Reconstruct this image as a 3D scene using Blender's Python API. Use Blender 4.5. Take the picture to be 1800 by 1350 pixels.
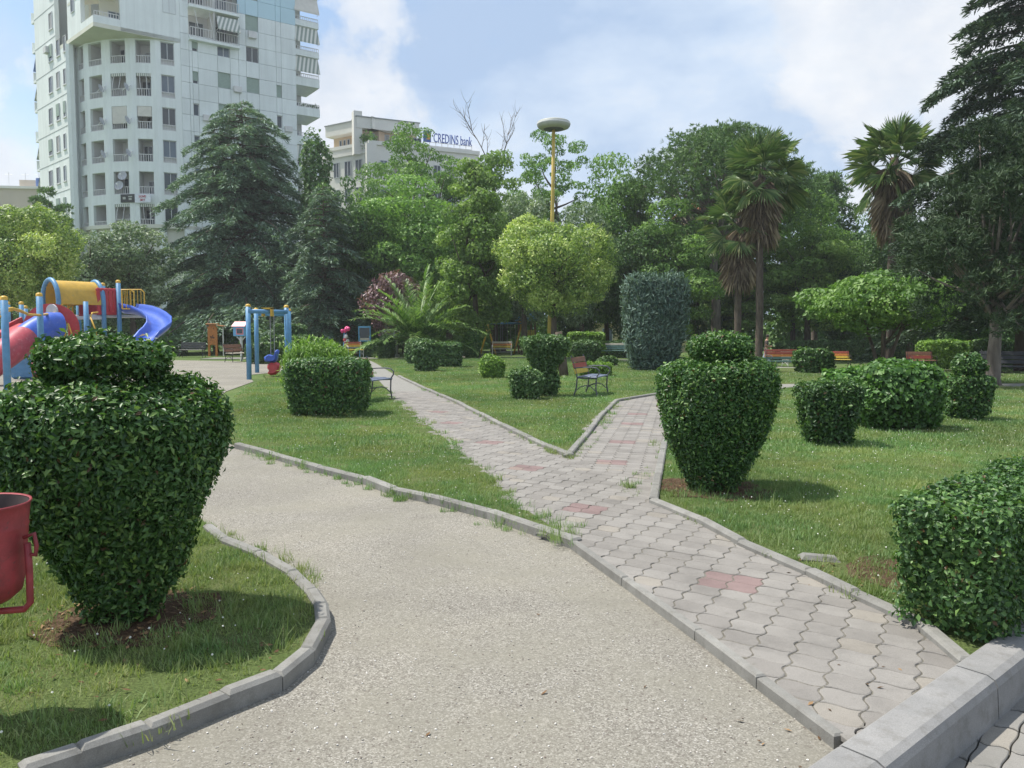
import bpy, bmesh, math, random
import numpy as np
from mathutils import Vector, Matrix
from mathutils.geometry import tessellate_polygon

for _o in list(bpy.data.objects):
    bpy.data.objects.remove(_o)
sc = bpy.context.scene
COL = sc.collection
R = math.radians

# ------------------------------------------------------------------ camera
FPX, HOR, CAMH = 1400.0, 583.0, 1.5            # focal length and horizon in photo pixels, eye height
TH = math.atan((675 - HOR) / FPX)
cam = bpy.data.cameras.new('camera')
cam.sensor_width = 36
cam.lens = 28
cam.clip_end = 3000
cam_o = bpy.data.objects.new('camera', cam)
COL.objects.link(cam_o)
cam_o.location = (0, 0, CAMH)
cam_o.rotation_euler = (R(90) - TH, 0, 0)
sc.camera = cam_o

# ------------------------------------------------------------------ sun, sky, exposure
SUN = Vector((-0.50, 0.15, 1.05)).normalized()          # towards the sun
sun = bpy.data.lights.new('sun', 'SUN')
sun.energy = 4.8
sun.angle = R(0.6)
sun.color = (1.0, 0.95, 0.87)
sun_o = bpy.data.objects.new('sun', sun)
COL.objects.link(sun_o)
sun_o.rotation_euler = (-SUN).to_track_quat('-Z', 'Y').to_euler()
sun_o.location = (-20, 20, 60)

wd = bpy.data.worlds.new('World')
sc.world = wd
wd.use_nodes = True
wn, wl = wd.node_tree.nodes, wd.node_tree.links
wn.clear()
SKY_STRENGTH = 0.1
w_out = wn.new('ShaderNodeOutputWorld')
w_bg = wn.new('ShaderNodeBackground')
w_bg.inputs['Strength'].default_value = SKY_STRENGTH
w_sky = wn.new('ShaderNodeTexSky')
w_sky.sky_type = 'NISHITA'
w_sky.sun_disc = False
w_sky.sun_elevation = math.asin(SUN.z)
w_sky.sun_rotation = math.atan2(SUN.x, SUN.y)
w_sky.air_density = 1.2
w_sky.dust_density = 0.6
w_tc = wn.new('ShaderNodeTexCoord')


def w_noise(scale, detail, rough, off, stretch=(1, 1, 1.7), dist=0.0):
    mp = wn.new('ShaderNodeMapping')
    mp.inputs['Location'].default_value = off
    mp.inputs['Scale'].default_value = stretch
    wl.new(w_tc.outputs['Generated'], mp.inputs['Vector'])
    n = wn.new('ShaderNodeTexNoise')
    n.inputs['Scale'].default_value = scale
    n.inputs['Detail'].default_value = detail
    n.inputs['Roughness'].default_value = rough
    n.inputs['Distortion'].default_value = dist
    wl.new(mp.outputs['Vector'], n.inputs['Vector'])
    return n.outputs['Fac']


def w_ramp(src, stops):
    r = wn.new('ShaderNodeValToRGB')
    while len(r.color_ramp.elements) < len(stops):
        r.color_ramp.elements.new(0.5)
    for e, (p, c) in zip(r.color_ramp.elements, stops):
        e.position = p
        e.color = (*c, 1) if len(c) == 3 else c
    wl.new(src, r.inputs['Fac'])
    return r.outputs['Color']


def w_mix(fac, a, b):
    m = wn.new('ShaderNodeMix')
    m.data_type = 'RGBA'
    for s, v in ((m.inputs[0], fac), (m.inputs[6], a), (m.inputs[7], b)):
        if isinstance(v, tuple):
            s.default_value = v
        else:
            wl.new(v, s)
    return m.outputs[2]


K = 1.0 / SKY_STRENGTH
# thin grey-lavender overcast veil, with holes of blue and white cumulus heads
veil_col = w_ramp(w_noise(2.4, 7, 0.58, (4.53, 19.25, 2.53), (1, 1, 2.0)),
                  [(0.36, (0.36 * K, 0.48 * K, 0.67 * K)), (0.5, (0.53 * K, 0.63 * K, 0.77 * K)),
                   (0.62, (0.72 * K, 0.76 * K, 0.81 * K))])
w_z = wn.new('ShaderNodeSeparateXYZ')
wl.new(w_tc.outputs['Generated'], w_z.inputs[0])
low = w_ramp(w_z.outputs['Z'], [(0.08, (1, 1, 1)), (0.24, (0, 0, 0))])
veil_fac = w_mix(low, w_ramp(w_noise(1.7, 5, 0.55, (14.1, 1.7, 4.95), (1, 1, 1.3)),
                  [(0.41, (0.0, 0.0, 0.0)), (0.52, (0.97, 0.97, 0.97))]), (1, 1, 1, 1))
cum_fac = w_ramp(w_noise(3.0, 10, 0.57, (19.01, 16.72, 0.5), (1, 1, 1.3), 0.3),
                 [(0.51, (0, 0, 0)), (0.56, (0.7, 0.7, 0.7)), (0.66, (1, 1, 1))])
w_gain = wn.new('ShaderNodeVectorMath')
w_gain.operation = 'SCALE'
w_gain.inputs['Scale'].default_value = 1.35
wl.new(w_sky.outputs['Color'], w_gain.inputs[0])
base = w_mix(veil_fac, w_gain.outputs[0], veil_col)
cum_col = w_ramp(w_noise(7.0, 6, 0.6, (4, 2, 7), (1, 1, 1.4)), [(0.34, (0.56 * K, 0.62 * K, 0.71 * K)), (0.62, (0.77 * K, 0.785 * K, 0.81 * K))])
full = w_mix(cum_fac, base, cum_col)
wl.new(full, w_bg.inputs['Color'])
wl.new(w_bg.outputs['Background'], w_out.inputs['Surface'])

sc.view_settings.view_transform = 'Standard'
sc.view_settings.look = 'None'
sc.view_settings.exposure = 0.33
sc.view_settings.gamma = 1.0
sc.view_settings.use_curve_mapping = False
sc.render.engine = 'CYCLES'
sc.cycles.max_bounces = 6
sc.cycles.diffuse_bounces = 3
sc.cycles.glossy_bounces = 2
sc.cycles.transmission_bounces = 4
sc.cycles.sample_clamp_indirect = 6
sc.cycles.use_denoising = True


# ------------------------------------------------------------------ where things stand
def sstep(a, b, v):
    t = min(1.0, max(0.0, (v - a) / (b - a)))
    return t * t * (3 - 2 * t)


def gz(x, y):
    """height of the park ground: flat, falling half a metre towards the far right"""
    return -0.45 * sstep(22, 44, y) * sstep(3, 14, x)


def ray(px, py):
    u, v = (px - 900) / FPX, (675 - py) / FPX
    return Vector((u, math.cos(TH) + v * math.sin(TH), -math.sin(TH) + v * math.cos(TH)))


def G(px, py, off=0.0):
    """ground point seen at a pixel of the photograph"""
    d = ray(px, py)
    z = off
    for _ in range(8):
        t = (z - CAMH) / d.z
        z = gz(d.x * t, d.y * t) + off
    return Vector((d.x * t, d.y * t, z))


def at(px, py, y):
    d = ray(px, py)
    return Vector((0, 0, CAMH)) + d * (y / d.y)


def base_at(px, y):
    x = at(px, 600, y).x
    return Vector((x, y, gz(x, y)))


def ppm(y):
    return FPX / y


# ------------------------------------------------------------------ building blocks
def tag(o, label=None, cat=None, group=None, kind=None):
    if label:
        o['label'] = label
    if cat:
        o['category'] = cat
    if group:
        o['group'] = group
    if kind:
        o['kind'] = kind
    return o


def empty(name, loc=(0, 0, 0), rz=0.0, label=None, cat=None, group=None, kind=None, parent=None):
    o = bpy.data.objects.new(name, None)
    o.empty_display_size = 0.2
    COL.objects.link(o)
    o.location = loc
    o.rotation_euler = (0, 0, rz)
    if parent:
        o.parent = parent
    return tag(o, label, cat, group, kind)


def link(name, me, parent=None, loc=(0, 0, 0), rz=0.0):
    o = bpy.data.objects.new(name, me)
    COL.objects.link(o)
    o.location = loc
    o.rotation_euler = (0, 0, rz)
    if parent:
        o.parent = parent
    return o


def copy_tree(o, parent=None, **kw):
    c = o.copy()
    COL.objects.link(c)
    c.parent = parent
    for ch in list(o.children):
        copy_tree(ch, c)
    return c


def np_mesh(name, V, F, mat, tint=None, smooth=False):
    V = np.asarray(V, dtype=np.float32)
    F = np.asarray(F, dtype=np.int32)
    k = F.shape[1]
    me = bpy.data.meshes.new(name)
    me.vertices.add(len(V))
    me.vertices.foreach_set('co', V.ravel())
    me.loops.add(F.size)
    me.loops.foreach_set('vertex_index', F.ravel())
    me.polygons.add(len(F))
    me.polygons.foreach_set('loop_start', np.arange(0, F.size, k, dtype=np.int32))
    me.polygons.foreach_set('loop_total', np.full(len(F), k, dtype=np.int32))
    if smooth:
        me.polygons.foreach_set('use_smooth', np.ones(len(F), dtype=bool))
    me.update(calc_edges=True)
    if tint is not None:
        a = me.attributes.new('tint', 'FLOAT', 'FACE')
        a.data.foreach_set('value', np.asarray(tint, dtype=np.float32))
    me.materials.append(mat)
    return me


class MB:
    """collects boxes, tubes and prisms and links them as one mesh"""

    def __init__(self):
        self.V, self.F, self.M = [], [], []

    def add(self, vs, fs, m=0):
        b = len(self.V)
        self.V += [tuple(v) for v in vs]
        self.F += [tuple(b + i for i in f) for f in fs]
        self.M += [m] * len(fs)
        return self

    def box(self, c, s, rot=None, m=0, bev=0.0):
        hx, hy, hz = s[0] / 2, s[1] / 2, s[2] / 2
        if bev > 0:
            b = min(bev, hx * .9, hy * .9, hz * .9)
            vs, fs = [], []
            for zi, (ix, z) in enumerate(((b, -hz), (0, -hz + b), (0, hz - b), (b, hz))):
                x, y = hx - ix, hy - ix
                vs += [(-x, -y, z), (x, -y, z), (x, y, z), (-x, y, z)]
            for k in range(3):
                for j in range(4):
                    a, c2 = k * 4 + j, k * 4 + (j + 1) % 4
                    fs.append((a, c2, c2 + 4, a + 4))
            fs += [(3, 2, 1, 0), (12, 13, 14, 15)]
        else:
            vs = [(x, y, z) for z in (-hz, hz) for x, y in ((-hx, -hy), (hx, -hy), (hx, hy), (-hx, hy))]
            fs = [(3, 2, 1, 0), (4, 5, 6, 7), (0, 1, 5, 4), (1, 2, 6, 5), (2, 3, 7, 6), (3, 0, 4, 7)]
        if rot is not None:
            M = rot if isinstance(rot, Matrix) else Matrix.Rotation(rot, 3, 'Z')
            vs = [M @ Vector(v) for v in vs]
        c = Vector(c)
        return self.add([Vector(v) + c for v in vs], fs, m)

    def beam(self, a, b, w, h, m=0, up=(0, 0, 1), bev=0.0):
        a, b = Vector(a), Vector(b)
        x = (b - a)
        L = x.length
        x = x.normalized()
        z = Vector(up)
        y = z.cross(x)
        if y.length < 1e-5:
            y = Vector((0, 1, 0)).cross(x)
        y.normalize()
        z = x.cross(y)
        M = Matrix((x, y, z)).transposed()
        return self.box((a + b) / 2, (L, w, h), M, m, bev)

    def tube(self, pts, r, n=8, m=0, cap=True, closed=False):
        pts = [Vector(p) for p in pts]
        rs = r if isinstance(r, (list, tuple)) else [r] * len(pts)
        t0 = (pts[1] - pts[0]).normalized()
        ref = Vector((0, 0, 1)) if abs(t0.z) < 0.9 else Vector((1, 0, 0))
        nrm = t0.cross(ref).normalized()
        vs, fs = [], []
        for i, p in enumerate(pts):
            a = pts[max(0, i - 1)]
            b = pts[min(len(pts) - 1, i + 1)]
            t = (b - a).normalized()
            nrm = (nrm - t * nrm.dot(t))
            if nrm.length < 1e-6:
                nrm = t.orthogonal()
            nrm.normalize()
            bn = t.cross(nrm)
            for k in range(n):
                an = 2 * math.pi * k / n
                vs.append(p + (nrm * math.cos(an) + bn * math.sin(an)) * rs[i])
        for i in range(len(pts) - 1):
            for k in range(n):
                k2 = (k + 1) % n
                fs.append((i * n + k, i * n + k2, (i + 1) * n + k2, (i + 1) * n + k))
        if cap:
            fs.append(tuple(range(n - 1, -1, -1)))
            q = (len(pts) - 1) * n
            fs.append(tuple(range(q, q + n)))
        return self.add(vs, fs, m)

    def lathe(self, prof, n=16, c=(0, 0, 0), m=0):
        vs, fs = [], []
        for r, z in prof:
            for k in range(n):
                an = 2 * math.pi * k / n
                vs.append((c[0] + r * math.cos(an), c[1] + r * math.sin(an), c[2] + z))
        for i in range(len(prof) - 1):
            for k in range(n):
                k2 = (k + 1) % n
                fs.append((i * n + k, i * n + k2, (i + 1) * n + k2, (i + 1) * n + k))
        return self.add(vs, fs, m)

    def prism(self, poly, z0, z1, m=0, bottom=False):
        n = len(poly)
        vs = [(p[0], p[1], z0) for p in poly] + [(p[0], p[1], z1) for p in poly]
        tri = tessellate_polygon([[Vector((p[0], p[1], 0)) for p in poly]])
        fs = []
        for t in tri:
            a, b, c = [Vector((poly[i][0], poly[i][1], 0)) for i in t]
            if (b - a).cross(c - a).z < 0:
                t = (t[0], t[2], t[1])
            fs.append(tuple(i + n for i in t))
            if bottom:
                fs.append((t[2], t[1], t[0]))
        area = sum(poly[i][0] * poly[(i + 1) % n][1] - poly[(i + 1) % n][0] * poly[i][1] for i in range(n))
        for i in range(n):
            j = (i + 1) % n
            fs.append((i, j, j + n, i + n) if area > 0 else (j, i, i + n, j + n))
        return self.add(vs, fs, m)

    def quad(self, a, b, c, d, m=0):
        return self.add([a, b, c, d], [(0, 1, 2, 3)], m)

    def mesh(self, name, mats, smooth=False):
        me = bpy.data.meshes.new(name)
        me.from_pydata(self.V, [], self.F)
        mats = mats if isinstance(mats, (list, tuple)) else [mats]
        for mt in mats:
            me.materials.append(mt)
        if len(mats) > 1:
            me.polygons.foreach_set('material_index', self.M)
        if smooth:
            me.polygons.foreach_set('use_smooth', [len(f) < 5 for f in self.F])
        me.update()
        return me

    def build(self, name, mats, parent=None, smooth=False, loc=(0, 0, 0), rz=0.0):
        return link(name, self.mesh(name, mats, smooth), parent, loc, rz)


# ------------------------------------------------------------------ materials
def nodes_of(name):
    m = bpy.data.materials.new(name)
    m.use_nodes = True
    nt = m.node_tree
    return m, nt.nodes, nt.links, nt.nodes['Principled BSDF']


def mixc(N, L, fac, a, b, mode='MIX'):
    m = N.new('ShaderNodeMix')
    m.data_type = 'RGBA'
    m.blend_type = mode
    for s, v in ((m.inputs[0], fac), (m.inputs[6], a), (m.inputs[7], b)):
        if isinstance(v, (tuple, list)):
            s.default_value = (*v[:3], 1)
        elif isinstance(v, (int, float)):
            s.default_value = v
        else:
            L.new(v, s)
    return m.outputs[2]


def ramp(N, L, src, stops):
    r = N.new('ShaderNodeValToRGB')
    while len(r.color_ramp.elements) < len(stops):
        r.color_ramp.elements.new(0.5)
    for e, (p, c) in zip(r.color_ramp.elements, stops):
        e.position = p
        e.color = (c, c, c, 1) if isinstance(c, (int, float)) else (*c, 1)
    L.new(src, r.inputs['Fac'])
    return r.outputs['Color']


def noise(N, L, vec, scale, detail=4, rough=0.55, dist=0.0):
    n = N.new('ShaderNodeTexNoise')
    n.inputs['Scale'].default_value = scale
    n.inputs['Detail'].default_value = detail
    n.inputs['Roughness'].default_value = rough
    n.inputs['Distortion'].default_value = dist
    if vec is not None:
        L.new(vec, n.inputs['Vector'])
    return n.outputs['Fac']


def bump(N, L, height, strength, dist, bsdf):
    b = N.new('ShaderNodeBump')
    b.inputs['Strength'].default_value = strength
    b.inputs['Distance'].default_value = dist
    L.new(height, b.inputs['Height'])
    L.new(b.outputs['Normal'], bsdf.inputs['Normal'])


def wpos(N):
    return N.new('ShaderNodeNewGeometry').outputs['Position']


def objrand(N):
    return N.new('ShaderNodeObjectInfo').outputs['Random']


def paint(name, col, rough=0.55, var=0.12, scale=6.0, metal=0.0, dirt=None, bumpy=0.0, orand=0.0, spec=None, streak=0.0):
    """plain coloured surface with faint uneven wear"""
    m, N, L, b = nodes_of(name)
    p = wpos(N)
    f = noise(N, L, p, scale, 5, 0.6)
    lo = tuple(c * (1 - var) for c in col)
    hi = tuple(min(1, c * (1 + var)) for c in col)
    c = mixc(N, L, ramp(N, L, f, [(0.3, 0.0), (0.7, 1.0)]), lo, hi)
    if dirt:
        f2 = noise(N, L, p, scale * 2.3, 6, 0.7)
        c = mixc(N, L, ramp(N, L, f2, [(0.56, 0.0), (0.72, 1.0)]), c, dirt)
    if orand:
        c2 = mixc(N, L, objrand(N), (1 - orand,) * 3, (1 + orand,) * 3)
        c = mixc(N, L, 1.0, c, c2, 'MULTIPLY')
    if streak:
        mp = N.new('ShaderNodeMapping')
        mp.inputs['Scale'].default_value = (2.2, 2.2, 0.13)
        L.new(p, mp.inputs['Vector'])
        f3 = noise(N, L, mp.outputs[0], 1.0, 6, 0.7)
        c = mixc(N, L, 1.0, c, ramp(N, L, f3, [(0.35, 1.0), (0.75, 1 - streak)]), 'MULTIPLY')
    L.new(c, b.inputs['Base Color'])
    b.inputs['Roughness'].default_value = rough
    b.inputs['Metallic'].default_value = metal
    if spec is not None:
        b.inputs['Specular IOR Level'].default_value = spec
    if bumpy:
        bump(N, L, noise(N, L, p, scale * 8, 6, 0.65), bumpy, 0.02, b)
    return m


FOLIAGE = 2.1


def leaf_mat(name, cols, rough=0.5, trans=0.3, spec=0.4, patch=0.35, patch_scale=0.9, orand=0.12, through=(1.1, 1.25, 0.55), dead=None):
    """leaf colours by each leaf's own tint, drifting in patches; light passes through the blades"""
    m, N, L, b = nodes_of(name)
    a = N.new('ShaderNodeAttribute')
    a.attribute_name = 'tint'
    f = noise(N, L, wpos(N), patch_scale, 3, 0.5)
    mm = N.new('ShaderNodeMath')
    mm.operation = 'MULTIPLY_ADD'
    L.new(f, mm.inputs[0])
    mm.inputs[1].default_value = patch * 2
    mm.inputs[2].default_value = -patch
    ad = N.new('ShaderNodeMath')
    ad.operation = 'ADD'
    L.new(a.outputs['Fac'], ad.inputs[0])
    L.new(mm.outputs[0], ad.inputs[1])
    n = len(cols)
    cols = [tuple(v * FOLIAGE for v in q_) for q_ in cols]
    stops = [((i + 0.5) / n * (0.95 if dead else 1), cols[i]) for i in range(n)]
    if dead:
        stops += [(0.985, cols[-1]), (1.0, dead)]
    c = ramp(N, L, ad.outputs[0], stops)
    if orand:
        c2 = mixc(N, L, objrand(N), (1 - orand,) * 3, (1 + orand,) * 3)
        c = mixc(N, L, 1.0, c, c2, 'MULTIPLY')
    L.new(c, b.inputs['Base Color'])
    b.inputs['Roughness'].default_value = rough
    b.inputs['Specular IOR Level'].default_value = spec
    t = N.new('ShaderNodeBsdfTranslucent')
    tc = mixc(N, L, 1.0, c, through, 'MULTIPLY')
    L.new(tc, t.inputs['Color'])
    mx = N.new('ShaderNodeMixShader')
    mx.inputs[0].default_value = trans
    L.new(b.outputs[0], mx.inputs[1])
    L.new(t.outputs[0], mx.inputs[2])
    L.new(mx.outputs[0], N['Material Output'].inputs['Surface'])
    return m


def bark_mat(name, c1, c2, scale=9.0):
    m, N, L, b = nodes_of(name)
    mp = N.new('ShaderNodeMapping')
    mp.inputs['Scale'].default_value = (1, 1, 0.22)
    L.new(wpos(N), mp.inputs['Vector'])
    f = noise(N, L, mp.outputs[0], scale, 6, 0.65, 0.4)
    L.new(ramp(N, L, f, [(0.32, c1), (0.68, c2)]), b.inputs['Base Color'])
    b.inputs['Roughness'].default_value = 0.9
    bump(N, L, f, 0.7, 0.04, b)
    return m


M = {}
M['bark'] = bark_mat('bark', (0.05, 0.038, 0.028), (0.16, 0.125, 0.095))
M['bark_grey'] = bark_mat('bark_grey', (0.09, 0.075, 0.06), (0.25, 0.215, 0.18), 7)
M['twig'] = bark_mat('twig', (0.06, 0.045, 0.03), (0.17, 0.13, 0.09), 20)

# ================================================================== GROUND, ROAD, PATHS
def PZ(px, py, z):
    d = ray(px, py)
    t = (z - CAMH) / d.z
    return Vector((d.x * t, d.y * t, z))


def dense_poly(poly, step=1.5):
    out = []
    for i, p in enumerate(poly):
        q = poly[(i + 1) % len(poly)]
        a, b = Vector((p[0], p[1])), Vector((q[0], q[1]))
        k = max(1, int((b - a).length / step))
        out += [tuple(a.lerp(b, j / k)) for j in range(k)]
    return out


def in_poly(x, y, poly):
    c = False
    n = len(poly)
    j = n - 1
    for i in range(n):
        xi, yi, xj, yj = poly[i][0], poly[i][1], poly[j][0], poly[j][1]
        if (yi > y) != (yj > y) and x < (xj - xi) * (y - yi) / (yj - yi) + xi:
            c = not c
        j = i
    return c


def seg_dist(p, a, b):
    ab = b - a
    t = max(0, min(1, (p - a).dot(ab) / max(ab.length_squared, 1e-9)))
    return (p - (a + ab * t)).length


def sheet(name, poly, off, mat, kind='structure', skirt=0.0, parent=None):
    poly = dense_poly(poly, 2.5)
    tri = tessellate_polygon([[Vector((p[0], p[1], 0)) for p in poly]])
    vs = [(p[0], p[1], gz(*p) + off) for p in poly]
    fs = []
    for t in tri:
        a, b, c = [Vector(vs[i]) for i in t]
        fs.append(t if (b - a).cross(c - a).z > 0 else (t[0], t[2], t[1]))
    if skirt:
        n = len(poly)
        vs += [(p[0], p[1], gz(*p) + off - skirt) for p in poly]
        fs += [(i, (i + 1) % n, (i + 1) % n + n, i + n) for i in range(n)]
    me = bpy.data.meshes.new(name)
    me.from_pydata(vs, [], fs)
    me.materials.append(mat)
    o = link(name, me, parent)
    if kind and not parent:
        o['kind'] = kind
    return o


def gravel_mat(name):
    m, N, L, b = nodes_of(name)
    p = wpos(N)
    v = N.new('ShaderNodeTexVoronoi')
    v.inputs['Scale'].default_value = 165
    L.new(p, v.inputs['Vector'])
    v2 = N.new('ShaderNodeTexVoronoi')
    v2.inputs['Scale'].default_value = 95
    L.new(p, v2.inputs['Vector'])
    sep = N.new('ShaderNodeSeparateColor')
    L.new(v.outputs['Color'], sep.inputs[0])
    stone = ramp(N, L, sep.outputs[0], [(0.0, (0.135, 0.125, 0.113)), (0.25, (0.205, 0.193, 0.174)), (0.55, (0.245, 0.233, 0.21)),
                                        (0.8, (0.295, 0.282, 0.258)), (1.0, (0.42, 0.405, 0.38))])
    sand = mixc(N, L, noise(N, L, p, 60, 3), (0.222, 0.212, 0.182), (0.262, 0.25, 0.216))
    patchy = ramp(N, L, noise(N, L, p, 1.3, 6, 0.62), [(0.40, 0.05), (0.64, 0.75)])
    sep2 = N.new('ShaderNodeSeparateColor')
    L.new(v2.outputs['Color'], sep2.inputs[0])
    c = mixc(N, L, patchy, stone, sand)
    big = ramp(N, L, sep2.outputs[1], [(0.955, 0.0), (0.96, 0.45)])
    c = mixc(N, L, big, c, (0.36, 0.34, 0.31))
    dk = ramp(N, L, sep2.outputs[2], [(0.965, 0.0), (0.97, 0.45)])
    c = mixc(N, L, dk, c, (0.12, 0.10, 0.09))
    tone = ramp(N, L, noise(N, L, p, 0.55, 6, 0.65, 0.6), [(0.3, (0.84, 0.83, 0.80)), (0.5, (0.98, 0.975, 0.93)), (0.7, (1.10, 1.085, 1.02))])
    c = mixc(N, L, 1.0, c, tone, 'MULTIPLY')
    L.new(c, b.inputs['Base Color'])
    b.inputs['Roughness'].default_value = 0.95
    b.inputs['Specular IOR Level'].default_value = 0.2
    bump(N, L, noise(N, L, p, 230, 3, 0.7), 0.5, 0.008, b)
    return m


def soil_mat(name, cols, scale=3.0, fine=70):
    m, N, L, b = nodes_of(name)
    p = wpos(N)
    f = noise(N, L, p, scale, 7, 0.7)
    f2 = noise(N, L, p, fine, 3, 0.7)
    c = ramp(N, L, f, [(0.28, cols[0]), (0.5, cols[1]), (0.72, cols[2])])
    c = mixc(N, L, 1.0, c, ramp(N, L, f2, [(0.3, 0.6), (0.7, 1.4)]), 'MULTIPLY')
    L.new(c, b.inputs['Base Color'])
    b.inputs['Roughness'].default_value = 1.0
    b.inputs['Specular IOR Level'].default_value = 0.1
    bump(N, L, f2, 0.8, 0.03, b)
    return m


def concrete_mat(name, c1, c2, orand=0.1):
    m, N, L, b = nodes_of(name)
    p = wpos(N)
    f = noise(N, L, p, 5, 7, 0.65)
    f2 = noise(N, L, p, 220, 2, 0.6)
    c = ramp(N, L, f, [(0.3, c1), (0.7, c2)])
    c = mixc(N, L, 1.0, c, ramp(N, L, f2, [(0.25, 0.82), (0.75, 1.15)]), 'MULTIPLY')
    c2_ = mixc(N, L, objrand(N), (1 - orand,) * 3, (1 + orand,) * 3)
    c = mixc(N, L, 1.0, c, c2_, 'MULTIPLY')
    st = ramp(N, L, noise(N, L, p, 11, 7, 0.75), [(0.50, 0.0), (0.72, 0.6)])
    c = mixc(N, L, st, c, (0.13, 0.12, 0.10))
    L.new(c, b.inputs['Base Color'])
    b.inputs['Roughness'].default_value = 0.9
    bump(N, L, f2, 0.35, 0.004, b)
    return m


def paver_mat(name, c1, c2):
    m, N, L, b = nodes_of(name)
    p = wpos(N)
    g = N.new('ShaderNodeNewGeometry')
    s = N.new('ShaderNodeMath')
    s.operation = 'ADD'
    L.new(objrand(N), s.inputs[0])
    L.new(g.outputs['Random Per Island'], s.inputs[1])
    fr = N.new('ShaderNodeMath')
    fr.operation = 'FRACT'
    L.new(s.outputs[0], fr.inputs[0])
    c = mixc(N, L, fr.outputs[0], c1, c2)
    warm = ramp(N, L, fr.outputs[0], [(0.90, 0.0), (0.93, 0.35)])
    c = mixc(N, L, warm, c, (0.27, 0.235, 0.18))
    f2 = noise(N, L, p, 240, 2, 0.65)
    c = mixc(N, L, 1.0, c, ramp(N, L, f2, [(0.25, 0.8), (0.75, 1.17)]), 'MULTIPLY')
    st = noise(N, L, p, 3.2, 7, 0.7)
    spots = ramp(N, L, noise(N, L, p, 26, 6, 0.72), [(0.60, 0.0), (0.74, 0.5)])
    c = mixc(N, L, spots, c, (0.115, 0.112, 0.085))
    c = mixc(N, L, 1.0, c, ramp(N, L, st, [(0.28, 0.74), (0.5, 0.98), (0.72, 1.12)]), 'MULTIPLY')
    L.new(c, b.inputs['Base Color'])
    b.inputs['Roughness'].default_value = 0.85
    b.inputs['Specular IOR Level'].default_value = 0.3
    bump(N, L, f2, 0.35, 0.004, b)
    return m


M['gravel'] = gravel_mat('gravel')
M['soil'] = soil_mat('soil', [(0.07, 0.11, 0.032), (0.11, 0.145, 0.05), (0.16, 0.16, 0.078)], 1.6)
M['farsoil'] = soil_mat('far_soil', [(0.065, 0.10, 0.03), (0.10, 0.15, 0.05), (0.135, 0.165, 0.065)], 0.6, 25)
M['mulch'] = soil_mat('mulch', [(0.045, 0.028, 0.018), (0.10, 0.065, 0.042), (0.17, 0.115, 0.075)], 16, 60)
M['kerb'] = concrete_mat('kerb_concrete', (0.175, 0.172, 0.158), (0.265, 0.26, 0.24))
M['kerb_road'] = concrete_mat('road_kerb_concrete', (0.20, 0.20, 0.195), (0.275, 0.27, 0.262), 0.05)
M['bed'] = soil_mat('joint_sand', [(0.13, 0.122, 0.098), (0.19, 0.178, 0.148), (0.235, 0.22, 0.188)], 2.2)
M['paver'] = paver_mat('paver_grey', (0.21, 0.197, 0.18), (0.266, 0.252, 0.232))
M['paver_red'] = paver_mat('paver_red', (0.21, 0.15, 0.142), (0.245, 0.178, 0.168))
M['paver_road'] = paver_mat('paver_road', (0.20, 0.195, 0.18), (0.27, 0.26, 0.24))
M['farpath'] = concrete_mat('far_path_concrete', (0.20, 0.195, 0.175), (0.25, 0.245, 0.222))

# --- road kerb line (front right): inner edge A->B, everything beyond the outer edge is the road
KA, KB = PZ(1467, 1313, 0.09), PZ(1707, 1147, 0.09)
KDIR = (KB - KA).normalized()
KOUT = Vector((KDIR.y, -KDIR.x, 0))
KW = 0.17

xs = [-700, -300, -120, -60, -40, -30, -20, -14, -9, -5, -2, 0, 1.5] + list(np.arange(3, 15, 1)) + [18, 24, 32, 45, 70, 140, 300, 700]
ys = [-60, -20, -6, 0, 3, 6, 10, 15, 20] + list(np.arange(22, 46, 2)) + [50, 58, 70, 90, 130, 220, 400, 800]
bm = bmesh.new()
gv = [[bm.verts.new((x, y, gz(x, y) - 0.012)) for y in ys] for x in xs]
for i in range(len(xs) - 1):
    for j in range(len(ys) - 1):
        bm.faces.new((gv[i][j], gv[i + 1][j], gv[i + 1][j + 1], gv[i][j + 1]))
bmesh.ops.bisect_plane(bm, geom=bm.verts[:] + bm.edges[:] + bm.faces[:], plane_co=KA + KOUT * KW * 0.7,
                       plane_no=KOUT, clear_outer=True)
me = bpy.data.meshes.new('ground')
bm.to_mesh(me)
bm.free()
me.materials.append(M['farsoil'])
link('ground', me)['kind'] = 'structure'
q = KA + KOUT * KW * 0.5
road = sheet('road', [tuple((q - KDIR * 60).xy), tuple((q - KDIR * 60 + KOUT * 80).xy), tuple((q + KDIR * 90 + KOUT * 80).xy),
                      tuple((q + KDIR * 90).xy)], -0.105, M['bed'])

# --- outlines on the ground, read off the photograph
px2 = lambda pts: [tuple(G(*p).xy) for p in pts]
L_EDGE = px2([(1010, 965), (930, 910), (850, 835), (780, 775), (730, 735), (690, 700), (660, 665), (640, 645)])
LBR = px2([(1000, 812), (960, 795), (880, 755), (800, 712), (740, 685), (700, 665), (660, 640), (645, 633)])
RBR = px2([(1000, 812), (1035, 770), (1060, 735), (1085, 710)]) + [(2.75, 17.4), (4.2, 19.6), (6.6, 21.9), (10, 22.5), (14, 22.3), (24, 22.0)]
R_EDGE = [tuple((KA + KDIR * 1.15).xy)] + px2([(1615, 1120), (1500, 1065), (1420, 1025), (1300, 970), (1230, 930), (1145, 893)])
RLOW = R_EDGE[-1:] + px2([(1160, 815), (1165, 790)]) + [(2.75, 13.2), (3.6, 15.6), (5.2, 18.6), (7.2, 20.4), (10, 20.9), (14, 20.8), (24, 20.6)]
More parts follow.
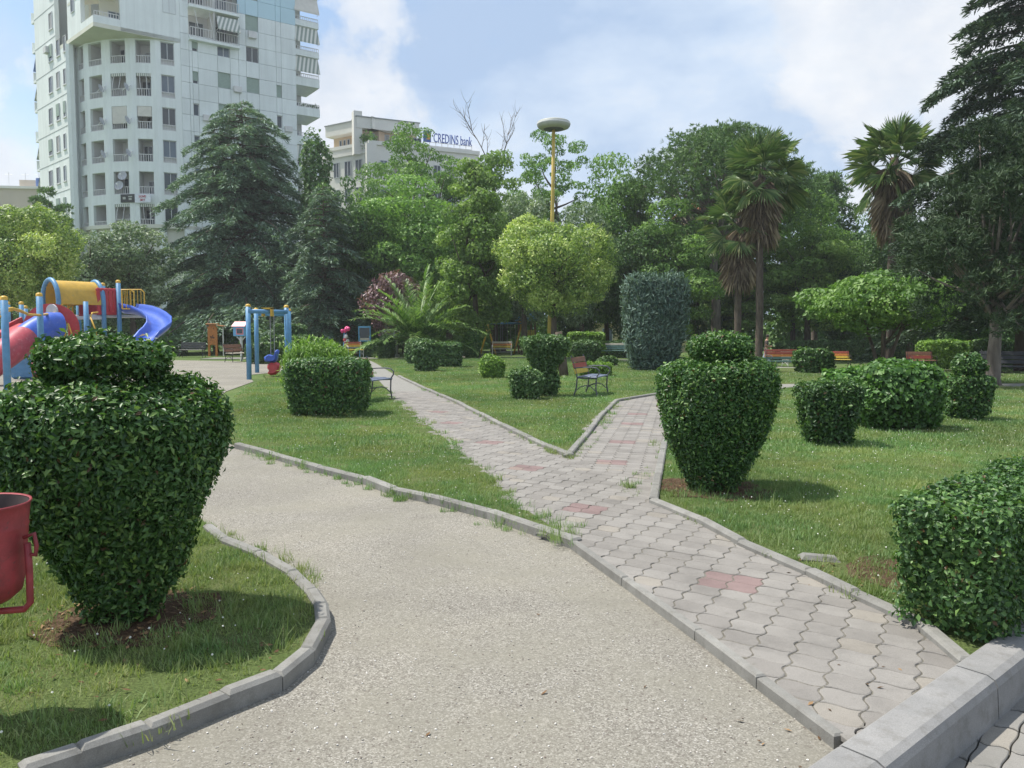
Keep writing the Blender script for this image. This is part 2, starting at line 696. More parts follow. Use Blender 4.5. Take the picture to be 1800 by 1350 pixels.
GL = px2([(1010, 965), (940, 940), (860, 912), (760, 885), (690, 870), (640, 850), (560, 830), (510, 815), (460, 800), (415, 788)])
IL = px2([(40, 1385), (143, 1350), (262, 1308), (400, 1250), (490, 1214), (545, 1168), (574, 1112), (571, 1085), (554, 1058), (520, 1025), (460, 990), (400, 965), (370, 940)])
GEDGE = [(1.185, 2.78)] + px2([(1340, 1210), (1230, 1125), (1100, 1030), (1010, 965)])

LAWN_L = L_EDGE + [(-7.0, 30.5), (-8.6, 27.5), (-7.6, 24.6), (-7.1, 21.9), (-6.6, 19.6), (-5.4, 15.0), (-4.4, 12.0)] + GL[::-1][:-1]
LAWN_C = LBR + [(-5.5, 43.5), (0, 43.5), (6, 42.5), (11, 41), (19, 38), (26, 35), (26, 22.4)] + RBR[::-1][1:-1]
LAWN_R = R_EDGE[:-1] + RLOW + [(24, 14), tuple((KA + KDIR * 20).xy)]
ISLE = IL + [(-3.1, 7.2), (-4.6, 8.8), (-6.6, 9.9), (-9.5, 10.8), (-14, 11), (-14, 1.6), (-3.0, 1.7), (-2.0, 2.3)]
MAIN = GEDGE + L_EDGE[1:] + LBR[::-1] + px2([(1040, 838), (1150, 838)]) + R_EDGE[::-1]
BRANCH = RBR[:] + RLOW[::-1] + px2([(1150, 838), (1040, 838)])

GRAVEL = [tuple((KA + KDIR * 0.3).xy)] + [(p[0] + .12, p[1] + .05) for p in GEDGE[1:]] + [(-0.3, 6.7), (-1.2, 7.6), (-2.2, 8.9), (-3.6, 10.6), (-4.6, 12.2), (-6.0, 15.5), (-7.2, 20), (-7.8, 24),
          (-9.2, 27.5), (-8.2, 31.5), (-11.5, 37.5), (-14, 40.5), (-19, 42.5), (-32, 43), (-46, 30), (-30, 12), (-9, 4), (-2.2, 0.6), tuple((KA - KDIR * 1.5).xy)]
sheet('gravel_path', GRAVEL, 0.0, M['gravel'])
sheet('lawn', LAWN_L, 0.05, M['soil'], skirt=0.07)
sheet('lawn', LAWN_C, 0.05, M['soil'], skirt=0.07)
sheet('lawn', LAWN_R, 0.06, M['soil'], skirt=0.08)
sheet('lawn', ISLE, 0.055, M['soil'], skirt=0.07)
# far cross path and the second play area beyond it
sheet('far_path', [(-17, 43.4), (-8, 43.7), (0, 43.9), (6, 42.9), (11, 41.4), (19, 38.4), (27, 35.2), (27, 37.2), (19, 40.4), (11, 43.4), (6, 44.9), (0, 46), (-8, 45.8), (-17, 45.5)],
      0.03, M['farpath'], skirt=0.05)
sheet('far_gravel', [(-6, 46.2), (0, 46.4), (6, 45.3), (12, 43.6), (13, 60), (-6, 60)], 0.012, M['gravel'])

# --- paved path: every paver with wavy interlocking sides
path_o = sheet('paved_path', MAIN, 0.046, M['bed'])
path_b = sheet('paved_path', BRANCH, 0.046, M['bed'])
PTOP = 0.05


def wave_cell(a, b, amp_l=0.008, amp_s=0.014, gap=0.0028):
    """outline of one S-sided paver in lattice axes, corner at origin, counter-clockwise"""
    la, lb = Vector(a).length, Vector(b).length
    ua, ub = Vector(a) / la, Vector(b) / lb
    # bottom edge along a (gentle S), left edge along b (stronger S)
    nl, ns = 6, 6
    bot = [ua * (la * t) + ub * (amp_l * math.sin(2 * math.pi * t)) for t in [i / nl for i in range(nl)]]
    lef = [ub * (lb * t) + ua * (amp_s * math.sin(2 * math.pi * t)) for t in [i / ns for i in range(ns)]]
    ring = bot + [Vector(a) + p for p in lef] + [Vector(a) + Vector(b) - (Vector(a) - p) if False else Vector(b) + p for p in (bot[1:] + [Vector(a)])[::-1]] \
        + [p for p in (lef[1:] + [Vector(b)])[::-1]]
    out, seen = [], set()
    for p in ring:
        k = (round(p.x, 4), round(p.y, 4))
        if k not in seen:
            seen.add(k)
            out.append(p)
    c = sum(out, Vector((0, 0))) / len(out)
    return [c + (p - c) * (1 - gap / (0.5 * min(la, lb))) for p in out], c


def clip_half(poly, p0, nrm):
    out = []
    n = len(poly)
    for i in range(n):
        a, b = poly[i], poly[(i + 1) % n]
        da, db = (a - p0).dot(nrm), (b - p0).dot(nrm)
        if da >= 0:
            out.append(a)
        if (da >= 0) != (db >= 0):
            out.append(a.lerp(b, da / (da - db)))
    return out


def paver_geo(poly, zt, bev=0.005, depth=0.022):
    n = len(poly)
    c = sum(poly, Vector((0, 0))) / n
    r = sum((p - c).length for p in poly) / n
    ins = [c + (p - c) * (1 - bev / r) for p in poly]
    vs = [(p.x, p.y, zt - depth) for p in poly] + [(p.x, p.y, zt - bev * 0.7) for p in poly] + [(p.x, p.y, zt) for p in ins]
    fs = []
    for i in range(n):
        j = (i + 1) % n
        fs.append((i, j, n + j, n + i))
        fs.append((n + i, n + j, 2 * n + j, 2 * n + i))
    fs.append(tuple(range(2 * n, 3 * n)))
    return vs, fs


def lay(parent, poly, a, b, org, mats, zt, reds=(), ymax=19.5, n_single=300, clips=(), test=None, amp=(0.008, 0.014)):
    a, b, org = Vector(a), Vector(b), Vector(org)
    det = a.x * b.y - a.y * b.x
    if det < 0:
        a, b = b, a
    cell, cc = wave_cell(a, b, *amp)
    cell0 = [p - cc for p in cell]
    inv = Matrix(((a.x, b.x), (a.y, b.y))).inverted()
    redset = set()
    for rp in reds:
        ij = inv @ (Vector(rp) - org)
        i0, j0 = round(ij.x) - 1, round(ij.y) - 1
        redset |= {(i0, j0), (i0 + 1, j0), (i0, j0 + 1), (i0 + 1, j0 + 1)}
    bx = [p[0] for p in poly]
    by = [p[1] for p in poly]
    corners = [inv @ (Vector((x, y)) - org) for x in (min(bx), max(bx)) for y in (min(by), min(max(by), ymax))]
    i0, i1 = int(min(c.x for c in corners)) - 1, int(max(c.x for c in corners)) + 1
    j0, j1 = int(min(c.y for c in corners)) - 1, int(max(c.y for c in corners)) + 1
    tiles = []
    for i in range(i0, i1 + 1):
        for j in range(j0, j1 + 1):
            c = org + a * (i + 0.5) + b * (j + 0.5)
            if c.y > ymax or not min(bx) - .2 < c.x < max(bx) + .2:
                continue
            inside = in_poly(c.x, c.y, poly)
            near = [cl for cl in clips if seg_dist(c, cl[0], cl[1]) < 0.17]
            if not inside:
                edge = min(seg_dist(c, Vector(poly[k]), Vector(poly[(k + 1) % len(poly)])) for k in range(len(poly)))
                if edge > 0.075 and not near:
                    continue
            if test and not test(c):
                continue
            tiles.append((c.y + abs(c.x) * 0.2, i, j, c, near))
    tiles.sort(key=lambda t: t[0])
    singles = {}
    rest = {0: ([], []), 1: ([], [])}
    rng = random.Random(5)
    cnt = 0
    for _, i, j, c, near in tiles:
        red = 1 if (i, j) in redset else 0
        poly_t = cell0
        clipped = False
        for (p0, p1, nrm) in near:
            np_ = clip_half(poly_t, p0 - c, nrm)
            if len(np_) != len(poly_t) or any((x - y).length > 1e-6 for x, y in zip(np_, poly_t)):
                clipped = True
            poly_t = np_
        if len(poly_t) < 4:
            continue
        ar = abs(sum(poly_t[k].x * poly_t[(k + 1) % len(poly_t)].y - poly_t[(k + 1) % len(poly_t)].x * poly_t[k].y for k in range(len(poly_t)))) / 2
        if ar < 0.0015:
            continue
        dz = rng.uniform(-0.0025, 0.0025)
        if cnt < n_single:
            key = (red, clipped and (i, j))
            if key not in singles:
                vs, fs = paver_geo(poly_t, 0.0)
                me = bpy.data.meshes.new('paver')
                me.from_pydata(vs, [], fs)
                me.materials.append(mats[red])
                singles[key] = me
            o = link('paver', singles[key], parent, (c.x, c.y, zt + dz))
            o.rotation_euler = (rng.uniform(-.008, .008), rng.uniform(-.008, .008), rng.uniform(-.012, .012))
            cnt += 1
        else:
            vs, fs = paver_geo([p + c for p in poly_t], zt + dz)
            V, F_ = rest[red]
            k = len(V)
            V += vs
            F_ += [tuple(k + x for x in f) for f in fs]
    mb = MB()
    for red in (0, 1):
        mb.add(rest[red][0], rest[red][1], red)
    if mb.V:
        o = mb.build('pavers_beyond', list(mats), parent)
        o['kind'] = 'stuff'


ga, gb = Vector(GEDGE[1]), Vector(GEDGE[-1])
clips = []
for k in range(len(GEDGE) - 1):
    p0, p1 = Vector(GEDGE[k]), Vector(GEDGE[k + 1])
    d = (p1 - p0).normalized()
    clips.append((p0, p1, Vector((d.y, -d.x))))
ang = R(-29)
TA = Vector((math.cos(ang), math.sin(ang))) * 0.168
TB = Vector((-math.sin(ang), math.cos(ang))) * 0.150
RED_M = px2([(1265, 1037), (1047, 905), (928, 832), (853, 783), (800, 748), (768, 728)])
RED_B = px2([(1075, 820), (1101, 782), (1110, 751), (1118, 733)])
lay(path_o, MAIN, TA, TB, (1.27, 4.55), (M['paver'], M['paver_red']), PTOP, RED_M, n_single=300, clips=clips)
ang2 = R(-12)
lay(path_b, BRANCH, Vector((math.cos(ang2), math.sin(ang2))) * 0.172, Vector((-math.sin(ang2), math.cos(ang2))) * 0.152, RED_B[0],
    (M['paver'], M['paver_red']), PTOP, RED_B, n_single=60, ymax=18.5)
# beyond the reach of single pavers the surface carries on as a plain sheet
far_main = [p for p in MAIN if p[1] > 18.9]
sheet('far_paving', [(-2.98, 19.3)] + [p for p in L_EDGE if p[1] > 19.4] + [p for p in LBR[::-1] if p[1] > 19.4] + [(-2.0, 19.3)], PTOP - 0.0012, M['farpath'])
sheet('far_paving', [(3.55, 18.3)] + [p for p in RBR if p[1] > 18.4] + [p for p in RLOW[::-1] if p[1] > 18.4] + [(5.0, 18.3)], PTOP - 0.0012, M['farpath'])
# road pavers in the corner, smaller and older
rp = [tuple((q + KDIR * u + KOUT * v).xy) for u, v in ((-1.2, 0.05), (1.9, 0.05), (1.9, 1.0), (-1.2, 1.0))]
ka2 = math.atan2(KDIR.y, KDIR.x) + R(8)
lay(road, rp, Vector((math.cos(ka2), math.sin(ka2))) * 0.19, Vector((-math.sin(ka2), math.cos(ka2))) * 0.105, tuple(q.xy),
    (M['paver_road'], M['paver_road']), -0.082, n_single=170, amp=(0.004, 0.012))


# --- kerbs, stone by stone
def kerb_line(pts, width, top, bottom, length=0.75, side=1, seed=0, mat=None, bev=0.012, gap=0.008, inner_off=0.0, name='kerb', skip=()):
    rng = random.Random(seed)
    root = empty(name, (pts[0][0], pts[0][1], 0), kind='structure')
    P = [Vector((p[0], p[1])) for p in pts]
    seg = [(P[i + 1] - P[i]).length for i in range(len(P) - 1)]
    tot = sum(seg)

    def pos(s):
        for i, l in enumerate(seg):
            if s <= l or i == len(seg) - 1:
                d = (P[i + 1] - P[i]).normalized()
                return P[i] + d * s, d
            s -= l

    # stones follow the polyline, breaking at its corners
    cuts = [0.0]
    acc = 0.0
    for i, l in enumerate(seg):
        k = max(1, round(l / length))
        for j in range(1, k + 1):
            cuts.append(acc + l * j / k)
        acc += l
    for a, b in zip(cuts[:-1], cuts[1:]):
        if any(x0 < (a + b) / 2 < x1 for x0, x1 in skip):
            continue
        p0, d0 = pos(a + gap)
        p1, _ = pos(b - gap)
        d = (p1 - p0)
        L_ = d.length
        d = d.normalized()
        nn = Vector((-d.y, d.x)) * side
        c = (p0 + p1) / 2 + nn * (width / 2 - 0.022 + inner_off)
        z = gz(c.x, c.y)
        mb = MB()
        mb.box((0, 0, (top + bottom) / 2), (L_ + 0.02, width, top - bottom), None, 0, bev)
        o = mb.build('kerb_stone', mat or M['kerb'], root, loc=(c.x - pts[0][0], c.y - pts[0][1], z + rng.uniform(-0.006, 0.005)),
                     rz=math.atan2(d.y, d.x) + rng.uniform(-0.006, 0.006))
        o.rotation_euler[0] = rng.uniform(-0.02, 0.02)
        o.rotation_euler[1] = rng.uniform(-0.006, 0.006)
    return root


kerb_line(IL, 0.075, 0.084, -0.03, 0.55, 1, 1, bev=0.016)
kerb_line(GL, 0.085, 0.072, -0.03, 0.62, -1, 2, bev=0.014)
kerb_line(GEDGE, 0.05, 0.057, -0.03, 0.6, 1, 3, bev=0.008, gap=0.012)
kerb_line(R_EDGE, 0.075, 0.092, 0.0, 0.52, -1, 4, bev=0.016)
kerb_line(RLOW[:4], 0.08, 0.095, 0.0, 0.6, -1, 5)
kerb_line(RLOW[3:9], 0.08, 0.085, 0.0, 1.0, -1, 15)
kerb_line(LBR[:6], 0.085, 0.10, 0.0, 0.9, 1 if False else -1, 6)
kerb_line(RBR[:7], 0.085, 0.095, 0.0, 0.8, 1, 7)
rk = empty('road_kerb', (KA.x, KA.y, 0), math.atan2(KDIR.y, KDIR.x), kind='structure')
for u0, u1 in ((-2.6, -1.75), (-1.74, -0.87), (-0.86, 0.02), (0.03, 1.02), (1.03, 2.02), (2.03, 3.02), (3.03, 4.02), (4.03, 5.02), (5.03, 6.02)):
    mb = MB()
    sec = [(0, 0.0), (0, 0.082), (0.012, 0.09), (KW - 0.04, 0.088), (KW - 0.012, 0.074), (KW, 0.048), (KW + 0.012, -0.12), (0, -0.12)]
    vs = [(u, -y, z) for u in (u0, u1) for y, z in sec]
    n = len(sec)
    fs = [(i, (i + 1) % n, (i + 1) % n + n, i + n) for i in range(n)] + [tuple(range(n))[::-1], tuple(range(n, 2 * n))]
    mb.add(vs, fs)
    mb.build('kerb_stone', M['kerb_road'], rk)

# ================================================================== GRASS
GR = np.random.default_rng(11)


def grass_patch(n, rad, hmin, hmax, wid, seed, clover=0, stalk=0):
    rg = np.random.default_rng(seed)
    r = rad * np.sqrt(rg.random(n))
    a = rg.random(n) * 2 * np.pi
    base = np.stack([r * np.cos(a), r * np.sin(a), np.full(n, -0.012)], 1)
    yaw = rg.random(n) * 2 * np.pi
    lean = rg.random(n) * 0.75
    h = hmin + (hmax - hmin) * rg.random(n) ** 1.6
    dv = np.stack([np.cos(yaw) * np.sin(lean), np.sin(yaw) * np.sin(lean), np.cos(lean)], 1)
    sd = np.stack([-np.sin(yaw), np.cos(yaw), np.zeros(n)], 1)
    w = wid * (0.6 + 0.8 * rg.random(n))
    mid = base + dv * (h * 0.55)[:, None]
    tip = base + dv * h[:, None] + np.stack([np.cos(yaw), np.sin(yaw), -0.5 * np.ones(n)], 1) * (h * 0.25 * lean)[:, None]
    V = np.stack([base - sd * w[:, None] / 2, base + sd * w[:, None] / 2, mid + sd * w[:, None] * .4, mid - sd * w[:, None] * .4, tip], 1).reshape(-1, 3)
    i = np.arange(n)[:, None] * 5
    F = np.concatenate([i + np.array([[0, 1, 2]]), i + np.array([[0, 2, 3]]), i + np.array([[3, 2, 4]])], 0)
    tint = np.tile(rg.random(n) * 0.8 + 0.1, 3)
    return V, F, tint


def grass_mat():
    m, N, L, b = nodes_of('grass_blades')
    a = N.new('ShaderNodeAttribute')
    a.attribute_name = 'tint'
    p = wpos(N)
    c = ramp(N, L, a.outputs['Fac'], [(0.05, (0.095, 0.185, 0.06)), (0.4, (0.155, 0.28, 0.10)), (0.75, (0.215, 0.35, 0.14)), (0.98, (0.36, 0.43, 0.25))])
    dry = ramp(N, L, noise(N, L, p, 0.85, 6, 0.68), [(0.44, 0.0), (0.62, 0.9)])
    # the little island by the bin is thin, dry turf
    sx = N.new('ShaderNodeSeparateXYZ')
    L.new(p, sx.inputs[0])
    mr = N.new('ShaderNodeMapRange')
    L.new(sx.outputs[1], mr.inputs[0])
    mr.inputs[1].default_value, mr.inputs[2].default_value, mr.inputs[3].default_value, mr.inputs[4].default_value = 6.5, 5.5, 0.0, 1.0
    mr2 = N.new('ShaderNodeMapRange')
    L.new(sx.outputs[0], mr2.inputs[0])
    mr2.inputs[1].default_value, mr2.inputs[2].default_value, mr2.inputs[3].default_value, mr2.inputs[4].default_value = -0.6, -0.9, 0.0, 1.0
    isl = N.new('ShaderNodeMath')
    isl.operation = 'MULTIPLY'
    L.new(mr.outputs[0], isl.inputs[0])
    L.new(mr2.outputs[0], isl.inputs[1])
    patch = ramp(N, L, noise(N, L, p, 2.6, 6, 0.7), [(0.34, 0.1), (0.58, 0.9)])
    dry = mixc(N, L, isl.outputs[0], dry, patch)
    c = mixc(N, L, dry, c, mixc(N, L, a.outputs['Fac'], (0.18, 0.26, 0.07), (0.38, 0.39, 0.19)))
    lush = ramp(N, L, noise(N, L, p, 0.33, 3, 0.5), [(0.35, 0.8), (0.65, 1.2)])
    c = mixc(N, L, 1.0, c, lush, 'MULTIPLY')
    L.new(c, b.inputs['Base Color'])
    b.inputs['Roughness'].default_value = 0.55
    b.inputs['Specular IOR Level'].default_value = 0.25
    t = N.new('ShaderNodeBsdfTranslucent')
    L.new(mixc(N, L, 1.0, c, (1.15, 1.2, 0.6), 'MULTIPLY'), t.inputs['Color'])
    mx = N.new('ShaderNodeMixShader')
    mx.inputs[0].default_value = 0.35
    L.new(b.outputs[0], mx.inputs[1])
    L.new(t.outputs[0], mx.inputs[2])
    L.new(mx.outputs[0], N['Material Output'].inputs['Surface'])
    return m


M['grass'] = grass_mat()
M['clover_head'] = paint('clover_head', (0.75, 0.74, 0.66), 0.8)
patch_col = {}


def patch_collection(name, specs):
    c = bpy.data.collections.new(name)
    for k, s in enumerate(specs):
        V, F, t = grass_patch(**{x: s[x] for x in ('n', 'rad', 'hmin', 'hmax', 'wid', 'seed')})
        me = np_mesh(name + '_tuft', V, F, M['grass'], t)
        o = bpy.data.objects.new(name + '_tuft', me)
        c.objects.link(o)
        if s.get('clover'):
            rg = random.Random(s['seed'])
            mb = MB()
            for _ in range(s['clover']):
                x, y, z = rg.uniform(-s['rad'], s['rad']), rg.uniform(-s['rad'], s['rad']), rg.uniform(0.035, 0.06)
                e = rg.uniform(0.004, 0.0075)
                mb.add([(x + e, y, z), (x - e, y, z), (x, y + e, z), (x, y - e, z), (x, y, z + e), (x, y, z - e)],
                       [(0, 2, 4), (2, 1, 4), (1, 3, 4), (3, 0, 4), (2, 0, 5), (1, 2, 5), (3, 1, 5), (0, 3, 5)])
            cl = mb.mesh('clover_heads', M['clover_head'])
            bm_ = bmesh.new()
            bm_.from_mesh(me)
            me.materials.append(M['clover_head'])
            n0 = len(bm_.faces)
            bm_.from_mesh(cl)
            bm_.faces.ensure_lookup_table()
            for f in bm_.faces[n0:]:
                f.material_index = 1
            bm_.to_mesh(me)
            bm_.free()
    return c


def scatter(name, pts, scales, coll, kind='stuff', tilt=0.0, seed=0):
    """one object of many instanced tufts"""
    me = bpy.data.meshes.new(name)
    me.vertices.add(len(pts))
    me.vertices.foreach_set('co', np.asarray(pts, dtype=np.float32).ravel())
    a = me.attributes.new('size', 'FLOAT', 'POINT')
    a.data.foreach_set('value', np.asarray(scales, dtype=np.float32))
    me.update()
    o = link(name, me)
    o['kind'] = kind
    ng = bpy.data.node_groups.new(name + '_scatter', 'GeometryNodeTree')
    ng.interface.new_socket('Geometry', in_out='INPUT', socket_type='NodeSocketGeometry')
    ng.interface.new_socket('Geometry', in_out='OUTPUT', socket_type='NodeSocketGeometry')
    n, l = ng.nodes, ng.links
    gi, go = n.new('NodeGroupInput'), n.new('NodeGroupOutput')
    ci = n.new('GeometryNodeCollectionInfo')
    ci.inputs['Collection'].default_value = coll
    ci.inputs['Separate Children'].default_value = True
    ci.inputs['Reset Children'].default_value = True
    ip = n.new('GeometryNodeInstanceOnPoints')
    ip.inputs['Pick Instance'].default_value = True
    rv = n.new('FunctionNodeRandomValue')
    rv.data_type = 'FLOAT_VECTOR'
    rv.inputs[0].default_value = (-tilt, -tilt, 0)
    rv.inputs[1].default_value = (tilt, tilt, 6.283)
    rv.inputs['Seed'].default_value = seed
    ri = n.new('FunctionNodeRandomValue')
    ri.data_type = 'INT'
    ri.inputs[4].default_value = 0
    ri.inputs[5].default_value = max(0, len(coll.objects) - 1)
    ri.inputs['Seed'].default_value = seed + 3
    na = n.new('GeometryNodeInputNamedAttribute')
    na.data_type = 'FLOAT'
    na.inputs['Name'].default_value = 'size'
    l.new(gi.outputs[0], ip.inputs['Points'])
    l.new(ci.outputs[0], ip.inputs['Instance'])
    l.new(rv.outputs[0], ip.inputs['Rotation'])
    l.new(ri.outputs[2], ip.inputs['Instance Index'])
    l.new(na.outputs['Attribute'], ip.inputs['Scale'])
    l.new(ip.outputs[0], go.inputs[0])
    md = o.modifiers.new('scatter', 'NODES')
    md.node_group = ng
    return o


C_NEAR = patch_collection('lawn_grass', [
    dict(n=300, rad=0.16, hmin=0.015, hmax=0.055, wid=0.0042, seed=1),
    dict(n=280, rad=0.16, hmin=0.015, hmax=0.05, wid=0.0042, seed=2),
    dict(n=260, rad=0.16, hmin=0.012, hmax=0.045, wid=0.0045, seed=3, clover=1),
    dict(n=220, rad=0.17, hmin=0.015, hmax=0.07, wid=0.0045, seed=4)])
C_FAR = patch_collection('far_lawn_grass', [
    dict(n=200, rad=0.30, hmin=0.02, hmax=0.06, wid=0.009, seed=5),
    dict(n=200, rad=0.30, hmin=0.02, hmax=0.055, wid=0.009, seed=6, clover=2),
    dict(n=170, rad=0.30, hmin=0.02, hmax=0.08, wid=0.009, seed=7)])
C_TALL = patch_collection('tall_grass', [
    dict(n=60, rad=0.06, hmin=0.03, hmax=0.12, wid=0.005, seed=8),
    dict(n=45, rad=0.07, hmin=0.03, hmax=0.10, wid=0.005, seed=9),
    dict(n=16, rad=0.05, hmin=0.06, hmax=0.24, wid=0.0035, seed=10)])


def np_in_poly(X, Y, poly):
    c = np.zeros(len(X), bool)
    j = len(poly) - 1
    for i in range(len(poly)):
        xi, yi, xj, yj = poly[i][0], poly[i][1], poly[j][0], poly[j][1]
        if yi != yj:
            c ^= ((yi > Y) != (yj > Y)) & (X < (xj - xi) * (Y - yi) / (yj - yi) + xi)
        j = i
    return c


def np_edge_dist(X, Y, poly):
    d = np.full(len(X), 1e9)
    for i in range(len(poly)):
        ax, ay = poly[i]
        bx, by = poly[(i + 1) % len(poly)]
        vx, vy = bx - ax, by - ay
        t = np.clip(((X - ax) * vx + (Y - ay) * vy) / max(vx * vx + vy * vy, 1e-9), 0, 1)
        d = np.minimum(d, np.hypot(X - ax - t * vx, Y - ay - t * vy))
    return d


def fill_points(polys, dens, y0, y1, inset, bald=()):
    out = []
    for poly, off in polys:
        bx = [p[0] for p in poly]
        by = [p[1] for p in poly]
        X0, X1, Y0, Y1 = max(min(bx), -16), min(max(bx), 26), max(min(by), y0), min(max(by), y1)
        if Y1 <= Y0:
            continue
        n = int((X1 - X0) * (Y1 - Y0) * dens)
        X = GR.uniform(X0, X1, n)
        Y = GR.uniform(Y0, Y1, n)
        vis = (np.abs(X) < 0.68 * Y + 1.2)
        X, Y = X[vis], Y[vis]
        k = np_in_poly(X, Y, poly) & (np_edge_dist(X, Y, poly) > inset)
        for bxx, byy, br in bald:
            k &= np.hypot(X - bxx, Y - byy) > br * GR.uniform(0.75, 1.15, len(X))
        X, Y = X[k], Y[k]
        out.append(np.stack([X, Y, np.array([gz(x, y) for x, y in zip(X, Y)]) + off], 1))
    return np.concatenate(out)


LAWNS = [(LAWN_L, 0.05), (LAWN_C, 0.05), (LAWN_R, 0.06), (ISLE, 0.055)]
BALD = [(-1.94, 3.98, 0.40), (1.86, 7.22, 0.48), (2.0, 4.75, 0.20), (-1.15, 3.55, 0.16), (-1.5, 3.1, 0.24), (-2.25, 3.0, 0.2), (-1.3, 4.7, 0.12), (-2.8, 3.6, 0.2), (2.0, 5.3, 0.15), (-3.0, 5.2, .25)]
pn = fill_points(LAWNS, 85, 1.5, 9.5, 0.09, BALD)
scatter('lawn_grass', pn, GR.uniform(0.55, 1.15, len(pn)), C_NEAR, tilt=0.12, seed=1)
pf = fill_points(LAWNS, 26, 9.3, 21, 0.16)
scatter('lawn_grass', pf, GR.uniform(0.6, 1.15, len(pf)), C_FAR, tilt=0.1, seed=2)
pf = fill_points(LAWNS, 9, 21, 44, 0.3)
scatter('lawn_grass', pf, GR.uniform(0.9, 1.6, len(pf)), C_FAR, tilt=0.08, seed=4)
# taller tufts where the mower does not reach: along kerbs, at hedge feet
tp = []


def edge_tufts(pts, n, spread, off, seed, z=0.03):
    rg = random.Random(seed)
    for _ in range(n):
        i = rg.randrange(len(pts) - 1)
        t = rg.random()
        x = pts[i][0] + (pts[i + 1][0] - pts[i][0]) * t + rg.gauss(off[0], spread)
        y = pts[i][1] + (pts[i + 1][1] - pts[i][1]) * t + rg.gauss(off[1], spread)
        tp.append((x, y, gz(x, y) + z))


edge_tufts(GL[1:], 60, 0.06, (-0.05, -0.06), 1, 0.0)
edge_tufts(GL, 110, 0.08, (0.05, 0.16), 2, 0.04)
edge_tufts(IL[5:], 80, 0.06, (-0.10, 0.02), 3, 0.05)
edge_tufts(IL[9:], 22, 0.07, (0.06, 0.06), 4, 0.0)
edge_tufts(R_EDGE, 60, 0.05, (0.13, 0.04), 5, 0.05)
edge_tufts(RLOW[:4], 45, 0.07, (-0.03, 0.0), 6, 0.04)
edge_tufts(LBR[:5], 60, 0.05, (0.03, -0.06), 7, 0.05)
edge_tufts(RBR[:4], 55, 0.07, (0.06, -0.02), 8, 0.04)
edge_tufts(L_EDGE[:6], 60, 0.06, (-0.04, 0), 9, 0.05)
for cx, cy, r, n in ((-1.93, 4.15, 0.75, 60), (1.88, 7.4, 0.75, 60), (2.35, 4.6, 0.5, 40), (-3.3, 13.4, 1.0, 70), (3.95, 9.9, 0.55, 40), (5.4, 11.1, 1.0, 50), (7.3, 12.9, 0.6, 30)):
    rg = random.Random(n)
    for _ in range(n):
        a_ = rg.uniform(0, 6.28)
        rr = r * rg.uniform(0.75, 1.25)
        tp.append((cx + rr * math.cos(a_), cy + rr * math.sin(a_), 0.05))
rg = random.Random(77)
for _ in range(420):                                   # the rough grass right of the path and on the island
    x, y = rg.uniform(1.6, 4.2), rg.uniform(4.6, 8.5)
    if in_poly(x, y, LAWN_R):
        tp.append((x, y, 0.06))
for _ in range(420):
    x, y = rg.uniform(-5, -1), rg.uniform(2.5, 6.5)
    if in_poly(x, y, ISLE):
        tp.append((x, y, 0.055))
def off_kerb(p):
    v = Vector(p[:2])
    for line in (IL, R_EDGE, RLOW[:4]):
        if min(seg_dist(v, Vector(line[k]), Vector(line[k + 1])) for k in range(len(line) - 1)) < 0.10 and p[2] > 0.03:
            return False
    return True


tp = [p for p in tp if off_kerb(p)]
scatter('tall_grass', tp, np.random.default_rng(3).uniform(0.5, 1.05, len(tp)), C_TALL, tilt=0.25, seed=9)

# loose stones on the gravel and dry leaves
c_st = bpy.data.collections.new('loose_stones')
M['pebble'] = paint('pebble', (0.40, 0.375, 0.34), 0.9, 0.35, 40)
M['pebble_dark'] = paint('pebble_dark', (0.20, 0.165, 0.14), 0.9, 0.35, 40)
M['pebble_pale'] = paint('pebble_pale', (0.62, 0.60, 0.56), 0.85, 0.2, 40)
for k in range(6):
    rg = random.Random(k)
    bmx = bmesh.new()
    bmesh.ops.create_icosphere(bmx, subdivisions=1, radius=0.006)
    for v in bmx.verts:
        v.co = Vector((v.co.x * rg.uniform(.7, 1.5), v.co.y * rg.uniform(.6, 1.2), v.co.z * rg.uniform(.4, .8)))
    me = bpy.data.meshes.new('pebble')
    bmx.to_mesh(me)
    bmx.free()
    me.materials.append(M[('pebble', 'pebble', 'pebble_dark', 'pebble_pale', 'pebble', 'pebble_pale')[k]])
    c_st.objects.link(bpy.data.objects.new('pebble', me))
n = 8000
d = 2.2 + 7.5 * GR.random(n) ** 1.6
X = GR.uniform(-0.7, 0.7, n) * d
gp_ = list(GRAVEL)
k = np_in_poly(X, d, gp_) & ~np_in_poly(X, d, ISLE) & ~np_in_poly(X, d, MAIN) & ~np_in_poly(X, d, LAWN_L)
X, d = X[k], d[k]
scatter('loose_gravel', np.stack([X, d, np.full(len(X), 0.002)], 1), GR.uniform(0.25, 0.95, len(X)) ** 1.6, c_st, tilt=0.5, seed=12)

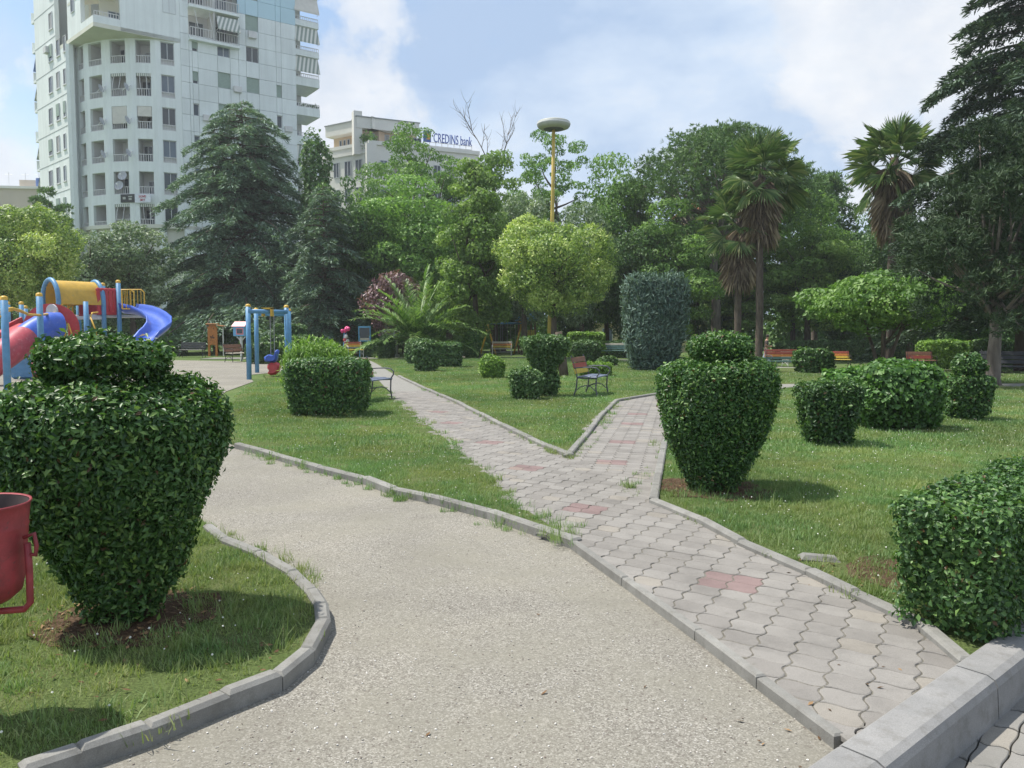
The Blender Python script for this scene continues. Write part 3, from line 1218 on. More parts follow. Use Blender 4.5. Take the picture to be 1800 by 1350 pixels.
M['dry_leaf'] = leaf_mat('dry_leaf', [(0.045, 0.026, 0.014), (0.085, 0.05, 0.026), (0.15, 0.095, 0.05)], 0.8, 0.1, 0.2)
c_dl = bpy.data.collections.new('dry_leaves')
for k in range(4):
    rg = random.Random(k + 40)
    L_ = 0.035
    vs = [(-L_, 0, 0.004), (0, -L_ * .42, rg.uniform(0.004, .014)), (L_, 0, rg.uniform(0, .01)), (0, L_ * .42, rg.uniform(0.004, .014))]
    me = np_mesh('dry_leaf', vs, [(0, 1, 2), (0, 2, 3)], M['dry_leaf'], [rg.random()] * 2)
    c_dl.objects.link(bpy.data.objects.new('dry_leaf', me))
dl = []
rg = random.Random(8)
for cx, cy, r, n in ((-1.94, 3.98, 0.42, 420), (1.86, 7.25, 0.50, 260), (2.0, 4.6, 0.35, 40), (-1.5, 3.4, 0.5, 50), (1.05, 2.85, .2, 9), (0.3, 3.2, 1.2, 8), (1.6, 3.4, .3, 4)):
    for _ in range(n):
        a_, rr = rg.uniform(0, 6.28), r * math.sqrt(rg.random()) * 1.1
        x, y = cx + rr * math.cos(a_), cy + rr * math.sin(a_)
        z = 0.066 if in_poly(x, y, ISLE) or in_poly(x, y, LAWN_R) else (0.052 if in_poly(x, y, MAIN) else 0.004)
        dl.append((x, y, z))
scatter('fallen_leaves', dl, [rg.uniform(0.22, 0.6) for _ in dl], c_dl, tilt=0.35, seed=5)
for cx, cy, r, z in ((-1.94, 3.98, 0.46, 0.061), (1.86, 7.25, 0.54, 0.066), (2.42, 4.6, 0.42, 0.066)):
    rg = random.Random(int(cx * 10))
    sheet('bare_soil', [(cx + r * rg.uniform(.75, 1.15) * math.cos(t * .3491), cy + r * rg.uniform(.75, 1.15) * math.sin(t * .3491)) for t in range(18)], z, M['mulch'])
# half-buried stone slab in the right lawn
mb = MB()
mb.box((0, 0, 0), (0.24, 0.11, 0.07), Matrix.Rotation(.06, 3, 'Y'), 0, 0.025)
o = mb.build('stone_slab', M['kerb'], loc=G(1440, 985, 0.055), rz=-0.12)
tag(o, 'small grey stone slab half buried in the grass by the paved path', 'stone')
# ================================================================== LEAVES, CLIPPED BUSHES, TREES
def unit(a):
    return a / np.maximum(np.linalg.norm(a, axis=1, keepdims=True), 1e-9)


def leaf_geo(rg, P, Nn, L, W, fold=0.25, along=None, seedtint=None):
    """folded two-triangle leaves at P facing Nn; along = preferred direction of the midrib"""
    n = len(P)
    Nn = unit(Nn)
    t = rg.normal(size=(n, 3)) if along is None else along + rg.normal(size=(n, 3)) * 0.25
    t = unit(t - Nn * np.sum(t * Nn, 1, keepdims=True))
    b = np.cross(Nn, t)
    s = (0.55 + 0.85 * rg.random(n))[:, None]
    L_, W_ = L * s, W * s
    base, tip = P - t * L_ * .5, P + t * L_ * .5
    up = Nn * W_ * fold
    V = np.stack([base, P - b * W_ * .5 + up, tip, P + b * W_ * .5 + up], 1).reshape(-1, 3)
    i = np.arange(n)[:, None] * 4
    F = np.concatenate([i + np.array([[0, 1, 2]]), i + np.array([[0, 2, 3]])], 0)
    tint = rg.random(n) * 0.8 + 0.1 if seedtint is None else seedtint
    return V, F, np.tile(tint, 2)


def join_geo(parts):
    V, F, T, o = [], [], [], 0
    for v, f, t in parts:
        V.append(v)
        F.append(f + o)
        T.append(t)
        o += len(v)
    return np.concatenate(V), np.concatenate(F), np.concatenate(T)


def lumps(rg, P, k, amp, freq):
    """smooth uneven bulges"""
    out = np.zeros(len(P))
    for _ in range(k):
        w = rg.normal(size=3) * freq
        out += np.sin(P @ w + rg.random() * 6.28)
    return out * amp / math.sqrt(k)


def ring_surface(prof, p=2.0, ry=1.0, nth=40, sub=5):
    """points, normals, areas of a clipped solid; prof = [(z, cx, r)] bottom to top"""
    z = np.array([q[0] for q in prof], float)
    cx = np.array([q[1] for q in prof], float)
    r = np.array([q[2] for q in prof], float)
    tt = np.linspace(0, len(prof) - 1, (len(prof) - 1) * sub + 1)
    idx = np.arange(len(prof))
    z, cx, r = np.interp(tt, idx, z), np.interp(tt, idx, cx), np.interp(tt, idx, r)
    th = np.linspace(0, 2 * np.pi, nth, endpoint=False)
    c, s = np.cos(th), np.sin(th)
    k = 1.0 / (np.abs(c) ** p + np.abs(s) ** p) ** (1 / p)
    X = cx[:, None] + r[:, None] * (c * k)[None]
    Y = r[:, None] * ry * (s * k)[None]
    Z = np.repeat(z[:, None], nth, 1)
    G_ = np.stack([X, Y, Z], 2)
    a, b_, c_, d_ = G_[:-1], np.roll(G_, -1, 1)[:-1], np.roll(G_, -1, 1)[1:], G_[1:]
    nn = np.cross(c_ - a, d_ - b_)
    ar = np.linalg.norm(nn, axis=2) * .5
    nn = -nn / np.maximum(np.linalg.norm(nn, axis=2, keepdims=True), 1e-9)
    # make normals point outwards
    cen = np.stack([np.repeat(cx[:-1, None], nth, 1), np.zeros_like(ar), np.repeat(z[:-1, None], nth, 1)], 2)
    mid = (a + c_) / 2
    sgn = np.sign(np.sum((mid - cen) * nn * np.array([1, 1, 0.0]), 2).sum())
    nn = nn * (sgn if sgn else 1)
    return (a, b_, c_, d_), nn, ar


def clipped_leaves(rg, solids, n, L, W, depth, bulge=0.03, inner=0.35, ragged=0.02, along=None, upright=0.35, jitter=0.8, bare=0.16):
    parts = []
    surf = [ring_surface(*s) for s in solids]
    tot = sum(s[2].sum() for s in surf)
    for (quads, nn, ar) in surf:
        m = int(n * ar.sum() / tot)
        pr = (ar / ar.sum()).ravel()
        i = rg.choice(len(pr), m, p=pr)
        a, b_, c_, d_ = [q_.reshape(-1, 3)[i] for q_ in quads]
        u, v = rg.random((m, 1)), rg.random((m, 1))
        P = a * (1 - u) * (1 - v) + b_ * u * (1 - v) + c_ * u * v + d_ * (1 - u) * v
        Nn = nn.reshape(-1, 3)[i]
        off = lumps(rg, P, 6, bulge, 7.0 / max(0.4, np.ptp(P[:, 2]))) + rg.normal(size=m) * ragged
        deep = rg.random(m) < inner
        off -= np.where(deep, rg.random(m) * depth * 3, rg.random(m) * depth)
        P = P + Nn * off[:, None]
        P[:, 2] = np.maximum(P[:, 2], 0.03)
        # thin, twiggy foot, and a few torn gaps
        keep = rg.random(m) < np.clip(0.22 + 0.78 * P[:, 2] / bare, 0, 1)
        hole = lumps(rg, P, 5, 1.0, 9.0 / max(0.4, np.ptp(P[:, 2])))
        keep &= (hole < 1.35) | (rg.random(m) < 0.35)
        P, Nn = P[keep], Nn[keep]
        m = len(P)
        # young shoots standing proud of the clipped face, paler than the old leaves
        young = rg.random(m) < 0.05
        P = P + Nn * (young * rg.random(m) * ragged * 2.2)[:, None]
        tn = np.where(young, 0.78 + 0.12 * rg.random(m), rg.random(m) * 0.62 + 0.08)
        tn = np.where(rg.random(m) < 0.012, 1.6, tn)
        ln = Nn + rg.normal(size=(m, 3)) * jitter + np.array([0, 0, upright])
        al = None if along is None else Nn * along + np.array([0, 0, 0.9])
        parts.append(leaf_geo(rg, P, ln, L, W, 0.3, al, tn))
    return join_geo(parts)


M['privet'] = leaf_mat('privet_leaves', [(0.018, 0.045, 0.014), (0.032, 0.075, 0.02), (0.05, 0.105, 0.026), (0.095, 0.155, 0.038)], 0.42, 0.22, 0.42, 0.2, dead=(0.12, 0.07, 0.03))
M['privet_dark'] = leaf_mat('dark_hedge_leaves', [(0.02, 0.045, 0.016), (0.034, 0.074, 0.022), (0.05, 0.102, 0.029), (0.085, 0.14, 0.04)], 0.45, 0.22, 0.4, 0.2, dead=(0.12, 0.07, 0.03))
M['box_leaf'] = leaf_mat('box_hedge_leaves', [(0.03, 0.06, 0.022), (0.045, 0.085, 0.03), (0.065, 0.11, 0.038), (0.09, 0.14, 0.05)], 0.45, 0.2, 0.4)
M['bright_leaf'] = leaf_mat('bright_hedge_leaves', [(0.05, 0.095, 0.02), (0.085, 0.15, 0.03), (0.12, 0.19, 0.04), (0.16, 0.23, 0.06)], 0.5, 0.3, 0.35)
M['vine_leaf'] = leaf_mat('broad_hedge_leaves', [(0.028, 0.062, 0.018), (0.046, 0.098, 0.027), (0.068, 0.135, 0.038), (0.10, 0.17, 0.055)], 0.45, 0.3, 0.4)
M['thuja'] = leaf_mat('thuja_sprays', [(0.03, 0.07, 0.022), (0.05, 0.10, 0.03), (0.075, 0.135, 0.035), (0.10, 0.16, 0.045)], 0.7, 0.2, 0.2)
M['blue_cypress'] = leaf_mat('blue_cypress_sprays', [(0.04, 0.07, 0.055), (0.065, 0.10, 0.08), (0.09, 0.13, 0.105), (0.12, 0.16, 0.13)], 0.75, 0.15, 0.2)


def bush(label, px, py, solids, n, L, W, mat, depth=0.05, seed=0, stems=5, stem_r=0.02, group='clipped bushes on the lawns', cat='bush', back=None, name='topiary_bush', rz=0.0,
         loc=None, stem_h=0.5, **kw):
    """a clipped bush standing where the photograph shows its foot"""
    rg = np.random.default_rng(seed + 100)
    if loc is None:
        g = G(px, py)
        if back is None:
            back = solids[0][0][0][2] * (solids[0][2] if len(solids[0]) > 2 else 1)
        loc = (g.x * (g.y + back) / g.y, g.y + back, gz(g.x, g.y + back) + 0.03)
    root = empty(name, loc, rz, label, cat, group)
    V, F, T = clipped_leaves(rg, solids, n, L, W, depth, **kw)
    link('foliage', np_mesh('foliage', V, F, mat, T), root)
    if stems:
        rr = random.Random(seed)
        r0 = solids[0][0][0][2] * 0.6
        top = max(q[0] for s in solids for q in s[0])
        c0 = solids[0][0][0][1]
        for k in range(stems):
            a = rr.uniform(0, 6.28)
            ry_ = solids[0][2] if len(solids[0]) > 2 else 1
            p = [Vector((c0 + r0 * rr.random() * math.cos(a), r0 * ry_ * rr.random() * math.sin(a), -0.05))]
            ln = rr.uniform(0.3, 0.6)
            for j in range(1, 5):
                p.append(p[0] + Vector((math.cos(a) * ln * .12 * j + rr.uniform(-.02, .02), math.sin(a) * ry_ * ln * .12 * j, top * stem_h * j / 4 * 1.3)))
            MB().tube(p, [stem_r * (1 - .17 * j) for j in range(5)], 6).build('stem', M['twig'], root, True)
    return root


def px_prof(y_depth, base_py, rows, cx, z0=0.05):
    """rows (py, xleft, xright) -> [(z, cx, r)] in metres at that depth"""
    m = ppm(y_depth)
    out = []
    g0 = base_at(cx, y_depth).z + z0
    for k, (py, xl, xr) in enumerate(rows):
        z = 0.0 if k == 0 and py > base_py - 8 else max(0.0, at(cx, py, y_depth).z - g0)
        if out:
            z = max(z, out[-1][0] + 0.004)
        out.append((z, ((xl + xr) / 2 - cx) / m, (xr - xl) / 2 / m))
    return out


# ---- the two big vases
d0 = 3.95
prof = px_prof(d0, 1112, [(1112, 172, 268), (1080, 162, 272), (1045, 146, 282), (1000, 124, 304), (950, 90, 328), (900, 60, 348), (840, 32, 370), (775, 14, 385), (735, 12, 388), (708, 24, 378), (690, 42, 358), (677, 66, 334), (669, 112, 288)], 212)
cap = px_prof(d0, 1112, [(668, 128, 274), (656, 100, 290), (641, 86, 298), (622, 86, 297), (606, 104, 280), (597, 132, 254), (592, 170, 220)], 212)
bush('large dark clipped vase-shaped bush beside the red litter bin', 212, 1112, [(prof, 2.2, 0.95), (cap, 2.1, 0.95)], 80000, 0.035, 0.0155, M['privet'], 0.045, 1, 12, 0.014,
     'vase-shaped topiary bushes', loc=(at(212, 900, d0).x, d0, 0.05), name='vase_topiary', bulge=0.024, inner=0.42, ragged=0.014, stem_h=0.45, bare=0.34)
d1 = 7.25
prof = px_prof(d1, 868, [(873, 1220, 1296), (850, 1210, 1304), (820, 1197, 1316), (790, 1186, 1328), (745, 1168, 1348), (695, 1157, 1360), (664, 1157, 1361), (650, 1163, 1355), (641, 1176, 1344), (636, 1196, 1326), (633, 1228, 1300)], 1258)
cap = px_prof(d1, 868, [(633, 1230, 1298), (624, 1213, 1314), (613, 1208, 1319), (601, 1211, 1315), (593, 1230, 1298), (589, 1252, 1278)], 1258)
bush('large clipped vase-shaped bush with a rounded lid at the fork of the paved path', 1258, 868, [(prof, 2.2, 0.95), (cap, 2.1, 0.95)], 60000, 0.036, 0.0165, M['privet'], 0.04, 2, 9, 0.016,
     'vase-shaped topiary bushes', loc=(at(1258, 700, d1).x, d1, 0.06), name='vase_topiary', bulge=0.022, inner=0.42, ragged=0.015, stem_h=0.45, bare=0.34)


def boxy(h, r, taper=0.85, shoulder=0.06, crown=0.0):
    return [(0.0, 0, r * taper), (h * .35, 0, r * (taper + (1 - taper) * .6)), (h * .8, 0, r), (h - shoulder, 0, r * .99), (h - shoulder * .35, 0, r * .93), (h, 0, r * .8),
            (h + crown + .004, 0, r * .4), (h + crown + .008, 0, r * .02)]


# ---- hedge block in the right foreground corner (aligned with the road kerb)
kz = math.atan2(KDIR.y, KDIR.x)
hc = KA + KDIR * 3.09 - KOUT * 0.20
bush('square-cut leafy hedge block cut off by the picture edge beside the road kerb', 0, 0, [(boxy(0.635, 1.72, 0.97, 0.04), 12, 0.15)], 56000, 0.03, 0.0185, M['privet_dark'], 0.045, 3, 14, 0.012,
     'clipped bushes on the lawns', loc=(hc.x, hc.y, 0.06), rz=kz, name='hedge_block', bulge=0.022, inner=0.35, ragged=0.018, stem_h=0.3, cat='hedge')

# ---- bushes on the right lawn
d = 10.2
bush('dark square tapered bush in front of the broad-leaved hedge', 1455, 795, [(px_prof(d, 795, [(797, 1424, 1486), (770, 1420, 1492), (735, 1412, 1500), (700, 1407, 1506), (682, 1408, 1505), (676, 1414, 1498), (673, 1435, 1478), (672, 1455, 1458)], 1456), 5, 0.9)],
     13000, 0.05, 0.028, M['privet_dark'], 0.06, 4, 7, loc=(at(1456, 700, d).x, d, 0.05), bulge=0.02)
d = 11.9
bush('tall leafy broad-leaved hedge lump on the right lawn', 1580, 770, [(px_prof(d, 768, [(768, 1528, 1628), (740, 1516, 1638), (705, 1508, 1648), (670, 1512, 1648), (648, 1522, 1640), (640, 1545, 1620), (638, 1578, 1586)], 1580), 3.5, 0.9)],
     8500, 0.085, 0.062, M['vine_leaf'], 0.09, 5, 9, loc=(at(1580, 700, d).x, d, 0.05), bulge=0.05, name='leafy_hedge')
d = 12.7
bush('lower sprawling end of the broad-leaved hedge with loose pale shoots', 1495, 742, [(px_prof(d, 742, [(745, 1470, 1540), (700, 1452, 1560), (668, 1446, 1568), (655, 1450, 1560), (650, 1480, 1540), (648, 1505, 1515)], 1505), 3.0, 0.8)],
     5500, 0.085, 0.062, M['vine_leaf'], 0.09, 6, 6, loc=(at(1505, 700, d).x, d, 0.05), bulge=0.07, name='leafy_hedge')
d = 13.1
bush('two-tier bush with a round head over a square base near the pine trunk', 1697, 747, [
    (px_prof(d, 747, [(748, 1676, 1724), (720, 1670, 1731), (690, 1666, 1738), (668, 1665, 1738), (662, 1668, 1736), (661, 1690, 1710)], 1700), 5, 0.9),
    (px_prof(d, 747, [(662, 1690, 1714), (656, 1680, 1724), (646, 1674, 1730), (634, 1677, 1726), (626, 1686, 1718), (621, 1698, 1706)], 1700), 2.3, 0.95)],
    9000, 0.06, 0.034, M['privet_dark'], 0.06, 7, 6, loc=(at(1700, 700, d).x, d, 0.05), bulge=0.02)
d = 29.5
bush('dark square bush between the red-backed bench and the striped bench', 1430, 664, [(px_prof(d, 664, [(666, 1412, 1452), (650, 1404, 1459), (628, 1398, 1463), (616, 1400, 1461), (612, 1412, 1450), (611, 1428, 1434)], 1430), 4, 0.9)],
     4500, 0.11, 0.07, M['privet_dark'], 0.1, 8, 6, loc=tuple(base_at(1430, d)), bulge=0.05)

# ---- left lawn: square hedge block with young shoots
d = 13.9
bush('square dark hedge block with ragged foot beside the paved path', 570, 738, [(px_prof(d, 738, [(742, 518, 632), (715, 510, 638), (680, 504, 643), (650, 504, 645), (637, 508, 642), (632, 522, 628), (631, 560, 585)], 574), 5, 0.82)],
     17000, 0.06, 0.03, M['privet_dark'], 0.07, 9, 10, loc=(at(574, 700, d).x, d + .1, 0.05), bulge=0.03, name='hedge_block', cat='hedge')
d = 15.6
bush('bright overgrown shoots of the hedge rising behind the square dark hedge block', 560, 690, [(px_prof(d, 716, [(716, 522, 600), (650, 510, 612), (620, 508, 610), (606, 520, 590), (600, 545, 565)], 558), 3.5, 1.0)],
     6500, 0.12, 0.028, M['bright_leaf'], 0.1, 10, 6, loc=(at(558, 700, d).x, d, 0.05), bulge=0.08, ragged=0.06, name='hedge_block', cat='hedge', along=0.4)

# ---- middle lawn
d = 18.0
bush('T-shaped clipped bush with a broad flat head on a narrow neck', 955, 697, [
    (px_prof(d, 697, [(699, 934, 978), (680, 932, 984), (664, 936, 984), (656, 942, 978)], 957), 3, 0.9),
    (px_prof(d, 697, [(660, 940, 972), (645, 934, 980), (625, 922, 992), (608, 916, 1000), (597, 916, 1000), (592, 926, 990), (590, 950, 965)], 957), 3.5, 0.75)],
    9000, 0.075, 0.04, M['box_leaf'], 0.08, 11, 5, loc=(at(957, 650, d).x, d, 0.05), bulge=0.03)
d = 17.1
bush('low square bush pressed against the foot of the T-shaped bush', 924, 703, [(px_prof(d, 703, [(705, 906, 946), (690, 900, 950), (668, 897, 953), (656, 899, 951), (651, 908, 942), (650, 922, 928)], 925), 5, 0.85)],
     6000, 0.07, 0.038, M['box_leaf'], 0.07, 12, 5, loc=(at(925, 690, d).x, d, 0.05), bulge=0.03)
d = 24.8
bush('round pale green bush standing alone on the middle lawn', 866, 667, [(px_prof(d, 668, [(669, 858, 880), (662, 852, 884), (648, 843, 888), (636, 842, 888), (627, 848, 882), (622, 858, 872), (621, 863, 867)], 865), 2.2, 1.0)],
     5000, 0.09, 0.045, M['bright_leaf'], 0.08, 13, 3, loc=tuple(base_at(865, d)), bulge=0.03)
for lab, cx, by, rows, d, sd in (
        ('front block of the stepped box hedge on the middle lawn', 748, 655, [(656, 734, 764), (640, 728, 770), (615, 724, 774), (603, 726, 772), (599, 740, 760), (598, 748, 750)], 29.2, 14),
        ('right-hand lower block of the stepped box hedge', 790, 645, [(646, 776, 806), (630, 770, 811), (610, 768, 812), (602, 770, 810), (600, 780, 800), (599, 789, 791)], 32.6, 15),
        ('rear block of the stepped box hedge next to the small path', 735, 640, [(641, 718, 752), (625, 714, 757), (605, 713, 758), (597, 716, 755), (594, 725, 745), (593, 734, 736)], 35.5, 16),
        ('upright rounded bush in front of the white stone pedestal', 678, 629, [(630, 668, 690), (620, 663, 693), (605, 662, 693), (594, 665, 691), (589, 672, 684), (588, 677, 679)], 43.0, 17),
        ('square-headed bush between the leaning trunk and the bench under the lamp', 1030, 636, [(638, 1014, 1046), (625, 1008, 1052), (608, 1004, 1056), (601, 1005, 1055), (597, 1015, 1046), (596, 1029, 1031)], 35.0, 18),
        ('small low round bush at the foot of the blue-grey cypress', 1068, 638, [(639, 1054, 1082), (634, 1050, 1085), (629, 1052, 1083), (626, 1060, 1076), (625, 1067, 1069)], 34.0, 19)):
    bush(lab, cx, by, [(px_prof(d, by, rows, cx), 3.2, 0.9)], 3600, 0.12, 0.07, M['box_leaf'], 0.1, sd, 4, loc=tuple(base_at(cx, d)), bulge=0.05)
d = 26.0
bush('low flat bright green hedge block behind the tilted bench', 1046, 667, [(px_prof(d, 667, [(668, 1026, 1066), (655, 1020, 1073), (642, 1018, 1076), (637, 1020, 1074), (635, 1032, 1060), (634, 1045, 1048)], 1046), 4, 0.75)],
     4800, 0.10, 0.03, M['bright_leaf'], 0.08, 20, 4, loc=tuple(base_at(1046, d)), bulge=0.03, along=0.3)
d = 44.5
bush('small green cone-shaped conifer by the far swing', 827, 627, [(px_prof(d, 627, [(624, 818, 838), (615, 811, 844), (600, 811, 845), (590, 815, 841), (583, 820, 836), (580, 827, 829)], 828), 2, 1)],
     3600, 0.16, 0.08, M['thuja'], 0.1, 21, 1, 0.06, loc=tuple(base_at(828, d)), bulge=0.04, cat='conifer', name='cone_conifer')
d = 30.5
bush('broad flat-topped blue-grey cypress column on the middle lawn', 1148, 655, [(px_prof(d, 655, [(652, 1122, 1178), (640, 1108, 1192), (600, 1098, 1198), (550, 1096, 1200), (505, 1098, 1199), (490, 1102, 1196), (484, 1112, 1186), (483, 1140, 1155)], 1148), 3.0, 0.85)],
     26000, 0.20, 0.045, M['blue_cypress'], 0.16, 22, 2, 0.12, loc=tuple(base_at(1148, d)), bulge=0.09, ragged=0.07, along=0.9, cat='cypress', name='cypress_column', inner=0.5)

# ---- clipped hedges further back
FH = 'clipped hedges around the park'
for lab, px, y, w, h, dep, sd in (
        ('long low dark hedge behind the black bench', 250, 50.0, 5.4, 1.15, .8, 30),
        ('top tier of the stepped hedge behind the blue swing', 512, 41.5, 1.55, 1.85, .55, 31),
        ('middle tier of the stepped hedge behind the blue swing', 508, 39.5, 2.6, 1.25, .6, 32),
        ('rounded lower tier of the stepped hedge behind the blue swing', 478, 37.6, 2.3, 0.95, .6, 33),
        ('small square hedge behind the rainbow bench', 655, 46.0, 1.0, 0.85, .5, 34),
        ('flat-topped green hedge behind the square-headed bush', 1030, 47.0, 2.2, 1.45, .6, 35),
        ('long flat hedge running behind the far benches on the right', 1490, 54.0, 9.5, 1.3, .7, 36),
        ('bright clipped hedge behind the two-tier bush', 1662, 41.0, 2.6, 1.45, .7, 37),
        ('dark clipped hedge beside the pine trunk', 1745, 38.0, 1.6, 1.45, .7, 38),
        ('dark hedge in the shade left of the blue-grey cypress', 1085, 50.0, 1.6, 1.0, .6, 39)):
    bush(lab, 0, 0, [(boxy(h, w / 2, 0.96, 0.1), 7, dep / (w / 2))], int(2200 + 900 * w), 0.17, 0.10, M['bright_leaf' if sd in (35, 37) else 'box_leaf'], 0.12, sd, 0, loc=tuple(base_at(px, y)), bulge=0.05, group=FH, cat='hedge', name='hedge')

# ================================================================== TREES
def trunk_tubes(mb, rr, h, r, lean=(0, 0), wob=0.04, n=9, r_top=0.35):
    pts, rad = [], []
    for i in range(n):
        t = i / (n - 1)
        pts.append(Vector((lean[0] * t * h + rr.uniform(-wob, wob) * h * .1 * (t > 0), lean[1] * t * h + rr.uniform(-wob, wob) * h * .1 * (t > 0), -0.1 + t * h)))
        rad.append(r * (1 - (1 - r_top) * t) * (1.35 if i == 0 else 1))
    mb.tube(pts, rad, 8)
    return pts


def limb(mb, rr, a, b, r, sag=0.1, n=5, r_end=0.25):
    a, b = Vector(a), Vector(b)
    d = (b - a)
    pts = []
    off = Vector((rr.uniform(-1, 1), rr.uniform(-1, 1), 0)) * d.length * 0.08
    for i in range(n):
        t = i / (n - 1)
        pts.append(a + d * t + (off + Vector((0, 0, -sag * d.length))) * math.sin(math.pi * t))
    mb.tube(pts, [r * (1 - (1 - r_end) * i / (n - 1)) for i in range(n)], 5)
    return pts


def broad_tree(seed, H, W, z0, n_leaf, L, Wd, lobes=26, flat=0.75, mat='leaf_mid', bark='bark', trunk_r=0.22, gap=0.0, shape='dome', along=None, stems=1, hollow=0.55, lobe_r=(0.16, 0.26)):
    """meshes (trunk, crown) of a broad-leaved tree: leaf clumps carried on limbs"""
    rg = np.random.default_rng(seed)
    rr = random.Random(seed)
    hc = H - z0
    C, Rr = [], []
    tries = 0
    while len(C) < lobes and tries < 4000:
        tries += 1
        u = rg.normal(size=3)
        u /= np.linalg.norm(u)
        q = rg.random() ** 0.4
        lr = W * (lobe_r[0] + (lobe_r[1] - lobe_r[0]) * rg.random())
        c = np.array([u[0] * q * (W / 2 - lr * .8), u[1] * q * (W / 2 - lr * .8), u[2] * q * (hc / 2 - lr * flat * .8)])
        if shape == 'dome':                       # narrower at the bottom
            f = 0.72 + 0.28 * (c[2] / (hc / 2) + 1) / 2 if c[2] < 0 else 1.0
            c[:2] *= f
        if shape == 'cone':
            f = 1.12 - 0.75 * (c[2] / (hc / 2) + 1) / 2
            c[:2] *= f
            lr *= (0.55 + 0.45 * f)
        if shape == 'cone2':
            c[:2] *= 1.08 - 0.42 * (c[2] / (hc / 2) + 1) / 2
        if gap and any(np.linalg.norm((c - c2) / np.array([1, 1, .6])) < gap * (lr + r2) for c2, r2 in zip(C, Rr)):
            continue
        C.append(c)
        Rr.append(lr)
    C = np.array(C)
    Rr = np.array(Rr)
    cen = np.array([0, 0, z0 + hc / 2])
    w = Rr ** 2
    i = rg.choice(len(C), int(n_leaf * 1.35), p=w / w.sum())
    m = len(i)
    u = unit(rg.normal(size=(m, 3)) + np.array([0, 0, 0.25]))
    # sub-clumps on each lobe give an uneven outline
    sub = lumps(rg, u * 3 + C[i] * 2, 7, 0.13, 1.6)
    q = 0.62 + 0.42 * rg.random(m) ** 0.7 + sub
    stray = rg.random(m) < 0.05
    q = np.where(stray, q + 0.18 * rg.random(m), q)
    P = C[i] + u * q[:, None] * Rr[i][:, None] * np.array([1, 1, flat])
    keep = np.ones(m, bool)
    for k in range(len(C)):
        dd = np.linalg.norm((P - C[k]) / np.array([1, 1, flat]), axis=1) / Rr[k]
        keep &= ~((dd < hollow) & (i != k))
    P, u, i = P[keep][:n_leaf], u[keep][:n_leaf], i[keep][:n_leaf]
    tint = np.clip(rg.random(len(P)) * 0.6 + 0.2 + (rg.random(len(C)) * 0.5 - 0.25)[i], 0.02, 0.98)
    nrm = u + rg.normal(size=(len(P), 3)) * 0.7 + np.array([0, 0, 0.35])
    al = None
    if along is not None:
        al = u * np.array([1, 1, 0.3]) + np.array([0, 0, along])
    V, F, T = leaf_geo(rg, P + cen, nrm, L, Wd, 0.2, al, tint)
    crown = np_mesh('crown', V, F, M[mat], T)
    mb = MB()
    for s in range(stems):
        ln = (rr.uniform(-.05, .05), rr.uniform(-.05, .05)) if stems == 1 else (math.cos(6.28 * s / stems + seed) * .3, math.sin(6.28 * s / stems + seed) * .3)
        tp_ = trunk_tubes(mb, rr, z0 + hc * (0.55 if stems == 1 else .4), trunk_r / math.sqrt(stems), ln)
        order = rg.permutation(len(C))[:(14 if stems == 1 else 6)]
        for k in order:
            tgt = C[k] + cen
            st = tp_[min(len(tp_) - 1, max(3, int(len(tp_) * (0.45 + 0.5 * rr.random()))))]
            limb(mb, rr, st, tgt, trunk_r * 0.34 / math.sqrt(stems), 0.04)
    return mb.mesh('trunk', M[bark], True), crown


def plant_tree(label, meshes, px, y, sx=1.0, sz=1.0, rz=0.0, name='broadleaf_tree', cat='tree', group='trees of the park', mat=None, dx=0.0):
    b = base_at(px, y)
    root = empty(name, (b.x + dx, b.y, b.z), rz, label, cat, group)
    root.scale = (sx, sx, sz)
    link('trunk', meshes[0], root)
    o = link('crown', meshes[1], root)
    if mat:
        o.material_slots[0].link = 'OBJECT'
        o.material_slots[0].material = M[mat]
    return root


M['leaf_mid'] = leaf_mat('leaf_mid', [(0.04, 0.085, 0.02), (0.065, 0.125, 0.03), (0.095, 0.165, 0.04), (0.13, 0.205, 0.055)], 0.5, 0.33, 0.35, 0.3, 0.35)
M['leaf_bright'] = leaf_mat('leaf_bright', [(0.05, 0.09, 0.024), (0.078, 0.128, 0.034), (0.108, 0.165, 0.045), (0.15, 0.205, 0.065)], 0.5, 0.38, 0.35, 0.3, 0.35)
M['leaf_dark'] = leaf_mat('leaf_dark', [(0.022, 0.05, 0.018), (0.035, 0.072, 0.024), (0.05, 0.095, 0.03), (0.075, 0.125, 0.04)], 0.5, 0.25, 0.35, 0.3, 0.35)
M['leaf_olive'] = leaf_mat('leaf_olive', [(0.05, 0.09, 0.024), (0.11, 0.16, 0.042), (0.185, 0.235, 0.07), (0.28, 0.31, 0.115)], 0.42, 0.28, 0.45, 0.45, 0.8)
M['leaf_grey'] = leaf_mat('leaf_grey', [(0.055, 0.09, 0.045), (0.09, 0.13, 0.07), (0.13, 0.175, 0.10), (0.20, 0.235, 0.16)], 0.5, 0.25, 0.4, 0.3, 0.5)
M['leaf_plum'] = leaf_mat('leaf_plum', [(0.035, 0.018, 0.022), (0.06, 0.03, 0.036), (0.09, 0.05, 0.055), (0.14, 0.085, 0.09)], 0.45, 0.25, 0.5, 0.3, 0.5)
M['needle'] = leaf_mat('cedar_needles', [(0.04, 0.072, 0.05), (0.062, 0.10, 0.07), (0.088, 0.132, 0.09), (0.125, 0.172, 0.12)], 0.6, 0.15, 0.3, 0.25, 0.4)
M['pine'] = leaf_mat('pine_needles', [(0.028, 0.058, 0.022), (0.045, 0.085, 0.028), (0.062, 0.11, 0.034), (0.085, 0.135, 0.045)], 0.6, 0.2, 0.3, 0.3, 0.4)

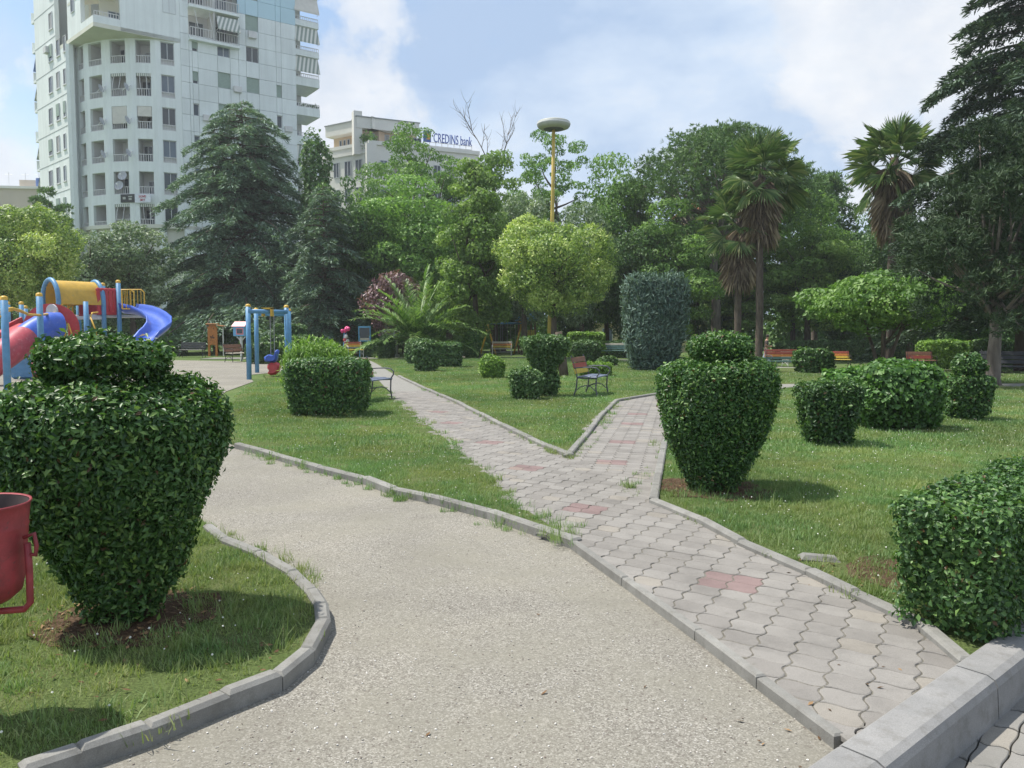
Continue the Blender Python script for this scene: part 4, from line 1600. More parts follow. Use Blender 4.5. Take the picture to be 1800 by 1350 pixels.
T_ROB = broad_tree(1, 10.4, 8.2, 1.6, 21000, 0.22, 0.10, 46, 0.40, 'leaf_mid', gap=0.34, hollow=0.35, lobe_r=(0.09, 0.19), shape='cone2')
T_ROB2 = broad_tree(2, 11.2, 7.2, 1.5, 21000, 0.22, 0.10, 48, 0.44, 'leaf_bright', gap=0.32, hollow=0.35, lobe_r=(0.09, 0.19), shape='cone2')
T_AIRY = broad_tree(3, 13.6, 7.4, 4.6, 9500, 0.20, 0.085, 52, 0.42, 'leaf_mid', gap=0.62, hollow=0.2, lobe_r=(0.055, 0.125), trunk_r=0.24)
T_LIND = broad_tree(4, 11.6, 7.0, 0.8, 30000, 0.19, 0.115, 120, 0.75, 'leaf_bright', shape='cone', lobe_r=(0.06, 0.13), gap=0.25, hollow=0.3)
T_DARK = broad_tree(5, 10, 7.8, 0.6, 22000, 0.22, 0.12, 80, 0.65, 'leaf_dark', lobe_r=(0.07, 0.16), gap=0.25, hollow=0.35)
T_GREY = broad_tree(6, 8, 5.0, 0.8, 16000, 0.18, 0.085, 42, 0.7, 'leaf_grey', gap=0.3, lobe_r=(0.09, 0.18), hollow=0.4)
T_POP = broad_tree(7, 15, 2.3, 3.0, 9000, 0.24, 0.15, 40, 1.6, 'leaf_dark', shape='none', lobe_r=(0.24, 0.40), trunk_r=0.16)
T_LIG = broad_tree(8, 7.8, 6.6, 1.9, 42000, 0.16, 0.065, 90, 0.9, 'leaf_olive', along=0.7, lobe_r=(0.07, 0.15), hollow=0.55, trunk_r=0.17)
T_PLUM = broad_tree(9, 5.0, 4.2, 1.2, 9000, 0.18, 0.10, 24, 0.8, 'leaf_plum', trunk_r=0.12)
T_LOW = broad_tree(10, 3.75, 5.9, 1.45, 20000, 0.15, 0.085, 34, 0.42, 'leaf_mid', stems=4, trunk_r=0.17, gap=0.3, hollow=0.4, lobe_r=(0.12, 0.2), along=-0.1)


def cedar(seed, H, Rm, n_branch, dens, L, W, low=0.05, droop=0.34, power=0.85, mat='needle', fork=0):
    rg = np.random.default_rng(seed)
    rr = random.Random(seed)
    mb = MB()
    tops = [(0.0, 0.0, H)]
    for f in range(fork):
        a = rr.uniform(0, 6.28)
        tops.append((math.cos(a) * Rm * .25, math.sin(a) * Rm * .25, H * rr.uniform(.84, .93)))
    P_, D_, N_ = [], [], []
    for ti, (tx, ty, th) in enumerate(tops):
        zb = 0 if ti == 0 else H * .45
        mb.tube([Vector((tx * k / 8, ty * k / 8, zb + (th - zb) * k / 8 - (.1 if ti == 0 else 0))) for k in range(9)],
                [(H * .017 * (1 - k / 8 * .93)) * (1 if ti == 0 else .5) for k in range(9)], 8)
        nb = n_branch if ti == 0 else n_branch // 4
        for i in range(nb):
            t = (i + rr.random()) / nb
            z = zb + (th - zb) * (low + (0.985 - low) * t ** 0.92) if ti == 0 else zb + (th - zb) * (.3 + .69 * t)
            az = i * 2.39996 + rr.uniform(-.5, .5)
            Lb = (Rm * (1 - z / (th * 1.01)) ** power * rr.uniform(.72, 1.12) + .25) * (1 if ti == 0 else .6)
            cx, cy = tx * (z - zb) / (th - zb), ty * (z - zb) / (th - zb)
            rise = rr.uniform(.10, .30)
            dp = droop * rr.uniform(.7, 1.3)
            ca, sa = math.cos(az), math.sin(az)
            pts = []
            for k in range(7):
                s = k / 6
                pts.append(Vector((cx + ca * Lb * s, cy + sa * Lb * s, z + Lb * (rise * s - dp * s * s - .10 * s ** 5))))
            mb.tube(pts, [max(.012, .035 * Lb ** .7 * (1 - .9 * k / 6)) for k in range(7)], 4, cap=False)
            m = int(dens * (Lb ** 1.55) + 12)
            s = rg.random(m) ** 0.62
            s = np.clip(s * 1.02, 0.06, 1.02)
            side = (rg.random(m) - .5) * 2
            tw = Lb * .36 * (1.05 - s * .62) * np.abs(side) ** 1.0
            sg = np.sign(side)
            bx = cx + ca * Lb * s
            by = cy + sa * Lb * s
            bz = z + Lb * (rise * s - dp * s * s - .10 * s ** 5)
            fx = tw * (.55 * ca - sg * .83 * sa)
            fy = tw * (.55 * sa + sg * .83 * ca)
            hang = -tw * .30 - rg.random(m) ** 2 * .30 * min(1.0, Lb * .3)
            P_.append(np.stack([bx + fx, by + fy, bz + hang + rg.normal(size=m) * .03], 1))
            dr = np.stack([.55 * ca - sg * .83 * sa * np.abs(side), .55 * sa + sg * .83 * ca * np.abs(side), -.35 - .75 * rg.random(m)], 1)
            D_.append(dr)
            N_.append(np.stack([rg.normal(size=m) * .55, rg.normal(size=m) * .55, np.ones(m)], 1))
    P, D, Nn = np.concatenate(P_), np.concatenate(D_), np.concatenate(N_)
    k = P[:, 2] > 0.15
    V, F, T = leaf_geo(rg, P[k], Nn[k], L, W, 0.1, D[k])
    return mb.mesh('trunk', M['bark'], True), np_mesh('crown', V, F, M[mat], T)


def pine_dome(seed, H, W, hc, n, L=0.34, Wd=0.07, lobes=34, irregular=0.0, trunk_r=0.28, flat=0.6, mat='pine', base_flat=True):
    """stone-pine: needle tufts on an umbrella of limbs"""
    rg = np.random.default_rng(seed)
    rr = random.Random(seed)
    C, Rr = [], []
    for _ in range(lobes):
        a = rg.random() * 6.283
        q = math.sqrt(rg.random())
        lr = W * (0.09 + 0.07 * rg.random())
        x, y = math.cos(a) * q * (W / 2 - lr), math.sin(a) * q * (W / 2 - lr)
        top = hc * math.sqrt(max(0.0, 1 - (q * .93) ** 2))
        z = H - hc + top * (1 if rg.random() < .65 else rg.random()) - lr * flat
        C.append((x, y, z + irregular * rg.normal()))
        Rr.append(lr)
    C, Rr = np.array(C), np.array(Rr)
    per = 9
    nt = n // per
    i = rg.choice(len(C), nt, p=Rr ** 2 / (Rr ** 2).sum())
    u = unit(rg.normal(size=(nt, 3)) + np.array([0, 0, .35]))
    q = (.5 + .5 * rg.random(nt)) * (1 + lumps(rg, u * 3 + C[i], 6, .12, 1.6))
    # tufts of needles bristling from a shared shoot tip
    tuft = C[i] + u * (q * Rr[i])[:, None] * np.array([1, 1, flat])
    ax = unit(u * .7 + np.array([0, 0, .8]) + rg.normal(size=(nt, 3)) * .3)
    n = nt * per
    al = np.repeat(ax, per, 0) + rg.normal(size=(n, 3)) * .65
    P = np.repeat(tuft, per, 0) + unit(al) * L * .45
    V, F, T = leaf_geo(rg, P, rg.normal(size=(n, 3)), L, Wd, .1, al, np.clip(np.repeat(rg.random(nt), per) * .6 + rg.random(n) * .3 + .05, 0, 1))
    mb = MB()
    tp_ = trunk_tubes(mb, rr, H - hc * 1.0, trunk_r, (rr.uniform(-.05, .05), 0), .05, 9, .6)
    for k in range(len(C)):
        if rr.random() < .75:
            limb(mb, rr, tp_[-1] if rr.random() < .6 else tp_[-3], C[k], trunk_r * .3, .06)
    return mb.mesh('trunk', M['bark_grey'], True), np_mesh('crown', V, F, M[mat], T)


# ---- big deodar cedars
M['needle_dark'] = leaf_mat('dark_cedar_needles', [(0.018, 0.034, 0.022), (0.028, 0.048, 0.03), (0.04, 0.064, 0.04), (0.06, 0.088, 0.056)], 0.6, 0.12, 0.3, 0.25, 0.4)
CED1 = cedar(21, 14.2, 6.5, 150, 66, 0.32, 0.07, 0.13, 0.36, 0.56, fork=3)
plant_tree('large blue-green cedar with layered drooping branches in front of the white tower block', CED1, 434, 58, 1.27, 1.27, name='cedar_tree')
CED2 = cedar(22, 10.8, 4.2, 95, 60, 0.36, 0.075, 0.05, 0.36, 0.62)
plant_tree('smaller dark cedar tucked against the right side of the large cedar', CED2, 572, 51, 1.0, 1.0, 1.0, name='cedar_tree')
CED3 = cedar(23, 20.5, 5.5, 160, 110, 0.32, 0.075, 0.10, 0.26, 0.62, mat='needle_dark')
plant_tree('tall dark cedar running out of the top of the picture on the right', CED3, 1800, 32, 1.0, 1.0, 2.0, name='cedar_tree')

# ---- pines
M['pine_dark'] = leaf_mat('dark_pine_needles', [(0.013, 0.026, 0.013), (0.02, 0.036, 0.017), (0.028, 0.048, 0.022), (0.04, 0.062, 0.028)], 0.6, 0.15, 0.25, 0.3, 0.4)
PIN1 = pine_dome(31, 16.3, 13.6, 6.2, 60000, 0.30, 0.06, 120, .15, .35, flat=.72)
plant_tree('umbrella pine with a wide dense dome above the palms', PIN1, 1262, 56, 1.08, 1.0, name='umbrella_pine')
PIN2 = pine_dome(32, 12.0, 7.0, 4.4, 13000, 0.36, 0.085, 34, .25, .25, .7)
plant_tree('smaller rounded pine crown behind the palms on the right', PIN2, 1432, 63, 1.1, 1.16, name='umbrella_pine')
PIN3 = pine_dome(33, 6.5, 6.0, 4.0, 52000, 0.20, 0.028, 52, .55, .20, .6, mat='pine_dark')
plant_tree('loose dark pine with a bare grey trunk at the right edge of the lawn', PIN3, 1748, 21.6, name='pine_tree')
PIN4 = pine_dome(34, 12.0, 4.2, 5.2, 5500, 0.36, 0.07, 20, .5, .15, .5)
plant_tree('small thin pine in front of the left face of the tower block', PIN4, 97, 62, 1, 1.0, name='pine_tree')

# ---- broad-leaved trees, left to right
BT = 'trees of the park'
plant_tree('dense olive-green tree at the left picture edge above the playground', T_LIG, 22, 37, 1.06, 0.99, 0.6)
plant_tree('light green slender tree behind the olive-green tree at the left edge', T_GREY, 92, 60, 0.9, 1.25, 2.0, mat='leaf_bright')
plant_tree('grey-green tree behind the yellow playground canopy', T_GREY, 152, 50, 1.05, 1.02, 1.0)
plant_tree('grey-green tree just left of the large cedar', T_GREY, 238, 52, 1.25, 1.12, 2.4)
plant_tree('dark round tree low behind the playground between the grey-green trees', T_DARK, 195, 56, 0.75, 0.78, 0.3)
plant_tree('slim upright dark poplar beside the right edge of the tower block', T_POP, 562, 57, 1.0, 1.13, 0.2)
plant_tree('dark leafy tree below the corner of the cream bank building', T_DARK, 622, 54, 0.82, 1.30, 1.2)
plant_tree('airy tall tree with dark branches in front of the bank building', T_AIRY, 737, 60, 1.15, 1.32, 0.0)
plant_tree('light green layered tree behind the purple-leaved tree', T_ROB, 715, 54, 1.2, 1.14, 0.7)
plant_tree('tall bright linden left of the round olive tree', T_LIND, 838, 46, 0.98, 1.03, 0.0)
plant_tree('leafy green tree below the dead branches', T_ROB2, 872, 56, 1.15, 1.27, 1.9)
plant_tree('pale grey-leaved tree behind the linden', T_GREY, 922, 52, 1.05, 1.36, 0.9)
plant_tree('airy tree crown behind the lamp head', T_AIRY, 968, 60, 1.0, 1.28, 2.2)
plant_tree('pale grey-leaved tree right of the lamp pole', T_GREY, 1022, 53, 0.95, 1.30, 3.9)
plant_tree('round dense olive-green tree around the yellow lamp pole', T_LIG, 974, 41.5, 1.13, 1.0, 2.5)
plant_tree('green tree filling the gap left of the umbrella pine', T_ROB, 1066, 60, 1.05, 1.42, 2.6)
plant_tree('dark green tree behind the blue-grey cypress', T_DARK, 1105, 54, 0.85, 1.0, 2.9)
plant_tree('mid-green layered tree under the left half of the umbrella pine', T_ROB, 1185, 52, 0.95, 1.0, 4.0)
plant_tree('dark tree under the umbrella pine behind the palms', T_DARK, 1280, 60, 0.85, 1.0, 1.7)
plant_tree('bright layered tree right of the palms', T_ROB2, 1418, 56, 1.1, 1.04, 0.4)
plant_tree('low yellow-green tree behind the palm trunks', T_ROB2, 1300, 57, 0.85, 0.72, 3.3)
plant_tree('dark tree behind the small spreading tree', T_DARK, 1480, 58, 0.9, 0.98, 4.4)
plant_tree('dark green tree right of the third palm', T_DARK, 1600, 52, 0.95, 1.0, 0.9)
plant_tree('deep shaded tree behind the pine trunk', T_DARK, 1705, 44, 0.85, 0.85, 2.2)
plant_tree('deep shaded tree at the right picture edge behind the cedar', T_DARK, 1815, 43, 0.95, 0.98, 5.2)
plant_tree('small spreading tree with several stems on the right lawn', T_LOW, 1553, 27.5, 1.0, 1.0, 0.5, name='spreading_tree')
plant_tree('purple-leaved plum tree behind the feathery palm', T_PLUM, 697, 47.5, 1.08, 1.05, 0.5, name='plum_tree')
plant_tree('dark lower tree behind the large cedar and the stepped hedge', T_DARK, 380, 60, 0.9, 0.62, 3.0)
plant_tree('dark lower tree between the small cedar and the feathery palm', T_DARK, 655, 58, 0.75, 0.72, 5.0)
plant_tree('dark tree in the shade behind the far swing', T_DARK, 885, 62, 0.9, 0.75, 2.0)
plant_tree('dark tree in the shade right of the far swing', T_DARK, 1010, 63, 0.9, 0.75, 4.7)

plant_tree('leafy green tree hiding the lower floors of the bank building', T_ROB, 668, 64, 1.05, 1.42, 3.6)
plant_tree('dense green tree between the linden and the bank sign', T_ROB2, 790, 62, 1.0, 1.22, 5.1, mat='leaf_mid')
plant_tree('tall leafy tree just left of the umbrella pine dome', T_LIND, 1112, 60, 1.05, 1.18, 2.0, mat='leaf_mid')
plant_tree('dense dark tree below the umbrella pine dome', T_DARK, 1225, 64, 1.0, 1.25, 0.8)
plant_tree('mid-green tree between the tall palm and the bluish palm', T_ROB, 1395, 60, 1.0, 1.22, 1.1)
plant_tree('dark tree behind the bluish palm', T_DARK, 1520, 62, 0.95, 1.28, 3.1)
# ---- bare dead tree
rr = random.Random(4)
mb = MB()


def dead(a, d, L_, r, lev):
    p = [Vector(a)]
    dd = Vector(d).normalized()
    for k in range(5):
        dd = (dd + Vector((rr.uniform(-.22, .22), rr.uniform(-.22, .22), rr.uniform(-.02, .20)))).normalized()
        p.append(p[-1] + dd * L_ / 5)
        if lev > 0 and k >= 1:
            for _ in range(2 if k > 2 else 1):
                s = Vector((rr.uniform(-1, 1), rr.uniform(-1, 1), rr.uniform(.1, .9))).normalized()
                dead(p[-1], dd * .6 + s * .8, L_ * rr.uniform(.38, .6), r * .5, lev - 1)
    mb.tube(p, [r * (1 - .15 * k) for k in range(6)], 5)


b0 = base_at(868, 59)
dead((0, 0, 12.9), (-0.28, 0, 1), 3.5, 0.06, 2)
dead((0, 0, 12.9), (0.32, 0, 1), 3.1, 0.055, 2)
mb.tube([(0, 0, -.1), (0.05, 0, 6), (0, 0, 12.7)], [0.26, 0.2, 0.12], 7)
root = empty('dead_tree', b0, 0, 'bare dead branches rising above the trees left of the lamp', 'tree', BT)
mb.build('trunk', M['bark'], root)

# ---- far-off wood that closes the view
rg = np.random.default_rng(70)
parts = []
for k in range(60):
    x = -46 + k * 1.9 + rg.normal() * .6
    y = 78 + rg.random() * 14
    hh = 6.5 + 3.5 * rg.random()
    if x > 2:
        hh += 1.5
    m = 900
    u = unit(rg.normal(size=(m, 3)) + np.array([0, -.3, .2]))
    P = np.array([x, y, hh * .5]) + u * (0.8 + .25 * rg.random((m, 1))) * np.array([2.6, 2.6, hh * .5])
    P[:, 2] = np.maximum(P[:, 2], 0.0)
    parts.append(leaf_geo(rg, P, u + rg.normal(size=(m, 3)) * .7, .55, .36, .2, None, np.clip(rg.random(m) * .6 + .1 + .3 * rg.random(), 0, 1)))
for k in range(110):
    x = -46 + k * 0.95 + rg.normal() * .3
    y = 66 + rg.random() * 8
    if 7 < x < 19:
        continue
    hh = 2.6 + 1.8 * rg.random()
    m = 420
    u = unit(rg.normal(size=(m, 3)) + np.array([0, -.5, .1]))
    P = np.array([x, y, hh * .42 - .5]) + u * (0.75 + .3 * rg.random((m, 1))) * np.array([1.3, 1.3, hh * .58])
    parts.append(leaf_geo(rg, P, u + rg.normal(size=(m, 3)) * .7, .42, .28, .2, None, np.clip(rg.random(m) * .6 + .1 + .3 * rg.random(), 0, 1)))
V, F, T = join_geo(parts)
o = link('distant_wood', np_mesh('distant_wood', V, F, M['leaf_dark'], T))
tag(o, kind='stuff')

# ================================================================== PALMS
M['palm_leaf'] = leaf_mat('fan_palm_leaves', [(0.04, 0.08, 0.025), (0.065, 0.115, 0.035), (0.10, 0.15, 0.05), (0.17, 0.20, 0.085)], 0.4, 0.12, 0.5, .2, through=(1.0, 1.05, 0.7))
M['palm_dry'] = leaf_mat('dry_palm_leaves', [(0.08, 0.06, 0.042), (0.13, 0.10, 0.07), (0.19, 0.15, 0.105), (0.26, 0.21, 0.15)], 0.8, 0.1, 0.2, .2)
M['date_leaf'] = leaf_mat('feather_palm_leaves', [(0.045, 0.09, 0.03), (0.075, 0.135, 0.04), (0.11, 0.175, 0.055), (0.16, 0.22, 0.08)], 0.45, 0.3, 0.45, .2)
M['palm_bark'] = bark_mat('palm_bark', (0.06, 0.045, 0.035), (0.17, 0.135, 0.105), 14)


def fan_leaf(rg, at_, d, R_, nseg, dry=False):
    """pleated fan blade at the end of a stalk; returns V,F,T pieces"""
    d = d / np.linalg.norm(d)
    up = np.array([0, 0, 1.0])
    side = np.cross(d, up)
    if np.linalg.norm(side) < .1:
        side = np.array([1.0, 0, 0])
    side /= np.linalg.norm(side)
    nn = np.cross(side, d)
    roll = rg.normal() * .5
    side, nn = side * math.cos(roll) + nn * math.sin(roll), nn * math.cos(roll) - side * math.sin(roll)
    V, F, T = [], [], []
    spread = 1.0 if dry else 1.95
    for k in range(nseg):
        a = (k / (nseg - 1) - .5) * 2 * spread * .82
        dirv = d * math.cos(a) + side * math.sin(a)
        l = R_ * (1 - .22 * abs(a) / 1.6) * (0.9 + .2 * rg.random())
        w = R_ * (.045 if dry else .021)
        pw = np.cross(dirv, nn)
        b = at_
        m_ = at_ + dirv * l * .62 + nn * (.05 * R_)
        tip = at_ + dirv * l - np.array([0, 0, ((.12 if dry else .03) + .14 * rg.random()) * R_])
        o = len(V)
        V += [b, m_ - pw * w, tip, m_ + pw * w]
        F += [(o, o + 1, o + 2), (o, o + 2, o + 3)]
        t = rg.random() * .8 + .1
        T += [t, t]
    return V, F, T


def fan_palm(seed, H, R_, n_green, n_dry, skirt, trunk_r):
    rg = np.random.default_rng(seed)
    gV, gF, gT, dV, dF, dT = [], [], [], [], [], []
    mb = MB()
    k = 14
    mb.tube([(0.04 * math.sin(i * .5), 0, -.1 + (H + .1) * i / k) for i in range(k + 1)], [trunk_r * (1.15 if i == 0 else 1 + .06 * (i % 2)) for i in range(k + 1)], 10)
    stalk = MB()
    for i in range(n_green):
        az = i * 2.39996 + rg.normal() * .2
        t = (i + .5) / n_green
        el = R(84) - R(122) * t ** 1.05 + rg.normal() * .1
        d = np.array([math.cos(az) * math.cos(el), math.sin(az) * math.cos(el), math.sin(el)])
        pl = R_ * (.70 + .35 * rg.random())
        st = np.array([0, 0, H - .15 - .35 * t])
        en = st + d * pl - np.array([0, 0, .1 * pl * t])
        stalk.tube([st, (st + en) / 2 + np.array([0, 0, .04]), en], [.018, .013, .009], 4, cap=False)
        dd = d - np.array([0, 0, .10 + .22 * t])
        v, f, tt = fan_leaf(rg, en, dd, R_ * (.80 + .2 * rg.random()), 24)
        o = len(gV)
        gV += v
        gF += [tuple(o + x for x in q_) for q_ in f]
        gT += tt
    for i in range(n_dry):
        az = rg.random() * 6.283
        z = H - .2 - skirt * rg.random() ** 1.1
        out = .10 + .34 * (1 - (H - z) / (skirt + .3)) * rg.random() + .12
        st = np.array([math.cos(az) * trunk_r, math.sin(az) * trunk_r, z])
        d = np.array([math.cos(az) * out, math.sin(az) * out, -1.0])
        v, f, tt = fan_leaf(rg, st + d * .25, d, R_ * (.75 + .3 * rg.random()), 11, True)
        o = len(dV)
        dV += v
        dF += [tuple(o + x for x in q_) for q_ in f]
        dT += tt
    return (mb.mesh('trunk', M['palm_bark'], True), np_mesh('fronds', gV, gF, M['palm_leaf'], gT), np_mesh('dry_fronds', dV, dF, M['palm_dry'], dT), stalk.mesh('stalks', M['palm_leaf']))


def plant_palm(label, ms, px, y, rz=0, sc_=1.0):
    b = base_at(px, y)
    root = empty('fan_palm', b, rz, label, 'palm', 'fan palms')
    root.scale = (sc_,) * 3
    for nm, me in zip(('trunk', 'crown', 'dry_fronds', 'frond_stalks'), ms):
        link(nm, me, root)


plant_palm('tall fan palm with a long skirt of dry fronds in front of the umbrella pine', fan_palm(41, 9.5, 1.25, 44, 130, 2.2, .17), 1333, 38.0)
plant_palm('shorter fan palm half hidden left of the tall fan palm', fan_palm(42, 7.3, 1.15, 28, 110, 2.1, .17), 1296, 39.0, 1.0)
plant_palm('fan palm with bluish fronds left of the dark pine', fan_palm(43, 9.9, 1.3, 44, 130, 2.3, .19), 1563, 37.5, 2.0)


def date_palm(seed, n, Lf, z0):
    rg = np.random.default_rng(seed)
    V, F, T = [], [], []
    rib = MB()
    for i in range(n):
        az = i * 2.39996 + rg.normal() * .2
        t = (i + .5) / n
        el = R(82) - R(70) * t + rg.normal() * .08
        l = Lf * (.8 + .3 * rg.random())
        p = np.array([0, 0, z0])
        d = np.array([math.cos(az) * math.cos(el), math.sin(az) * math.cos(el), math.sin(el)])
        pts = [p]
        K = 16
        for k in range(K):
            d = d + np.array([0, 0, -.045 - .05 * k / K])
            d /= np.linalg.norm(d)
            pts.append(pts[-1] + d * l / K)
        rib.tube(pts, [.03 * (1 - .9 * k / K) for k in range(K + 1)], 4, cap=False)
        for k in range(2, K + 1):
            dd = pts[k] - pts[k - 1]
            dd = dd / np.linalg.norm(dd)
            side = np.cross(dd, np.array([0, 0, 1.0]))
            side /= max(np.linalg.norm(side), 1e-6)
            for sg in (-1, 1):
                for q_ in (0, .33, .66):
                    a = pts[k - 1] + (pts[k] - pts[k - 1]) * q_
                    ll = Lf * .17 * (1.1 - .75 * abs(k / K - .45) * 1.5) * (.85 + .3 * rg.random())
                    dv = side * sg * .8 + dd * .65 + np.array([0, 0, .12 + .2 * rg.normal()])
                    dv /= np.linalg.norm(dv)
                    w = .03
                    pw = np.cross(dv, np.array([0, 0, 1.0]))
                    pw /= max(np.linalg.norm(pw), 1e-6)
                    o = len(V)
                    V += [a - pw * w * .5, a + pw * w * .5, a + dv * ll * .55 + pw * w, a + dv * ll - np.array([0, 0, .05]), a + dv * ll * .55 - pw * w]
                    F += [(o, o + 1, o + 2), (o, o + 2, o + 4), (o + 4, o + 2, o + 3)]
                    T += [rg.random() * .8 + .1] * 3
    return np_mesh('crown', V, F, M['date_leaf'], T), rib.mesh('ribs', M['date_leaf'])


DP = date_palm(51, 54, 4.0, 0.85)
b = base_at(733, 43.5)
root = empty('feather_palm', b, 0, 'big feathery palm with arching fronds and a very short trunk', 'palm', 'feathery palms')
MB().lathe([(.34, -.1), (.40, .3), (.36, .7), (.18, .95), (0, 1.0)], 12).build('trunk', M['palm_bark'], root, True)
link('crown', DP[0], root)
link('frond_ribs', DP[1], root)
DP2 = date_palm(52, 20, 1.6, 1.55)
b = base_at(789, 49)
root = empty('feather_palm', b, 0, 'small feathery palm on a rough brown trunk beside the big feathery palm', 'palm', 'feathery palms')
MB().tube([(0, 0, -.1), (0.03, 0, .8), (0, 0, 1.6)], [.22, .19, .2], 9).build('trunk', M['palm_bark'], root, True)
link('crown', DP2[0], root)
link('frond_ribs', DP2[1], root)
# leaning bare trunk behind the T-shaped bush
g = G(992, 664)
root = empty('leaning_trunk', g, 0, 'short brown leaning tree trunk behind the T-shaped bush', 'trunk')
MB().tube([(0, 0, -.05), (-.05, 0, .5), (-.12, 0, 1.05), (-.2, 0, 1.5)], [.16, .14, .125, .11], 9).build('stem', M['bark'], root, True)
# ================================================================== BUILDINGS
M['render_white'] = paint('tower_render', (0.80, 0.85, 0.83), 0.85, 0.05, 0.35, streak=0.16)
M['render_panel'] = paint('tower_panels', (0.76, 0.81, 0.80), 0.8, 0.05, 0.5, orand=0.05, streak=0.14)
M['panel_blue'] = paint('tower_panels_blue', (0.48, 0.66, 0.74), 0.8, 0.05, 0.5, orand=0.04)
M['joint'] = paint('panel_joint', (0.30, 0.32, 0.32), 0.9)
M['soffit'] = paint('soffit_cream', (0.66, 0.66, 0.56), 0.9, 0.06, 0.8)
M['inner_wall'] = paint('loggia_wall', (0.58, 0.58, 0.56), 0.9, 0.08, 0.8)
M['shutter'] = paint('roller_shutter', (0.30, 0.38, 0.33), 0.7, 0.08, 3)
M['alu'] = paint('window_frame', (0.55, 0.57, 0.58), 0.5, 0.05, 3)
M['rail_white'] = paint('railing_white', (0.62, 0.62, 0.61), 0.6, 0.1, 3)
M['shade_cream'] = paint('shade_cream', (0.62, 0.60, 0.54), 0.9, 0.08, 2)
M['dish'] = paint('satellite_dish', (0.42, 0.44, 0.47), 0.5, 0.08, 3)
M['dish_w'] = paint('satellite_dish_head', (0.8, 0.8, 0.8), 0.5)
M['balc_dark'] = paint('dark_interior', (0.09, 0.085, 0.08), 0.9, 0.2, 1.5)


def glass_mat(name, col):
    m, N, L, b = nodes_of(name)
    f = noise(N, L, wpos(N), 0.6, 3, 0.5)
    L.new(mixc(N, L, f, tuple(c * .7 for c in col), tuple(c * 1.3 for c in col)), b.inputs['Base Color'])
    b.inputs['Roughness'].default_value = 0.08
    b.inputs['Specular IOR Level'].default_value = 0.6
    return m


M['glass'] = glass_mat('window_glass', (0.05, 0.065, 0.075))
M['glass_sky'] = glass_mat('window_glass_blue', (0.10, 0.14, 0.18))
M['curtain'] = glass_mat('curtained_glass', (0.27, 0.26, 0.23))
WINR = random.Random(17)


def stripe_mat(name, c1, c2, n):
    m, N, L, b = nodes_of(name)
    tc = N.new('ShaderNodeTexCoord')
    sp = N.new('ShaderNodeSeparateXYZ')
    L.new(tc.outputs['Generated'], sp.inputs[0])
    mu = N.new('ShaderNodeMath')
    mu.operation = 'MULTIPLY'
    L.new(sp.outputs[0], mu.inputs[0])
    mu.inputs[1].default_value = n
    fr = N.new('ShaderNodeMath')
    fr.operation = 'FRACT'
    L.new(mu.outputs[0], fr.inputs[0])
    L.new(ramp(N, L, fr.outputs[0], [(0.48, c1), (0.52, c2)]), b.inputs['Base Color'])
    b.inputs['Roughness'].default_value = 0.9
    return m


M['awning'] = stripe_mat('awning_stripes', (0.26, 0.31, 0.27), (0.66, 0.66, 0.60), 7)
M['awning_blue'] = paint('awning_blue', (0.12, 0.20, 0.45), 0.8)


class Face:
    """a vertical facade: origin, direction to the right as seen from outside, outward normal"""

    def __init__(self, p, d):
        self.p = Vector((p[0], p[1], 0))
        self.d = Vector((d[0], d[1], 0)).normalized()
        self.n = Vector((self.d.y, -self.d.x, 0))

    def u(self, px, py=300):
        r = ray(px, py)
        k = r.x / r.y
        return (k * self.p.y - self.p.x) / (self.d.x - k * self.d.y)

    def at(self, u, z, out=0.0):
        return self.p + self.d * u + self.n * out + Vector((0, 0, z))

    def box(self, mb, u0, u1, z0, z1, o0, o1, m=0):
        c = self.at((u0 + u1) / 2, (z0 + z1) / 2, (o0 + o1) / 2)
        mb.box(c, (abs(u1 - u0), abs(o1 - o0), abs(z1 - z0)), Matrix((self.d, self.n, Vector((0, 0, 1)))).transposed(), m)


def window(face, root, u0, u1, z0, z1, kind='glass', out=-0.16, bars=1):
    mb = MB()
    t = .06
    face.box(mb, u0, u1, z0, z0 + t, out, out + .07)
    face.box(mb, u0, u1, z1 - t, z1, out, out + .07)
    face.box(mb, u0, u0 + t, z0 + t, z1 - t, out, out + .07)
    face.box(mb, u1 - t, u1, z0 + t, z1 - t, out, out + .07)
    for k in range(bars):
        uu = u0 + (u1 - u0) * (k + 1) / (bars + 1)
        face.box(mb, uu - .03, uu + .03, z0 + t, z1 - t, out, out + .07)
    w = mb.build('window', M['alu'], root)
    mb = MB()
    face.box(mb, u0 + .01, u1 - .01, z0 + .01, z1 - .01, out - .05, out + .02)
    mb.build('pane', M[WINR.choice(('glass', 'glass', 'glass', 'glass_sky', 'curtain'))], w)
    if kind == 'shutter' or kind == 'half':
        mb = MB()
        zb = z0 + t if kind == 'shutter' else z0 + (z1 - z0) * .25
        n = max(3, int((z1 - zb) / .14))
        for k in range(n):
            a = zb + (z1 - zb) * k / n
            face.box(mb, u0 + .02, u1 - .02, a + .008, a + (z1 - zb) / n, out + .075, out + .10)
        mb.build('roller_shutter', M['shutter'], w)
    return w


def railing(face, root, u0, u1, z0, h=0.95, out=0.0, step=0.22, mat='rail_white'):
    mb = MB()
    face.box(mb, u0, u1, z0 + h - .06, z0 + h, out - .03, out + .03)
    face.box(mb, u0, u1, z0 + .03, z0 + .08, out - .02, out + .02)
    n = max(2, int((u1 - u0) / step))
    for k in range(n + 1):
        uu = u0 + (u1 - u0) * k / n
        face.box(mb, uu - .025, uu + .025, z0 + .08, z0 + h - .06, out - .02, out + .02)
    return mb.build('railing', M[mat], root)


